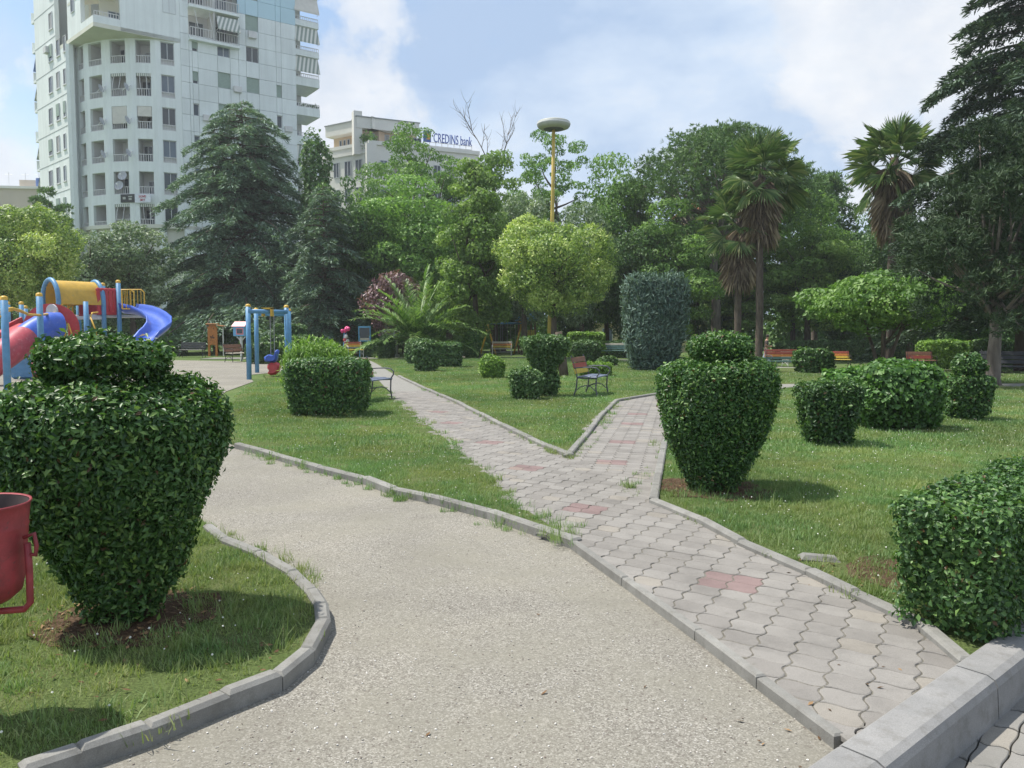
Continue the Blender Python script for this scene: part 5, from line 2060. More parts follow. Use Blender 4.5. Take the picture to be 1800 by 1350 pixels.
def awning(face, root, u0, u1, z1, drop, reach, mat='awning', out=0.05):
    mb = MB()
    a, b = face.at(u0, z1, out), face.at(u1, z1, out)
    c, d = face.at(u1 + .05, z1 - drop, out + reach), face.at(u0 - .05, z1 - drop, out + reach)
    mb.quad(a, b, c, d)
    e = Vector((0, 0, -.16))
    mb.quad(d, c, c + e, d + e)
    o = mb.build('awning', M[mat], root)
    mb = MB()
    mb.tube([face.at(u0, z1 - drop * 1.05, out), face.at(u0, z1 - drop, out + reach)], .025, 5)
    mb.tube([face.at(u1, z1 - drop * 1.05, out), face.at(u1, z1 - drop, out + reach)], .025, 5)
    mb.build('awning_arm', M['rail_white'], o)
    return o


def dish(root, p, aim, r):
    aim = Vector(aim).normalized()
    q_ = aim.to_track_quat('Z', 'Y').to_matrix()
    vs, fs = [], []
    n = 14
    for i in range(4):
        rr_ = r * i / 3
        for k in range(n):
            a = 6.2832 * k / n
            vs.append(Vector(p) + q_ @ Vector((rr_ * math.cos(a), rr_ * math.sin(a), .28 * r * (i / 3) ** 2)))
    for i in range(3):
        for k in range(n):
            fs.append((i * n + k, i * n + (k + 1) % n, (i + 1) * n + (k + 1) % n, (i + 1) * n + k))
    d_ = MB().add(vs, fs).build('satellite_dish', M['dish'], root, True)
    mb = MB()
    tip = Vector(p) + aim * r * 1.0
    mb.tube([Vector(p) + q_ @ Vector((0, -r * .95, .25 * r)), tip], .02, 5)
    mb.box(tip, (.14, .14, .14))
    mb.tube([Vector(p), Vector(p) - aim * .35 - Vector((0, 0, .2))], .03, 5)
    mb.build('receiver_arm', M['dish_w'], d_)
    return d_


# ------------------------------------------------------------------ white tower block
B_ = at(317, 75, 77.6)
ZS = B_.z
r_ = ray(164, 45)
C_ = Vector((0, 0, CAMH)) + r_ * ((ZS - CAMH) / r_.z)
r_ = ray(97, 93)
L_ = Vector((0, 0, CAMH)) + r_ * ((ZS - CAMH) / r_.z)
dR = (B_ - C_).xy.normalized()
dL = (L_ - C_).xy.normalized()
FR = Face(C_, dR)                        # right face, u grows to the right from the prow
FL = Face(C_, -dL)                       # left face, u negative towards the far left end
tower = empty('tower_block', (C_.x, C_.y, 0), 0, 'tall white apartment tower with a rounded corner of loggias and prow-like upper floors', 'building')


tower.location = (0, 0, 0)          # built in world space, moved to its foot by rebase() below
TOP = 47.0
SILL = lambda j: 28.35 + 3.03 * j
uB = (B_ - C_).xy.length
uE = FR.u(521, 150)
cols = [(FR.u(343), FR.u(353), 1.15), (FR.u(387), FR.u(409), 1.5), (FR.u(437), FR.u(459), 1.5), (FR.u(489), FR.u(498), 1.25)]
RECESS = (FR.u(331, 40), FR.u(418, 40))
u_cuts = sorted([uB] + [c for col in cols for c in col[:2]] + [uE] + list(RECESS))
Z0, ZTOPR = 9.0, TOP
wall_r = empty('panelled_wall', (0, 0, 0), parent=tower)
mb = MB()
FR.box(mb, uB + .02, uE - .02, 0, ZS + .3, -0.55, -0.30)
FR.box(mb, uB + .02, RECESS[0], ZS + .3, TOP, -0.55, -0.30)
FR.box(mb, RECESS[1], uE - .02, ZS + .3, TOP, -0.55, -0.30)
mb.build('backing_wall', M['joint'], wall_r)
rows = list(range(-6, 6))
z_cuts = sorted(set([Z0] + [SILL(j) for j in rows] + [SILL(j) + 1.5 for j in rows] + [TOP]))
rnd = random.Random(3)
win_plan = {0: {0: 'half', -1: 'half', -2: 'glass', -3: 'glass', -4: 'glass', -5: 'glass'},
            1: {0: 'glass', -1: 'shutter', -2: 'shutter', -3: 'glass', -4: 'shutter', -5: 'glass'},
            2: {5: 'glass', 4: 'shutter', 3: 'glass', 2: 'shutter', 1: 'shutter', 0: 'glass', -1: 'shutter', -2: 'shutter', -3: 'glass', -4: 'glass', -5: 'glass'},
            3: {-1: 'shutter', -2: 'glass', -3: 'shutter', -4: 'glass', -5: 'glass'}}
for i in range(len(u_cuts) - 1):
    for k in range(len(z_cuts) - 1):
        u0, u1, z0, z1 = u_cuts[i], u_cuts[i + 1], z_cuts[k], z_cuts[k + 1]
        zm, um = (z0 + z1) / 2, (u0 + u1) / 2
        ci = [c for c in range(4) if abs(cols[c][0] - u0) < 1e-4]
        if zm > ZS + .4 and RECESS[0] < um < RECESS[1] and zm < SILL(3) - .3:
            continue
        j = round((zm - .75 - SILL(0)) / 3.03)
        if ci and abs(zm - SILL(j) - .75) < .1 and j in win_plan[ci[0]]:
            kind = win_plan[ci[0]][j]
            hh = cols[ci[0]][2]
            window(FR, tower, u0, u1, SILL(j), SILL(j) + hh, kind, -.22, 0 if ci[0] in (0, 3) else 1)
            if hh < 1.5:
                mb = MB()
                FR.box(mb, u0 + .012, u1 - .012, SILL(j) + hh, z1 - .012, -.3, 0)
                mb.build('panel', M['render_panel'], wall_r)
            continue
        blue = zm > SILL(1) + 1.4 and zm < SILL(3) and um > cols[1][1]
        mb = MB()
        FR.box(mb, u0 + .014, u1 - .014, z0 + .014, z1 - .014, -.3, 0)
        mb.build('panel', M['panel_blue' if blue and zm < SILL(2) + 2 else 'render_panel'], wall_r)
# air conditioner under a shutter
mb = MB()
FR.box(mb, cols[2][0] + .2, cols[2][0] + 1.0, SILL(1) - .75, SILL(1) - .1, .02, .35)
mb.build('air_conditioner', M['rail_white'], tower)
for (uu, zz) in ((cols[1][1] + .25, SILL(-1) - .2), (cols[0][1] + .3, SILL(-2) - .4), (cols[3][1] + .2, SILL(-2) - .3), (cols[2][1] + .2, SILL(-3) - .2), (cols[1][1] + .2, SILL(-4) - .3)):
    mb = MB()
    FR.box(mb, uu, uu + .75, zz, zz + .55, .02, .34)
    mb.build('air_conditioner', M['rail_white'], tower)
# recessed balconies on the right face
for z in (ZS + .62, ZS + .62 + 3.03, ZS + .62 + 6.06):
    mb = MB()
    FR.box(mb, RECESS[0] - .02, RECESS[1] + .02, z - .25, z, -1.8, .55)
    mb.build('balcony_slab', M['render_white'], tower)
mb = MB()
FR.box(mb, RECESS[0], RECESS[1], ZS + .62, SILL(3), -1.9, -1.8)
FR.box(mb, (RECESS[0] + RECESS[1]) / 2 - .1, (RECESS[0] + RECESS[1]) / 2 + .1, ZS + .62, SILL(3), -1.8, .3)
mb.build('balcony_back_wall', M['inner_wall'], tower)
um_ = (RECESS[0] + RECESS[1]) / 2
for z in (ZS + .62, ZS + 3.65):
    railing(FR, tower, RECESS[0] + .02, um_ - .15, z, .95, .5)
    railing(FR, tower, um_ + .15, RECESS[1] - .02, z, .95, .5)
    window(FR, tower, RECESS[0] + .4, um_ - .5, z + .05, z + 2.2, 'glass', -1.78)
    window(FR, tower, um_ + .4, RECESS[1] - .6, z + .05, z + 2.2, 'glass', -1.78)
awning(FR, tower, um_ + .15, RECESS[1] - .1, ZS + 3.1, 1.35, .75, 'awning', .45)
for uu in (RECESS[0] + .5, um_ - .5):
    mb = MB()
    mb.tube([FR.at(uu, ZS + 3.2, .45), FR.at(uu + .25, ZS + 1.6, .55)], .035, 5)
    mb.build('awning_arm', M['rail_white'], tower)

# prow-like upper floors above the rounded corner
mb = MB()
u21 = FR.u(211, 20)
FR.box(mb, u21, uB, ZS, TOP, -.35, 0)
mb.build('upper_wall', M['render_white'], tower)
wu0, wu1 = FR.u(286, 33), FR.u(309, 33)
mb = MB()
FR.box(mb, wu0, wu1, SILL(1) + .02, SILL(1) + 1.5, 0.002, .03)
mb.build('window_surround', M['render_panel'], tower)
window(FR, tower, wu0, wu1, SILL(1), SILL(1) + 1.5, 'glass', -.03)
window(FR, tower, wu0, wu1, SILL(2), SILL(2) + 1.5, 'glass', -.03)
mb = MB()                                     # soffit of the prow
pts_ = [C_, B_, FR.at(uB, ZS, -7), FL.at(FL.u(124, 110), ZS, -4), L_]
mb.prism([(p.x, p.y) for p in pts_], ZS - .02, ZS + .35, 0, True)
mb.build('soffit', M['soffit'], tower)
for z in (ZS + .35, ZS + 4.0, ZS + 7.6):      # corner balcony of the prow: parapet, floor, inner walls
    mb = MB()
    FR.box(mb, .03, u21 - .01, z - .35, z + .62, -.18, -0.004)
    FL.box(mb, FL.u(119, 30), -.002, z - .35, z + .62, -.18, -0.006)
    mb.build('parapet', M['render_white'], tower)
    railing(FR, tower, .1, u21 - .1, z + .62, .45, -.09)
    mb = MB()
    q0 = [C_, FR.at(u21, 0, 0), FR.at(u21, 0, -2.6), FL.at(FL.u(119, 30), 0, 0)]
    mb.prism([(p.x, p.y) for p in q0], z + 3.05, z + 3.25, 0, True)
    mb.build('balcony_ceiling', M['soffit'], tower)
mb = MB()
FR.box(mb, .9, u21 + .3, ZS, TOP, -2.9, -2.6)
mb.build('balcony_back_wall', M['soffit'], tower)
window(FR, tower, 1.6, 3.0, ZS + .4, ZS + 2.5, 'glass', -2.58)
window(FR, tower, 1.6, 3.0, ZS + 4.1, ZS + 6.2, 'glass', -2.58)

# left face with its windows
uLe = FL.u(66, 200)
uL0 = FL.u(125, 200)
mb = MB()
FL.box(mb, uLe, uL0, 0, ZS, -.4, 0)
FL.box(mb, uLe, FL.u(97, 60), ZS, TOP, -.4, 0)
FL.box(mb, FL.u(118, 40), FL.u(141, 20), ZS, TOP, -.4, -0.02)
mb.build('left_wall', M['render_white'], tower)
mb = MB()
FL.box(mb, FL.u(97, 60), FL.u(118, 40), ZS, TOP, -2.2, -2.0)
mb.build('recess_wall', M['soffit'], tower)
mb = MB()
for j in range(-5, 6):
    FL.box(mb, uLe - .01, uL0 + .01 if j < 1 else FL.u(97, 60), SILL(j) - .9, SILL(j) - .86, .002, .02)
mb.build('joint_line', M['joint'], tower)
for j in range(-5, 5):
    for (pa, pb, hh) in ((87.5, 93.5, 1.6), (101, 106.5, 1.6), (113.5, 117.5, 1.5)):
        if j > 0 and pa > 96:
            continue
        u0, u1 = FL.u(pa, 583 - (SILL(j) - 1) * 17), FL.u(pb, 583 - (SILL(j) - 1) * 17)
        mb = MB()
        FL.box(mb, u0 - .12, u1 + .12, SILL(j) - .08, SILL(j), .002, .10)
        mb.build('window_sill', M['rail_white'], tower)
        window(FL, tower, u0, u1, SILL(j), SILL(j) + hh, 'half' if (j * 7 + int(pa)) % 3 == 0 else 'glass', .004, 0)
u0, u1 = FL.u(125.5, 40), FL.u(131, 40)
window(FL, tower, u0, u1, SILL(1), SILL(1) + 1.7, 'glass', -.01, 0)
mb = MB()
FL.box(mb, FL.u(83, 95), FL.u(88, 95), SILL(0) + .9, SILL(0) + 1.5, .0, .4)
mb.build('air_conditioner', M['rail_white'], tower)
for j in range(-5, 5):                         # little balconies on the far left end
    mb = MB()
    z = SILL(j) - .95
    FL.box(mb, uLe - 1.1, uLe - .01, z, z + .25, -3.2, -.05)
    FL.box(mb, uLe - 1.1, uLe - .98, z + .25, z + 1.15, -3.2, -.05)
    mb.build('balcony', M['render_white'], tower)
    if j in (0, -1, -3, -4):
        mb = MB()
        a = FL.at(uLe - .05, z + 2.9, -.1)
        mb.quad(a, FL.at(uLe - .05, z + 2.9, -2.8), FL.at(uLe - 1.25, z + 1.3, -2.8), FL.at(uLe - 1.25, z + 1.3, -.1))
        mb.build('awning', M['awning_blue' if j == 0 else 'awning'], tower)

# rounded corner: five bays of loggias, six storeys
arc_pts = [at(p, 200, d_) for p, d_ in ((126, 80.6), (136.5, 79.0), (154, 77.7), (188, 76.7), (232, 76.3), (276, 76.6), (317, 77.62))]
arc_pts[0] = FL.at(uL0, 0, -.02)
arc_pts[-1] = FR.at(uB, 0, 0)
Z_LOW = SILL(-5) - 1.5
opens = [None, (.22, .75), (.14, .80), (.19, .80), (.20, .80), (.20, .74)]
shades = {(3, 2): 1.0, (4, 2): .45}
for bi in range(6):
    a, b2 = arc_pts[bi], arc_pts[bi + 1]
    fc = Face(a, (b2 - a).xy)
    W_ = (b2 - a).xy.length
    if opens[bi] is None:
        mb = MB()
        fc.box(mb, 0, W_, Z_LOW, ZS - .03, -.35, 0)
        mb.build('corner_wall', M['render_white'], tower)
        continue
    u0, u1 = W_ * opens[bi][0], W_ * opens[bi][1]
    mb = MB()
    fc.box(mb, 0, u0, Z_LOW, ZS - .03, -.30, 0)
    fc.box(mb, u1, W_, Z_LOW, ZS - .03, -.30, 0)
    for k in range(6):
        zt = ZS - .15 - 3.03 * k
        zb = zt - 2.12
        if k:
            fc.box(mb, u0, u1, zt, zt + .91, -.30, -.006)
        else:
            fc.box(mb, u0, u1, zt, ZS - .03, -.30, -.006)
    fc.box(mb, u0, u1, Z_LOW, ZS - .15 - 3.03 * 5 - 2.12, -.30, -.006)
    mb.build('corner_wall', M['render_white'], tower)
    for k in range(6):
        zt = ZS - .15 - 3.03 * k
        zb = zt - 2.12
        if bi == 5:
            window(fc, tower, u0, u1, zb + .45, zt, 'glass', -.22, 1)
            mb = MB()
            fc.box(mb, u0, u1, zb, zb + .45, -.3, -.18)
            mb.build('window_breast', M['inner_wall'], tower)
            railing(fc, tower, u0 + .02, u1 - .02, zb, .55, -.06, .2)
            continue
        mb = MB()
        dp = 1.5
        fc.box(mb, u0 - .05, u1 + .05, zb - .4, zt + .4, -dp - .1, -dp)
        fc.box(mb, u0 - .1, u0 - .004, zb - .1, zt + .1, -dp, -.29)
        fc.box(mb, u1 + .004, u1 + .1, zb - .1, zt + .1, -dp, -.29)
        fc.box(mb, u0 - .05, u1 + .05, zb - .1, zb - .004, -dp, -.29)
        fc.box(mb, u0 - .05, u1 + .05, zt + .004, zt + .1, -dp, -.29)
        mb.build('loggia', M['inner_wall'], tower)
        if u1 - u0 > .7:
            ww = (u1 - u0) * .62
            off = .08 if (k + bi) % 2 else (u1 - u0) - ww - .08
            window(fc, tower, u0 + off, u0 + off + ww, zb + .1, zb + 1.45 + .3 * ((k * 3 + bi) % 2), 'glass', -dp + .03)
        railing(fc, tower, u0 + .02, u1 - .02, zb - .02, .62 if bi in (1, 2) else .75, -.08, .2)
        s = shades.get((bi, k))
        if s:
            mb = MB()
            fc.box(mb, u0 + .04, u1 - .04, zt - (1.6 if s == 1.0 else .95), zt - .02, -.05, -.02)
            mb.build('roller_shade', M['shade_cream'], tower)
        if (bi, k) in ((3, 5), (4, 5), (3, 1), (4, 1)):
            for f_ in (.22, .66):
                mb = MB()
                mb.tube([fc.at(u0 + (u1 - u0) * f_, zt - .05, -.03), fc.at(u0 + (u1 - u0) * (f_ + .1 * (1 if bi == 4 else -1)), zt - 1.5, .12)], .03, 5)
                mb.build('awning_arm', M['rail_white'], tower)
            mb = MB()
            fc.box(mb, u0 + .03, u1 - .03, zt - .28, zt - .02, -.04, .02)
            mb.build('awning_valance', M['awning'], tower)
    if bi == 3:
        z5 = ZS - .15 - 3.03 * 4
        dish(tower, fc.at(u0 + (u1 - u0) * .66, z5 - .45, .12), fc.n + Vector((.1, 0, .25)), .44)
        dish(tower, fc.at(u0 + (u1 - u0) * .42, z5 - 1.35, .12), fc.n + Vector((.1, 0, .25)), .44)
        # two banners under the fifth storey
        zt = z5 - 2.2
        mb = MB()
        ub0, ub1, ub2 = u0 + (u1 - u0) * .45, W_ * 1.03, W_ * 1.03 + 1.62
        fc.box(mb, ub0, ub1, zt - .72, zt + .05, .05, .10)
        bn = mb.build('banner', M['banner_black'] if 'banner_black' in M else paint('banner_black', (0.03, 0.035, 0.035), 0.6), tower)
        mb = MB()
        fc.box(mb, ub1 + .01, ub2, zt - .76, zt + .03, .05, .10)
        bn2 = mb.build('banner', paint('banner_white', (0.72, 0.74, 0.80), 0.6), tower)
        BANNER = (fc, ub0, ub1, ub2, zt, bn, bn2)
    if bi in (2, 3):
        for k in (1, 2, 3):
            dish(tower, fc.at(u1 + .25, ZS - 1.6 - 3.03 * k, .45), Vector((.95, -.1, .3)), .40)
# slab and pilotis under the tower
mb = MB()
poly_ = [(p.x, p.y) for p in arc_pts] + [tuple(FR.at(uE, 0, 0).xy), tuple(FR.at(uE, 0, -11).xy), tuple(FL.at(uLe, 0, -8).xy), tuple(FL.at(uLe, 0, 0).xy)]
mb.prism(poly_, Z_LOW - .35, Z_LOW, 0, True)
mb.prism([(p[0] * .985 - .6, p[1] * .985 + 1.6) for p in poly_], 0, Z_LOW - .35)
mb.build('base_storey', M['soffit'], tower)
for k in range(1, 7):
    p = arc_pts[k]
    mb = MB()
    mb.box((p.x * .995, p.y + .3, (Z_LOW - .35) / 2), (.5, .5, Z_LOW - .35))
    mb.build('column', M['render_white'], tower)
mb = MB()                                       # rear walls and roof
mb.prism([tuple(FR.at(uE, 0, -.31).xy), tuple(FR.at(uE, 0, -11).xy), tuple(FL.at(uLe, 0, -8).xy), tuple(FL.at(uLe, 0, -.45).xy), tuple(FL.at(uLe + 4, 0, -3).xy), tuple(FR.at(uE - 10, 0, -3).xy)], Z_LOW, TOP + .4)
mb.build('rear_wall', M['render_white'], tower)
# balconies stacked on the right end
GE = Face(FR.at(uE, 0, 0), dR)
FE = Face(FR.at(uE, 0, -1.2), dR)
wE = FE.u(556, 150)
for j in range(-5, 5):
    z = SILL(j) - 1.05
    mb = MB()
    FE.box(mb, -.2, wE, z - .22, z, -3.0, .9)
    solid = j in (0, -1, -2, -3)
    FE.box(mb, -.2, wE, z + .0, z + (.62 if solid else .35), .78, .9)
    FE.box(mb, wE - .12, wE, z + .0, z + (.62 if solid else .35), -3.0, .78)
    mb.build('balcony', M['render_white'], tower)
    railing(FE, tower, -.1, wE - .05, z + (.62 if solid else .35), .42, .84, .2)
    mb = MB()
    FE.box(mb, -.2, wE - .6, z, z + 2.81, -3.0, -2.9)
    mb.build('balcony_back_wall', M['inner_wall'], tower)
    window(FE, tower, .1, wE - .9, z + .02, z + 2.1, 'glass', -2.88)
    if j in (2, 1, 0, -3):
        awning(FE, tower, -.05, wE - .1, z + 2.75, 1.55, .55, 'shade_cream' if j in (2,) else 'awning', .75)
    if j == -1:
        rg = np.random.default_rng(j + 50)
        P = np.stack([rg.uniform(.6, wE, 260), rg.uniform(0, .9, 260), rg.normal(size=260) * .1 + .9], 1)
        Pw = np.array([tuple(FE.at(p[0], z + p[2], p[1])) for p in P])
        V, F, T = leaf_geo(rg, Pw, rg.normal(size=(260, 3)), .2, .1)
        link('balcony_plants', np_mesh('balcony_plants', V, F, M['leaf_dark'], T), tower)


def text_mesh(body, size, mat, extrude=0.02, align='CENTER'):
    cu = bpy.data.curves.new('lettering', 'FONT')
    cu.body = body
    cu.size = size
    cu.extrude = extrude
    cu.align_x = align
    cu.resolution_u = 3
    tmp = bpy.data.objects.new('lettering', cu)
    COL.objects.link(tmp)
    dg = bpy.context.evaluated_depsgraph_get()
    me = bpy.data.meshes.new_from_object(tmp.evaluated_get(dg))
    bpy.data.objects.remove(tmp)
    me.materials.clear()
    me.materials.append(mat)
    return me


def put_text(face, me, u, z, out, parent, bold=1.0, wide=1.0):
    o = link('lettering', me, parent)
    o.matrix_local = Matrix.Translation(face.at(u, z, out)) @ Matrix((face.d, Vector((0, 0, 1)), face.n)).transposed().to_4x4() @ Matrix.Diagonal((wide, bold, 1, 1))
    return o


fc, ub0, ub1, ub2, zt, bn, bn2 = BANNER
M['text_red'] = paint('banner_red', (0.50, 0.06, 0.09), 0.6)
M['text_grey'] = paint('banner_grey', (0.42, 0.44, 0.40), 0.6)
put_text(fc, text_mesh('LOVE', .30, M['text_red']), (ub1 + ub2) / 2, zt - .30, .12, bn2)
put_text(fc, text_mesh('SKY', .30, M['text_red']), (ub1 + ub2) / 2, zt - .62, .12, bn2)
mb = MB()
for (fu, fw, fz, fh) in ((.16, .20, -.42, .22), (.55, .28, -.22, .10), (.58, .20, -.50, .20)):
    fc.box(mb, ub0 + (ub1 - ub0) * fu, ub0 + (ub1 - ub0) * (fu + fw), zt + fz, zt + fz + fh, .10, .112)
mb.build('banner_print', M['text_grey'], bn)

# ------------------------------------------------------------------ bank building
M['cream'] = paint('bank_render', (0.74, 0.72, 0.67), 0.85, 0.06, 0.6)
M['ochre'] = paint('bank_ochre', (0.62, 0.47, 0.33), 0.85, 0.06, 0.6)
M['sign_blue'] = paint('sign_blue', (0.035, 0.09, 0.38), 0.4, 0.05)
M['sign_orange'] = paint('sign_orange', (0.75, 0.30, 0.04), 0.4, 0.05)
bank = empty('bank_building', (0, 0, 0), 0, 'cream bank building with a recessed top storey and a blue rooftop sign', 'building')
P0 = at(652, 254, 95)
ZL = P0.z
BR = Face(P0, (10.6, 4.9))
BL = Face(P0, (4.5, -3.0))
uBl = BL.u(566, 270)
uBr = BR.u(842, 268)
mb = MB()
poly_ = [tuple(P0.xy), tuple(BR.at(uBr, 0, 0).xy), tuple(BR.at(uBr, 0, -12).xy), tuple(BL.at(uBl, 0, -12).xy), tuple(BL.at(uBl, 0, 0).xy)]
mb.prism(poly_, 0, ZL)
mb.build('wall', M['cream'], bank)
mb = MB()
BR.box(mb, -.35, uBr, ZL, ZL + .45, -.3, .25)
BL.box(mb, uBl, -.35, ZL - .9, ZL - .7, .004, .2)
BL.box(mb, uBl, -.35, ZL, ZL + .4, -.3, .15)
mb.build('parapet', M['cream'], bank)
mb = MB()
BR.box(mb, -.6, .6, 0, ZL + .1, -.3, .3)
mb.build('corner_pier', M['cream'], bank)
ZU = at(640, 205, 95.5).z
uBm = BR.u(742, 215)
mb = MB()
BR.box(mb, -.4, uBm, ZL, ZU - 1.2, -3.2, -2.2)
BL.box(mb, uBl, -.6, ZL - .2, ZU - 1.2, -3.0, -2.0)
mb.build('top_storey_wall', M['ochre'], bank)
mb = MB()
BR.box(mb, -1.4, uBm, ZU - 1.25, ZU, -3.4, -1.1)
BL.box(mb, uBl - .2, -.5, ZU - 1.25, ZU, -3.2, -.8)
mb.build('roof', M['cream'], bank)
mb = MB()
BR.box(mb, -1.5, uBm + .1, ZU, ZU + .12, -3.5, -1.0)
BL.box(mb, uBl - .3, -.4, ZU + .003, ZU + .125, -3.3, -.7)
mb.build('roof_edge', M['joint'], bank)
mb = MB()
BR.box(mb, -1.7, -.7, ZL - 1, ZU + .7, -2.2, -1.2)
mb.build('chimney_pier', M['cream'], bank)
for k in range(5):
    window(BR, bank, .4 + k * 1.35, 1.5 + k * 1.35, ZL + .5, ZU - 1.5, 'glass', -2.16)
for px_ in (576, 583, 590, 604, 610, 616):
    u0 = BL.u(px_, 240)
    window(BL, bank, u0, u0 + .45, ZL + .3, ZU - 1.6, 'glass', -1.97, 0)
for px_, w in ((609, 1.1), (628, 1.1), (590, .9)):
    u0 = BL.u(px_ - 3, 285)
    for dz in (0, 3.2, 6.4):
        window(BL, bank, u0, u0 + w, ZL - 3.3 - dz, ZL - 1.5 - dz, 'glass', .02)
for px_ in (671, 692, 715, 740, 765, 790):
    u0 = BR.u(px_ - 3, 285)
    for dz in (0, 3.2, 6.4):
        window(BR, bank, u0, u0 + .9, ZL - 3.4 - dz, ZL - 1.7 - dz, 'glass', .02)
rg = np.random.default_rng(61)
P = np.array([tuple(BL.at(-u_, ZL + .5 + z_, o_)) for u_, z_, o_ in zip(rg.uniform(-.3, 2.8, 700), rg.normal(size=700) * .35 + .2, rg.uniform(-.8, .3, 700))])
V, F, T = leaf_geo(rg, P, rg.normal(size=(700, 3)), .3, .16)
link('terrace_plants', np_mesh('terrace_plants', V, F, M['leaf_mid'], T), bank)
# rooftop sign
sg = empty('roof_sign', (0, 0, 0), 0, 'blue CREDINS bank letters standing on the bank roof', 'sign')
us0, us1 = BR.u(744, 250), BR.u(829, 258)
mb = MB()
BR.box(mb, us0, us1, ZL + .5, ZL + .58, .0, .08)
BR.box(mb, us0, us1, ZL + .95, ZL + 1.0, .0, .08)
for k in range(9):
    uu = us0 + (us1 - us0) * k / 8
    BR.box(mb, uu - .03, uu + .03, ZL + .1, ZL + 1.0, .0, .06)
mb.build('sign_frame', M['rail_white'], sg)
tm = text_mesh('CREDINS bank', 1.42, M['sign_blue'], .06, 'LEFT')
wd_ = max(v.co.x for v in tm.vertices)
put_text(BR, tm, us0 + 1.25, ZL + 1.0, .1, sg, 1.12, (us1 - us0 - 1.25) / wd_)
mb = MB()
BR.box(mb, us0, us0 + .95, ZL + .95, ZL + 2.25, .0, .1)
lg = mb.build('logo_board', M['sign_blue'], sg)
mb = MB()
BR.box(mb, us0 + .42, us0 + .82, ZL + 1.25, ZL + 1.95, .101, .13)
mb.build('logo_mark', M['sign_orange'], lg)

# ------------------------------------------------------------------ other houses glimpsed behind the trees
M['beige'] = paint('beige_render', (0.52, 0.46, 0.38), 0.9, 0.06, 0.5)
M['roof_red'] = paint('red_tiles', (0.48, 0.14, 0.08), 0.85, 0.15, 4)
hs = empty('flat_roofed_house', (0, 0, 0), 0, 'beige flat-roofed block with tanks on the roof behind the left picture edge', 'building')
f0 = Face(at(-10, 330, 112), (1, .12))
zt = at(30, 331, 112).z
mb = MB()
f0.box(mb, -4, 7.2, 0, zt, -8, 0)
mb.build('wall', M['beige'], hs)
mb = MB()
f0.box(mb, -4.3, 7.5, zt, zt + .35, -8.3, .3)
mb.build('roof', M['cream'], hs)
mb = MB()
f0.box(mb, 2.6, 6.0, zt + .35, zt + 1.5, -5, -1.5)
mb.build('roof_hut', M['beige'], hs)
mb = MB()
c = f0.at(5.6, zt + 1.0, -.8)
mb.lathe([(.45, -.6), (.48, 0), (.45, .6), (0, .65)], 12, c)
mb.build('water_tank', M['awning_blue'], hs)
mb = MB()
for uu in (1.0, 3.2, 5.0):
    mb.tube([f0.at(uu, zt + .3, -2), f0.at(uu, zt + 2.6, -2)], .03, 4)
    mb.tube([f0.at(uu - .5, zt + 2.3, -2), f0.at(uu + .5, zt + 2.3, -2)], .025, 4)
mb.build('aerial', M['alu'], hs)
hs = empty('red_roofed_house', (0, 0, 0), 0, 'red-roofed house glimpsed under the umbrella pine', 'building')
f0 = Face(at(1212, 360, 98), (1, .1))
ze, zr = at(1240, 372, 98).z, at(1240, 345, 98).z
mb = MB()
f0.box(mb, 0, 5.5, 0, ze, -7, 0)
mb.build('wall', M['ochre'], hs)
mb = MB()
e = .4
a, b2, c, d_ = f0.at(-e, ze, e), f0.at(5.5 + e, ze, e), f0.at(5.5 + e, ze, -7 - e), f0.at(-e, ze, -7 - e)
r0, r1 = f0.at(1.8, zr, -3.5), f0.at(3.7, zr, -3.5)
mb.add([a, b2, c, d_, r0, r1], [(0, 1, 5, 4), (1, 2, 5), (2, 3, 4, 5), (3, 0, 4), (3, 2, 1, 0)])
mb.build('roof', M['roof_red'], hs)
for k in range(2):
    window(f0, hs, .8 + k * 2.4, 2.0 + k * 2.4, ze - 2.2, ze - .8, 'glass', .01)
hs = empty('low_yellow_house', (0, 0, 0), 0, 'low pale yellow house seen between the trunks behind the cypress', 'building')
f0 = Face(at(1040, 590, 76), (1, 0.02))
mb = MB()
f0.box(mb, 0, 13.5, -.6, 2.3, -5, 0)
mb.build('wall', paint('pale_yellow', (0.62, 0.53, 0.33), 0.9), hs)
mb = MB()
f0.box(mb, -.3, 13.8, 2.3, 2.55, -5.3, .3)
mb.build('roof', M['cream'], hs)
for k in range(5):
    window(f0, hs, 1 + k * 2.5, 2 + k * 2.5, .6, 1.8, 'glass', .01)


def rebase(root, p):
    p = Vector((p[0], p[1], 0))
    root.location = p
    for ch in root.children:
        ch.location = ch.location - p


for o in [x for x in COL.objects if x.parent is None and x.get('category') in ('building', 'sign') and x.type == 'EMPTY']:
    first = o.children[0]
    if not len(first.data.vertices if first.data else ()):
        first = o.children[1]
    c0 = first.data.vertices[0].co
    rebase(o, (c0.x, c0.y))
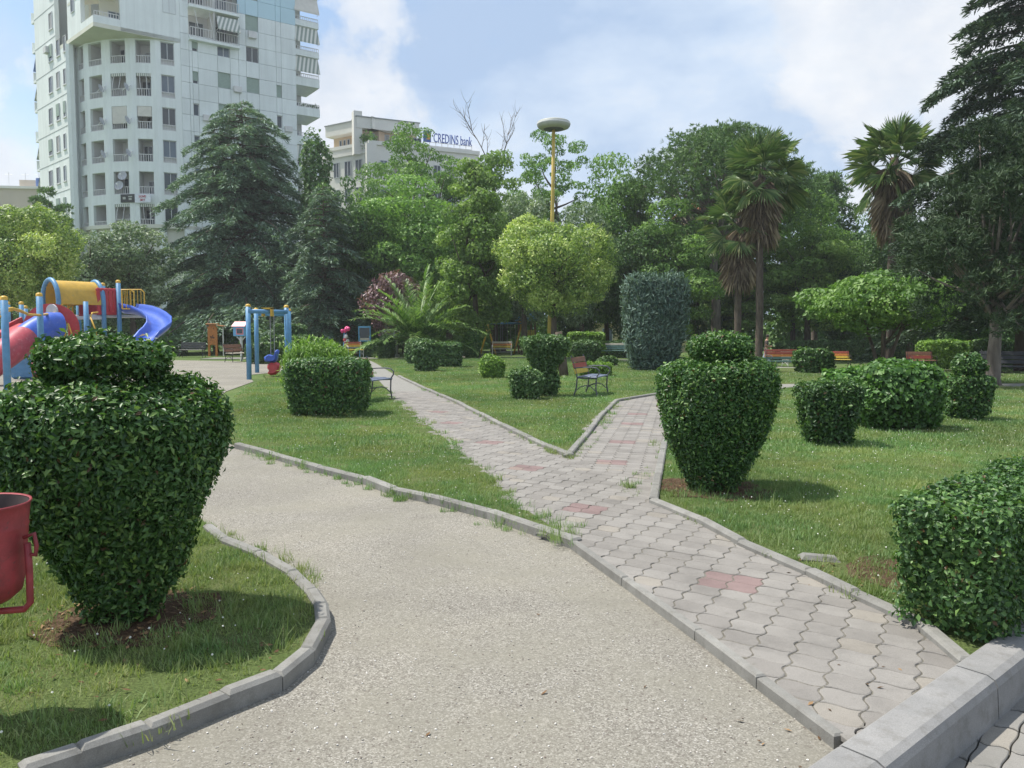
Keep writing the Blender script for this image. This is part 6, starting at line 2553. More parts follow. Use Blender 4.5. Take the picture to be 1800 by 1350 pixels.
# ================================================================== PLAYGROUND, BENCHES, SMALL THINGS
M['blue_paint'] = paint('blue_paint', (0.10, 0.27, 0.47), 0.45, 0.15, 7, dirt=(0.22, 0.32, 0.40))
M['yellow_paint'] = paint('yellow_paint', (0.66, 0.40, 0.05), 0.45, 0.12, 5)
M['red_plastic'] = paint('red_plastic', (0.48, 0.05, 0.06), 0.42, 0.15, 5, dirt=(0.42, 0.12, 0.12))
M['red_faded'] = paint('red_faded_plastic', (0.42, 0.06, 0.085), 0.45, 0.2, 4, dirt=(0.5, 0.22, 0.22))
M['blue_plastic'] = paint('blue_plastic', (0.045, 0.115, 0.50), 0.35, 0.15, 5, dirt=(0.14, 0.20, 0.48))
M['yellow_plastic'] = paint('yellow_plastic', (0.58, 0.36, 0.05), 0.45, 0.15, 5, dirt=(0.45, 0.33, 0.12))
M['grey_plastic'] = paint('grey_plastic', (0.5, 0.5, 0.52), 0.5)
M['steel'] = paint('steel', (0.35, 0.35, 0.36), 0.4, 0.1, 8, 0.8)
M['iron'] = paint('black_iron', (0.03, 0.03, 0.035), 0.45, 0.2, 10)
M['iron_grey'] = paint('grey_iron', (0.10, 0.105, 0.125), 0.45, 0.2, 10)
M['white_paint'] = paint('white_paint', (0.70, 0.70, 0.68), 0.5, 0.08, 6)
M['orange_wood'] = paint('orange_wood', (0.50, 0.18, 0.045), 0.6, 0.2, 12)
M['wood_red'] = paint('slat_red', (0.36, 0.085, 0.06), 0.6, 0.18, 10)
M['wood_brown'] = paint('slat_brown', (0.24, 0.12, 0.075), 0.65, 0.22, 10)
M['wood_yellow'] = paint('slat_yellow', (0.58, 0.44, 0.07), 0.6, 0.15, 10)
M['wood_orange'] = paint('slat_orange', (0.58, 0.22, 0.06), 0.6, 0.15, 10)
M['wood_blue'] = paint('slat_blue', (0.16, 0.19, 0.28), 0.35, 0.2, 10, spec=0.8)
M['wood_green'] = paint('slat_green', (0.09, 0.17, 0.15), 0.5, 0.2, 10)
M['wood_cream'] = paint('slat_cream', (0.58, 0.52, 0.42), 0.6, 0.15, 10)
M['wood_black'] = paint('slat_black', (0.035, 0.038, 0.042), 0.45, 0.2, 10)

# ---- benches
def bench(label, loc, rz, w, back, seat, frame, group='park benches', tilt=0.0):
    """iron-framed bench facing local -Y; back and seat are lists of slat materials, top / front first"""
    root = empty('park_bench', loc, rz, label, 'bench', group)
    root.rotation_euler = (0, tilt, rz)
    for i, mt in enumerate(seat):
        mb = MB()
        y = -.24 + .44 * (i + .5) / len(seat)
        mb.box((0, y, .435 + .012 * math.sin(i)), (w, .40 / len(seat), .03), None, 0, .006)
        mb.build('seat_slat', M[mt], root)
    n = len(back)
    for i, mt in enumerate(back):
        t = 1 - (i + .5) / n
        mb = MB()
        a = R(16)
        mb.box((0, .24 + .42 * t * math.sin(a), .50 + .38 * t), (w, .026, .34 / n), Matrix.Rotation(-a, 3, 'X'), 0, .006)
        mb.build('back_slat', M[mt], root)
    for s in (-1, 1):
        x = s * (w / 2 - .05)
        mb = MB()
        mb.tube([(x, -.24, 0), (x, -.21, .2), (x, -.22, .41)], .017, 6)
        mb.tube([(x, .30, 0), (x, .24, .2), (x, .22, .42), (x, .27, .62), (x, .37, .92)], .017, 6)
        mb.tube([(x, -.24, .415), (x, 0, .405), (x, .23, .42)], .016, 6)
        mb.tube([(x, -.20, .13), (x, -.1, .22), (x, .02, .25), (x, .14, .22), (x, .25, .13)], .011, 5)
        mb.build('leg', M[frame], root)
        mb = MB()
        mb.tube([(x, .27, .64), (x, .1, .655), (x, -.1, .66), (x, -.22, .645), (x, -.285, .59), (x, -.28, .52), (x, -.22, .44)], .015, 6)
        mb.build('armrest', M[frame], root)
    mb = MB()
    mb.tube([(-w / 2 + .05, -.02, .25), (w / 2 - .05, -.02, .25)], .012, 5)
    mb.build('stretcher', M[frame], root)
    return root


g = G(1048, 700)
bench('bench with red and yellow back slats and dark blue seat at the middle lawn tip', (g.x - .05, g.y + .35, .045), R(70), 1.15, ['wood_brown', 'wood_red', 'wood_yellow'], ['wood_blue'] * 3, 'iron_grey')
g = G(664, 712)
bench('iron-armed bench half hidden behind the square hedge block', (g.x - .28, g.y + .55, .05), R(72), 1.3, ['wood_brown', 'wood_brown', 'wood_red'], ['wood_blue'] * 3, 'iron_grey')
g = base_at(337, 46.5)
bench('black slatted bench facing the gravel playground', (g.x, g.y, 0), R(4), 1.42, ['wood_black'] * 4, ['wood_black'] * 3, 'iron')
g = base_at(417, 39.5)
bench('pale slatted bench seen end-on beside the little library box', (g.x, g.y, 0), R(64), 1.2, ['wood_brown'] * 2, ['wood_cream'] * 3, 'iron')
g = base_at(623, 45.3)
bench('rainbow-slatted bench beside the pink balloons', (g.x, g.y, .04), R(28), 1.0, ['wood_red', 'wood_orange', 'wood_yellow', 'wood_blue'], ['wood_yellow'] * 3, 'white_paint')
g = base_at(882, 47.5)
bench('white-framed bench with orange and yellow slats in front of the far swing', (g.x, g.y, .04), R(-3), 1.22, ['wood_cream', 'wood_orange', 'wood_yellow'], ['wood_cream'] * 3, 'white_paint')
g = base_at(1078, 46.5)
bench('long grey-green bench left of the blue-grey cypress', (g.x, g.y, g.z + .03), R(3), 1.75, ['wood_cream', 'wood_green', 'wood_green'], ['wood_green'] * 3, 'iron')
g = base_at(1008, 47.8)
bench('pale wooden bench half hidden behind the T-shaped bush', (g.x, g.y, g.z + .03), R(0), 1.6, ['wood_cream', 'wood_cream'], ['wood_cream'] * 3, 'iron')
g = base_at(1383, 30.0)
bench('bench with a red back and green seat right of the big vase-shaped bush', (g.x, g.y, g.z + .05), R(6), 1.45, ['wood_red', 'wood_red', 'wood_orange', 'wood_green'], ['wood_green'] * 3, 'iron_grey')
g = base_at(1470, 42)
bench('bright red and yellow striped bench beyond the dark square bush', (g.x, g.y, g.z + .03), R(-6), 1.5, ['wood_red', 'wood_orange', 'wood_yellow'], ['wood_yellow'] * 3, 'iron')
g = base_at(1400, 43)
bench('cream wooden bench behind the red-backed bench', (g.x, g.y, g.z + .03), R(20), 1.5, ['wood_cream', 'wood_cream'], ['wood_cream'] * 3, 'white_paint')
g = base_at(1622, 40)
bench('brown bench below the bright clipped hedge', (g.x, g.y, g.z + .03), R(0), 1.3, ['wood_brown', 'wood_red'], ['wood_brown'] * 3, 'iron')
g = base_at(1768, 23.4)
bench('black bench in deep shade right of the pine trunk', (g.x, g.y, g.z + .05), R(-30), 1.3, ['wood_black'] * 3, ['wood_black'] * 3, 'iron')

# ---- blue swing with animal seats
sw = empty('baby_swing', (0, 0, 0), 0, 'blue four-post swing frame on the gravel with an animal-shaped red and blue seat', 'swing')
S0 = G(438, 667)
S1 = G(452, 655)
wv = Vector((at(505, 600, S0.y + 1.0).x - S0.x, 1.0, 0))
zt = at(436, 538, S0.y).z
bases = [S0, S1, S0 + wv, S1 + wv]
cpos = sum(bases, Vector()) / 4
for k, p in enumerate(bases):
    mb = MB()
    lean = (cpos - p) * .02
    q_ = p - Vector((0, 0, p.z))
    mb.tube([q_ + Vector((0, 0, -.1)), q_ + lean + Vector((0, 0, zt))], .078, 12)
    pst = mb.build('post', M['blue_paint'], sw, True)
    mb = MB()
    mb.lathe([(.081, -.02), (.081, .03), (.055, .06), (0, .072)], 12, q_ + lean + Vector((0, 0, zt)))
    mb.build('post_cap', M['yellow_paint'], pst, True)
for a, b2 in ((0, 2), (1, 3)):
    pa, pb = bases[a] * 1.0, bases[b2] * 1.0
    pa.z = pb.z = zt - .16
    MB().tube([pa, pb], .07, 10).build('crossbar', M['blue_paint'], sw, True)
pa = (bases[0] + bases[1]) / 2
pb = (bases[2] + bases[3]) / 2
top_mid = (bases[0] + bases[2]) / 2
top_mid.z = zt - .16
mb = MB()
for dx in (-.14, .14):
    mb.box(top_mid + Vector((dx, 0, -.02)), (.06, .2, .26))
mb.box(top_mid + Vector((0, 0, .10)), (.34, .2, .05))
mb.build('hanger_bracket', M['yellow_paint'], sw)
seat = Vector((at(479, 630, S0.y + .7).x, S0.y + .7, 0))
sz = at(479, 634, seat.y).z
hz_ = zt - .2
for dx in (-.05, .07):
    MB().tube([seat + Vector((dx, 0, hz_)), seat + Vector((dx, 0, sz + .15))], .012, 5).build('chain', M['steel'], sw)


def blob(mb, c, pts, th, m=0):
    """rounded flat plastic shape from an outline"""
    n = len(pts)
    rings = [(.72, -th), (.94, -th * .75), (1.0, 0), (.94, th * .75), (.72, th)]
    cx = sum(p[0] for p in pts) / n
    cz = sum(p[1] for p in pts) / n
    vs, fs = [], []
    for s, y in rings:
        vs += [(c[0] + cx + (p[0] - cx) * s, c[1] + y, c[2] + cz + (p[1] - cz) * s) for p in pts]
    for k in range(4):
        for i in range(n):
            j = (i + 1) % n
            fs.append((k * n + i, k * n + j, (k + 1) * n + j, (k + 1) * n + i))
    fs += [tuple(range(n)), tuple(range(4 * n, 5 * n))[::-1]]
    mb.add(vs, fs, m)


mb = MB()
blob(mb, seat + Vector((0, 0, sz)), [(-.25, .12), (-.24, -.02), (-.12, -.06), (.08, -.05), (.15, .02), (.19, .2), (.21, .34), (.17, .36), (.14, .27), (.09, .18), (0, .16), (-.12, .2)], .16)
mb.build('blue_seat', M['blue_plastic'], sw, True)
mb = MB()
blob(mb, seat + Vector((.06, -.05, sz - .24)), [(-.19, .12), (-.2, .0), (-.14, -.08), (-.2, -.17), (-.1, -.23), (.06, -.21), (.17, -.1), (.21, .05), (.17, .16), (.07, .2), (.0, .16), (-.08, .19)], .14)
mb.build('red_seat', M['red_plastic'], sw, True)

# ---- playground climbing frame
pg = empty('climbing_frame', (0, 0, 0), 0, 'colourful climbing frame with a yellow tunnel roof, red tube slide and blue slide', 'playground')
e1 = Vector((.6, .8, 0))
e2 = Vector((-.8, .6, 0))
A0 = at(104, 560, 26.0)
A0.z = 0
ARCW, ARCL = 1.12, 1.45


def plc(a, b2, z):
    return A0 + e1 * a + e2 * b2 + Vector((0, 0, z))


z_spring = at(104, 528, 26).z
z_apex = at(90, 491, 26.3).z
zr_ = z_apex - z_spring
DECK = at(200, 553, 27).z - .06
for k, a in enumerate((0, ARCL)):
    pts = [plc(a, 0, -.05), plc(a, 0, z_spring)]
    for i in range(1, 12):
        an = math.pi * i / 12
        pts.append(plc(a, ARCW / 2 - ARCW / 2 * math.cos(an), z_spring + zr_ * math.sin(an)))
    pts += [plc(a, ARCW, z_spring), plc(a, ARCW, -.05)]
    MB().tube(pts, .075, 10).build('arch', M['blue_paint'], pg, True)
mb = MB()
vs, fs = [], []
for t_, rr_ in ((0, 1.0), (1, .94)):
    for a in (0.02, ARCL - .02):
        for i in range(17):
            an = math.pi * i / 16
            vs.append(plc(a, ARCW / 2 - ARCW / 2 * math.cos(an) * rr_, z_spring - .12 + (zr_ + .10) * math.sin(an) * rr_))
for t_ in (0, 34):
    for i in range(16):
        fs.append((t_ + i, t_ + i + 1, t_ + 17 + i + 1, t_ + 17 + i))
mb.add(vs, fs)
mb.build('tunnel_roof', M['yellow_plastic'], pg, True)
mb = MB()
mb.box(plc(ARCL / 2, ARCW / 2, DECK - .05), (ARCL, ARCW, .10), math.atan2(e1.y, e1.x))
mb.build('deck', M['grey_plastic'], pg)
# posts
post_xy = []


def post(px_, d_, py_top, r=.075, cap=True, mat='blue_paint'):
    p = at(px_, 600, d_)
    z = at(px_, py_top, d_).z
    mb = MB()
    mb.tube([(p.x, p.y, -.1), (p.x, p.y, z)], r, 12)
    o = mb.build('post', M[mat], pg, True)
    if cap:
        MB().lathe([(r * 1.04, -.05), (r * 1.04, .02), (r * .7, .05), (0, .062)], 12, (p.x, p.y, z)).build('post_cap', M['yellow_paint'], o, True)
    return p


post(10, 19.8, 524, .085)
post(72, 23.2, 518, .085)
post(16, 27.5, 533)
post(40, 28, 533)
post(47, 28.5, 540)
post(140, 28.0, 500)
post(153, 25.9, 530, cap=False)
post(184, 28.2, 500)
post(211, 27.6, 495)
# red barrier panels with slots
P1 = at(172, 600, 27.0)
P2 = at(207, 600, 27.6)
zt_, zb_ = at(190, 506, 27.2).z, at(190, 553, 27.2).z
dv = (P2 - P1).xy.length
ex = (P2 - P1).normalized()
ang_ = math.atan2(ex.y, ex.x)
n = 5
for k in range(n):
    c = P1 + (P2 - P1) * ((k + .5) / n)
    mb = MB()
    mb.box((c.x, c.y, (zt_ + zb_) / 2), (dv / n * .74, .05, zt_ - zb_), ang_, 0, .02)
    mb.build('barrier_slat', M['red_plastic'], pg)
mb = MB()
c = (P1 + P2) / 2
mb.box((c.x, c.y, zb_ + .05), (dv, .062, .12), ang_, 0, .02)
mb.box((c.x, c.y, zt_ - .06), (dv, .062, .10), ang_, 0, .02)
mb.build('barrier_rail', M['red_plastic'], pg)
c = at(160, 600, 27.4)
mb = MB()
mb.box((c.x, c.y, (zt_ + zb_) / 2 - .1), (.75, .05, .95), ang_, 0, .03)
mb.build('barrier_panel', M['red_faded'], pg)
mb = MB()
cd_ = at(195, 600, 28.0)
mb.box((cd_.x, cd_.y, zb_ - .04), (1.9, 1.1, .08), ang_)
mb.build('deck', M['grey_plastic'], pg)
# yellow railings by the blue slide
for (xa, xb, d_) in ((215, 256, 28.2), (217, 238, 27.2)):
    a, b2 = at(xa, 600, d_), at(xb, 600, d_)
    z0, z1 = at(xa, 543, d_).z, at(xa, 509, d_).z
    mb = MB()
    r = .1
    mb.tube([(a.x, a.y, z0), (a.x, a.y, z1), (b2.x - r, b2.y, z1), (b2.x, b2.y, z1 - r), (b2.x, b2.y, z0 + r), (b2.x - r, b2.y, z0), (a.x, a.y, z0)], .024, 6)
    k = max(3, int((b2.x - a.x) / .11))
    for i in range(1, k):
        x = a.x + (b2.x - a.x) * i / k
        mb.tube([(x, a.y, z0), (x, a.y, z1)], .013, 5)
    mb.build('yellow_railing', M['yellow_paint'], pg)
# blue spiral slide
ctrl = [(224, 547, 27.9), (236, 548, 27.7), (250, 551, 27.4), (262, 556, 27.0), (272, 562, 26.7), (280, 570, 26.3), (280, 580, 25.9), (272, 588, 25.6), (262, 596, 25.3), (254, 606, 25.1), (248, 620, 24.9)]
cp = [at(*c_) for c_ in ctrl]
vs, fs = [], []
ns = 9
for i, p in enumerate(cp):
    t = (cp[min(i + 1, len(cp) - 1)] - cp[max(i - 1, 0)]).normalized()
    sd_ = t.cross(Vector((0, 0, 1))).normalized()
    upv = sd_.cross(t)
    for k in range(ns):
        an = math.pi * (k / (ns - 1))
        vs.append(p + sd_ * (-.34 * math.cos(an)) + Vector((0, 0, 1)) * (.26 - .30 * math.sin(an)))
    for k in range(ns):
        an = math.pi * (1 - k / (ns - 1))
        vs.append(p + sd_ * (-.39 * math.cos(an)) + Vector((0, 0, 1)) * (.27 - .37 * math.sin(an)))
m_ = 2 * ns
for i in range(len(cp) - 1):
    for k in range(m_):
        fs.append((i * m_ + k, i * m_ + (k + 1) % m_, (i + 1) * m_ + (k + 1) % m_, (i + 1) * m_ + k))
MB().add(vs, fs).build('blue_slide', M['blue_plastic'], pg, True)
# tube slide, blue then red
tpts = [at(*c_) for c_ in ((104, 572, 24.4), (90, 572, 24.2), (74, 577, 24.0), (58, 586, 23.7), (43, 597, 23.4))]
MB().tube(tpts, [.40, .41, .41, .40, .40], 18, cap=False).build('tube_slide', M['blue_plastic'], pg, True)
tpts2 = [at(*c_) for c_ in ((43.5, 596.5, 23.41), (28, 608, 23.0), (10, 622, 22.6), (-10, 636, 22.2), (-30, 650, 21.9))]
MB().tube(tpts2, [.415, .41, .40, .40, .40], 18, cap=False).build('tube_slide_end', M['red_faded'], pg, True)
# red arched entry panel with a pale disc
pa = at(92, 600, 25.2)
ec = Vector((.93, .36, 0))
zc = at(92, 575, 25.2).z
n = 18
vs, fs = [], []
for y in (-.03, .03):
    for (ro) in (.78, .46):
        for i in range(n + 1):
            an = math.pi * i / n
            vs.append(pa * 1.0 + ec * (-ro * math.cos(an)) + Vector((-ec.y, ec.x, 0)) * y + Vector((0, 0, zc - pa.z + ro * .95 * math.sin(an))))
for s in (0, 2 * (n + 1)):
    for i in range(n):
        fs.append((s + i, s + i + 1, s + n + 1 + i + 1, s + n + 1 + i))
for i in range(n):
    fs.append((i, i + 1, 2 * (n + 1) + i + 1, 2 * (n + 1) + i))
mb = MB().add(vs, fs)
for sg_ in (-1, 1):
    c = pa + ec * (sg_ * .62)
    mb.box((c.x, c.y, zc - .35), (.32, .06, .7), math.atan2(ec.y, ec.x))
mb.build('entry_panel', M['red_plastic'], pg)
c = at(90, 548, 25.0)
q_ = MB()
q_.tube([c, c + Vector((.12, .3, 0)).normalized() * .06], .24, 18)
q_.build('pale_disc', M['grey_plastic'], pg)
# red trough and blue skirt beyond the tube
mb = MB()
mb.beam(at(8, 588, 24.8), at(40, 572, 25.6), .62, .14)
mb.beam(at(8, 582, 25.1), at(40, 566, 25.9), .06, .34)
mb.build('red_trough', M['red_plastic'], pg)
c = at(46, 600, 25.5)
mb = MB()
mb.box((c.x, c.y, .55), (.75, .5, 1.1), .2, 0, .06)
mb.build('blue_skirt', M['blue_paint'], pg)
mb = MB()
mb.beam(at(62, 612, 24.9), at(58, 655, 24.3), .06, .45)
mb.build('red_ramp_side', M['red_faded'], pg)
# yellow overhead rails and ladder stays
for pts in ([(-20, 546, 19.6), (0, 545, 19.8), (22, 542, 20.4), (36, 546, 21.2), (50, 553, 22.0), (72, 554, 23.2), (104, 549, 25.6)],
            [(-20, 552, 21.0), (8, 549, 21.4), (24, 543.5, 21.8), (38, 548, 22.3), (52, 553, 22.6), (68, 554, 23.1)],
            [(-20, 557, 19.6), (9, 556, 19.8)]):
    MB().tube([at(*p) for p in pts], .035, 7).build('yellow_rail', M['yellow_paint'], pg, True)
for pts in ([(107, 549, 25.8), (116, 553, 25.6), (119, 566, 25.4), (127, 590, 25.0)], [(116, 560, 25.4), (114, 592, 25.1)],
            [(172, 549, 26.5), (162, 550, 26.0), (159, 557, 25.8), (171, 588, 25.3)], [(108, 536, 25.9), (117, 530, 27.0)], [(122, 540, 26.5), (133, 530, 27.4)]):
    MB().tube([at(*p) for p in pts], .026, 6).build('yellow_rail', M['yellow_paint'], pg, True)
for k in range(7):
    a, b2 = at(-5 + k * 9, 551, 19.9 + k * .3), at(-5 + k * 9, 551, 21.1 + k * .25)
    MB().tube([a, b2], .018, 5).build('overhead_rung', M['steel'], pg)
for px_ in (122, 130):
    p = at(px_, 600, 27.2)
    mb = MB()
    mb.tube([(p.x, p.y, at(px_, 590, 27).z), (p.x, p.y, at(px_, 531, 27).z)], .03, 6)
    mb.build('yellow_rail', M['yellow_paint'], pg)

# ---- orange notice panel, little library box
g = base_at(374, 49)
nb = empty('notice_board', g, R(-8), 'orange wooden notice board with two legs beside the black bench', 'notice board')
for s in (-1, 1):
    MB().box((s * .24, 0, .85), (.12, .10, 1.9), None, 0, .01).build('leg', M['orange_wood'], nb)
MB().box((0, -.01, 1.30), (.44, .07, 1.25), None, 0, .01).build('panel', M['orange_wood'], nb)
mb = MB()
rr = random.Random(12)
for k in range(26):                              # dark illegible figures on the board
    x, z = rr.choice((-.08, .06)) + rr.uniform(-.05, .06), rr.choice((1.72, 1.66, 1.2, 1.1, .92)) + rr.uniform(-.07, .07)
    mb.box((x, -.049, z), (rr.uniform(.02, .06), .006, rr.uniform(.02, .09)), Matrix.Rotation(rr.uniform(-.6, .6), 3, 'Y'))
mb.build('dark_lettering', M['iron'], nb)
MB().box((0, 0, 1.97), (.66, .42, .07), None, 0, .01).build('roof', M['orange_wood'], nb)
MB().box((.52, .1, 1.86), (.44, .34, .05), Matrix.Rotation(.08, 3, 'Y'), 0, .01).build('side_roof', M['orange_wood'], nb)
MB().tube([(.58, .2, 0), (.58, .2, 1.84)], .035, 6).build('post', M['white_paint'], nb)
g = base_at(424, 41)
lb = empty('library_box', g, R(-10), 'little blue library box with a pink roof on a white post', 'library box')
M['lb_blue'] = paint('box_blue', (0.16, 0.42, 0.66), 0.5, 0.1)
M['lb_pink'] = paint('box_pink', (0.72, 0.27, 0.30), 0.5, 0.1)
MB().tube([(0, 0, 0), (.01, 0, .6), (.0, 0, 1.25)], [.07, .06, .08], 8).build('post', M['white_paint'], lb)
mb = MB()
for s in (-1, 1):
    mb.tube([(0, 0, 1.0), (s * .1, 0, 1.12), (s * .24, 0, 1.25)], .035, 6)
mb.build('brackets', M['white_paint'], lb)
MB().box((0, 0, 1.52), (.62, .46, .5), None, 0, .015).build('case', M['lb_blue'], lb)
MB().box((.06, -.235, 1.52), (.40, .02, .34), None, 0, .005).build('door', M['lb_pink'], lb)
MB().box((.06, -.25, 1.52), (.30, .015, .22)).build('pane', M['glass'], lb)
MB().add([(-.38, -.30, 1.77), (.38, -.30, 1.77), (.38, .30, 1.77), (-.38, .30, 1.77), (-.34, 0, 2.02), (.34, 0, 2.02)],
         [(0, 1, 5, 4), (2, 3, 4, 5), (1, 2, 5), (3, 0, 4), (3, 2, 1, 0)]).build('roof', M['lb_pink'], lb)

# ---- lamp post
g = base_at(968, 42.5)
lp = empty('lamp_post', g, 0, 'tall yellow lamp post with a flat round grey head', 'lamp post')
zl = at(972, 226, 42.5).z - g.z
M['lamp_yellow'] = paint('lamp_yellow', (0.55, 0.40, 0.09), 0.5, 0.15, 2)
M['lamp_grey'] = paint('lamp_grey', (0.40, 0.42, 0.37), 0.6, 0.1, 3)
MB().tube([(-.06, 0, 0), (-.02, 0, 2.2), (.02, 0, 5), (.09, 0, zl * .75), (.12, 0, zl)], [.17, .14, .11, .095, .085], 12).build('pole', M['lamp_yellow'], lp, True)
MB().lathe([(0, -.05), (.60, -.03), (.80, .04), (.86, .12), (.87, .24), (.85, .32), (.80, .36), (.66, .405), (.4, .43), (0, .44)], 28, (.12, 0, zl)).build('lamp_head', M['lamp_grey'], lp, True)
MB().lathe([(0, -.075), (.5, -.06), (.55, -.015), (.3, .0)], 24, (.12, 0, zl)).build('diffuser', M['iron_grey'], lp, True)
MB().lathe([(.872, .18), (.89, .22), (.872, .26)], 28, (.12, 0, zl)).build('rim_band', M['white_paint'], lp, True)

# ---- red litter bin at the left edge
bx = at(-46, 960, 2.9)
bin_ = empty('litter_bin', (bx.x, bx.y, .055), 0, 'worn red metal litter bin hung in a tube frame, cut off by the picture edge', 'litter bin')
M['bin_red'] = paint('bin_red', (0.27, 0.035, 0.042), 0.5, 0.3, 14, dirt=(0.085, 0.045, 0.04), bumpy=0.15)
M['bin_in'] = paint('bin_inside', (0.09, 0.065, 0.06), 0.8, 0.2, 9)
zt = at(0, 884, 2.9).z - .055
zb = at(0, 1082, 2.75).z - .055
rt = .186
mb = MB()
mb.lathe([(.0, zb + .004), (rt * .62, zb), (rt * .80, zb + .03), (rt * .86, zb + .08), (rt * .93, zb + .22), (rt * .95, zb + .27), (rt * .966, zb + .278), (rt * .955, zb + .288), (rt, zt - .012), (rt + .006, zt - .006), (rt + .004, zt), (rt - .004, zt - .004)], 36)
mb.build('bucket', M['bin_red'], bin_, True)
MB().lathe([(rt - .006, zt - .006), (rt * .88, zb + .22), (rt * .7, zb + .06), (0, zb + .03)], 36).build('bucket_inside', M['bin_in'], bin_, True)
mb = MB()
xr = rt + .012
mb.tube([(xr, 0, zt - .15), (xr + .004, 0, zb + .12), (xr + .002, 0, zb - .005), (xr - .02, 0, zb - .03), (0, 0, zb - .045), (-xr + .02, 0, zb - .03), (-xr, 0, zb - .005), (-xr, 0, zt - .15)], .0125, 10)
mb.build('tube_frame', M['bin_red'], bin_, True)
for s in (-1, 1):
    mb = MB()
    mb.tube([(s * (xr - .012), 0, zt - .13), (s * (xr + .028), 0, zt - .115), (s * (xr + .034), 0, zt - .16), (s * (xr + .03), 0, zt - .195), (s * (xr - .004), 0, zt - .19)], .008, 7)
    mb.build('pivot_hook', M['bin_red'], bin_, True)
MB().tube([(-.05, .03, -.06), (-.05, .03, zb - .03)], .025, 10).build('post', M['bin_red'], bin_, True)
mb = MB()                                          # scratched white curl of writing
for pts in ([(.0, .165), (.02, .178), (.045, .172), (.05, .15), (.03, .135), (.012, .125)], [(.01, .125), (.04, .12), (.062, .10), (.058, .075), (.03, .06), (.0, .056)]):
    q_ = []
    for a_, z_ in pts:
        an = -math.pi / 2 + .62 + (a_ - .03) * 5.2
        rr_ = rt * .965 + .002
        q_.append((math.cos(an) * rr_, math.sin(an) * rr_, zb + z_ + .02))
    mb.tube(q_, .0022, 4)
mb.build('scratched_writing', M['white_paint'], bin_)

# ---- far small things
g = base_at(685, 47)
pd = empty('bust_monument', g, R(-8), 'white stone pedestal with a dark bust beside the feathery palm', 'monument')
M['stone_white'] = concrete_mat('white_stone', (0.42, 0.42, 0.42), (0.55, 0.55, 0.54))
M['bronze'] = paint('dark_bronze', (0.10, 0.105, 0.11), 0.45, 0.2, 8)
MB().box((0, 0, .08), (1.0, .8, .16), None, 0, .02).build('plinth', M['stone_white'], pd)
MB().box((0, 0, .88), (.78, .55, 1.46), None, 0, .015).build('pedestal', M['stone_white'], pd)
MB().box((0, -.283, 1.02), (.56, .012, .9)).build('inscription_plate', M['kerb'], pd)
mb = MB()
mb.lathe([(.30, 1.61), (.36, 1.72), (.34, 1.9), (.20, 2.02), (.10, 2.08), (.095, 2.14), (.13, 2.2), (.155, 2.3), (.14, 2.4), (.08, 2.46), (0, 2.47)], 16)
o = mb.build('bust', M['bronze'], pd, True)
o.scale = (1, .7, 1)
g = base_at(641, 47.5)
kb = empty('poster_case', g, R(6), 'blue-framed glass poster case behind the rainbow bench', 'display case')
for s in (-1, 1):
    MB().box((s * .30, 0, .62), (.06, .06, 1.24)).build('leg', M['lb_blue'], kb)
mb = MB()
mb.box((0, 0, 1.78), (.72, .12, .10))
mb.box((0, 0, .95), (.72, .12, .06))
for s in (-1, 1):
    mb.box((s * .33, 0, 1.37), (.06, .12, .74))
mb.build('frame', M['lb_blue'], kb)
MB().box((0, .02, 1.36), (.60, .03, .76)).build('pane', M['glass'], kb)
MB().box((0, -.02, 1.05), (.58, .02, .14)).build('paper_strip', M['wood_cream'], kb)
g = base_at(608, 46)
bl = empty('balloon_stand', g, 0, 'pink balloons and toys on a stand beside the rainbow bench', 'balloons')
M['pink'] = paint('balloon_pink', (0.68, 0.06, 0.22), 0.3, 0.1)
M['toy_white'] = paint('toy_white', (0.68, 0.66, 0.66), 0.5)
MB().tube([(-.15, 0, 0), (-.08, 0, 1.5)], .04, 6).build('pole', M['lb_blue'], bl)
MB().tube([(.18, 0, 0), (.02, 0, 1.45)], .02, 6).build('stay', M['lb_blue'], bl)
rr = random.Random(9)
for k in range(7):
    x, y, z = rr.uniform(-.26, .24), rr.uniform(-.15, .15), rr.uniform(1.5, 1.78)
    mb = MB()
    mb.lathe([(0, -.12), (.05, -.10), (.10, -.02), (.105, .04), (.07, .10), (0, .12)], 8, (x, y, z))
    mb.build('balloon', M['pink'], bl, True)
for k, (x, z, mt) in enumerate(((.02, 1.22, 'toy_white'), (.1, .95, 'toy_white'), (-.02, 1.02, 'red_plastic'), (.06, .72, 'red_plastic'), (.14, .68, 'toy_white'))):
    mb = MB()
    mb.lathe([(0, -.13), (.1, -.1), (.13, 0), (.09, .1), (0, .13)], 8, (x, -.08, z))
    mb.build('toy', M[mt], bl, True)
# second play area: swing with crossed yellow legs and a little blue-roofed tower
g0, g1 = base_at(858, 52), base_at(916, 53.5)
fs_ = empty('far_swing', (0, 0, 0), 0, 'distant swing with crossed yellow legs and a blue top bar', 'swing')
zt = 2.05
for g in (g0, g1):
    for s in (-1, 1):
        MB().tube([(g.x - s * .50, g.y - s * .25, g.z), (g.x + s * .10, g.y + s * .05, g.z + zt + .15)], .06, 7).build('leg', M['yellow_paint'], fs_, True)
MB().tube([(g0.x, g0.y, g0.z + zt), (g1.x, g1.y, g1.z + zt)], .06, 8).build('top_bar', M['blue_paint'], fs_, True)
for t in (.3, .5, .75):
    c = g0.lerp(g1, t)
    mb = MB()
    for s in (-.16, .16):
        mb.tube([(c.x + s, c.y, c.z + zt), (c.x + s, c.y, c.z + .5)], .012, 4)
    sc_ = mb.build('chain', M['steel'], fs_)
    MB().box((c.x, c.y, c.z + .48), (.42, .2, .05)).build('swing_seat', M['iron'], fs_)
g = base_at(926, 55)
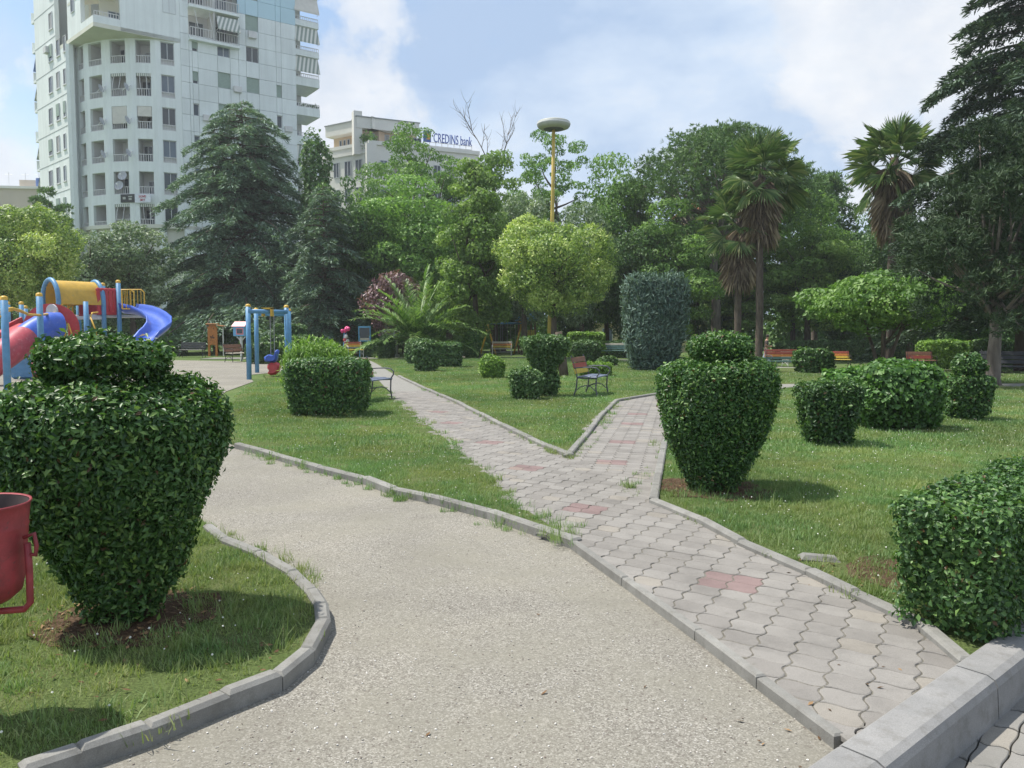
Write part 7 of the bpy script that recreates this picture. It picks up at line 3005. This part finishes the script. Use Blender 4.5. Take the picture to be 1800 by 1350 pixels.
pt = empty('play_tower', g, .3, 'distant wooden play tower with a small blue roof behind the far swing', 'playground')
for sx in (-.45, .45):
    for sy in (-.45, .45):
        MB().box((sx, sy, 1.15), (.1, .1, 2.3)).build('post', M['wood_brown'], pt)
MB().add([(-.65, -.65, 2.25), (.65, -.65, 2.25), (.65, .65, 2.25), (-.65, .65, 2.25), (-.35, 0, 2.75), (.35, 0, 2.75)], [(0, 1, 5, 4), (2, 3, 4, 5), (1, 2, 5), (3, 0, 4), (3, 2, 1, 0)]).build('roof', M['lb_blue'], pt)
MB().box((0, 0, .95), (.95, .95, .08)).build('deck', M['wood_brown'], pt)
for k in range(5):
    MB().box((-.36 + k * .18, -.47, 1.3), (.14, .04, .62)).build('board', M['wood_yellow'], pt)
# yellow flower bed
rg = np.random.default_rng(5)
n = 2200
c = base_at(590, 49.5)
P = np.stack([c.x + rg.uniform(-1.3, 1.3, n), c.y + rg.uniform(-.6, .6, n), rg.uniform(.1, .5, n)], 1)
V, F, T = leaf_geo(rg, P, rg.normal(size=(n, 3)) + np.array([0, 0, 1.0]), .12, .08)
M['flower_y'] = leaf_mat('yellow_flowers', [(0.10, 0.14, 0.03), (0.45, 0.38, 0.03), (0.62, 0.52, 0.04), (0.7, 0.6, 0.08)], .6, .2, .2)
o = link('flower_bed', np_mesh('flower_bed', V, F, M['flower_y'], T))
tag(o, 'strip of yellow flowers behind the hedge shoots', 'flowers', kind='stuff')

# ---- the man walking
def skin_body(name, verts, edges, radii, mat, parent, root_i=0, sub=2):
    me = bpy.data.meshes.new(name)
    me.from_pydata(verts, edges, [])
    o = link(name, me, parent)
    md = o.modifiers.new('skin', 'SKIN')
    sl = me.skin_vertices[0].data
    for i, r in enumerate(radii):
        sl[i].radius = (r, r) if not isinstance(r, tuple) else r
        sl[i].use_root = (i == root_i)
    sb = o.modifiers.new('smooth', 'SUBSURF')
    sb.levels = sb.render_levels = sub
    me.materials.append(mat)
    dg = bpy.context.evaluated_depsgraph_get()
    new = bpy.data.meshes.new_from_object(o.evaluated_get(dg))
    o.modifiers.clear()
    o.data = new
    new.polygons.foreach_set('use_smooth', [True] * len(new.polygons))
    return o


M['skin'] = paint('skin', (0.42, 0.23, 0.16), 0.55, 0.06, 10)
M['shirt'] = paint('shirt', (0.10, 0.075, 0.07), 0.9, 0.15, 12)
M['jeans'] = paint('jeans', (0.40, 0.45, 0.54), 0.9, 0.12, 12)
M['hair'] = paint('hair', (0.035, 0.025, 0.02), 0.7, 0.2, 20)
M['shoe'] = paint('shoe', (0.06, 0.055, 0.05), 0.6)
g = base_at(1347, 46.5)
man = empty('person', g, R(80), 'man in a dark shirt and pale jeans walking with a small object in his hands', 'person')
# local frame: facing -Y, walking; one continuous body
bv = [(0, 0, .95), (0, -.01, 1.12), (0, -.02, 1.30), (0, -.03, 1.42), (0, -.05, 1.50), (0, -.07, 1.58), (0, -.075, 1.68),
      (.17, -.02, 1.40), (.22, .03, 1.14), (.17, -.20, 1.08), (.09, -.33, 1.11),
      (-.17, -.02, 1.40), (-.22, .03, 1.14), (-.17, -.20, 1.08), (-.09, -.33, 1.11),
      (.095, 0, .90), (.10, -.17, .50), (.10, -.20, .10), (.10, -.32, .045),
      (-.095, 0, .90), (-.10, .10, .50), (-.10, .34, .16), (-.10, .28, .06)]
be = [(0, 1), (1, 2), (2, 3), (3, 4), (4, 5), (5, 6), (3, 7), (7, 8), (8, 9), (9, 10), (3, 11), (11, 12), (12, 13), (13, 14), (0, 15), (15, 16), (16, 17), (17, 18), (0, 19), (19, 20), (20, 21), (21, 22)]
br = [(.145, .10), (.135, .095), (.15, .10), (.12, .085), .055, .075, .085, .058, .045, .036, .028, .058, .045, .036, .028, .082, .058, .042, .036, .082, .058, .042, .036]
skin_body('body', bv, be, br, M['skin'], man)
sv = [(0, 0, .96), (0, -.01, 1.12), (0, -.02, 1.30), (0, -.03, 1.43), (.17, -.02, 1.405), (.215, .02, 1.19), (-.17, -.02, 1.405), (-.215, .02, 1.19)]
skin_body('shirt', sv, [(0, 1), (1, 2), (2, 3), (3, 4), (4, 5), (3, 6), (6, 7)], [(.165, .12), (.155, .115), (.17, .12), (.125, .095), .075, .062, .075, .062], M['shirt'], man)
jv = [(0, 0, .98), (.095, 0, .88), (.10, -.17, .50), (.10, -.20, .12), (-.095, 0, .88), (-.10, .10, .50), (-.10, .335, .17)]
skin_body('jeans', jv, [(0, 1), (1, 2), (2, 3), (0, 4), (4, 5), (5, 6)], [(.15, .11), .10, .078, .068, .10, .078, .068], M['jeans'], man)
mb = MB()
mb.lathe([(.0, .115), (.05, .105), (.085, .06), (.098, .0), (.09, -.03)], 14, (0, -.065, 1.685))
mb.build('hair', M['hair'], man, True)
for s, yy, zz in ((.10, -.27, .04), (-.10, .31, .07)):
    MB().box((s, yy, zz), (.10, .27, .09), Matrix.Rotation(0 if s > 0 else -.5, 3, 'X'), 0, .03).build('shoe', M['shoe'], man)
hd = empty('handheld_object', (g.x, g.y, g.z), R(80), 'small pale object held in the walking man\'s hands', 'handheld object')
MB().box((0, -.40, 1.12), (.13, .10, .04), None, 0, .01).build('case', M['toy_white'], hd)

for o in [x for x in COL.objects if x.parent is None and x.type == 'EMPTY' and x.get('category') in ('swing', 'playground') and x.location.length < 1e-6]:
    c0 = o.children[0].data.vertices[0].co
    rebase(o, (c0.x, c0.y))
# ================================================================== ADDED HAZE VOLUME, PALE VEIL TO LIFT THE DARK TONES
m, N, L, b = nodes_of('added_haze')
N.remove(b)
pv = N.new('ShaderNodeVolumePrincipled')
pv.inputs['Color'].default_value = (0.93, 0.96, 1.0, 1)
pv.inputs['Density'].default_value = 0.0006
pv.inputs['Anisotropy'].default_value = 0.3
L.new(pv.outputs[0], N['Material Output'].inputs['Volume'])
mb = MB()
mb.box((0, 68, 27.5), (240, 190, 60))
o = mb.build('added_haze', m)
o['kind'] = 'stuff'
sc.cycles.volume_bounces = 0
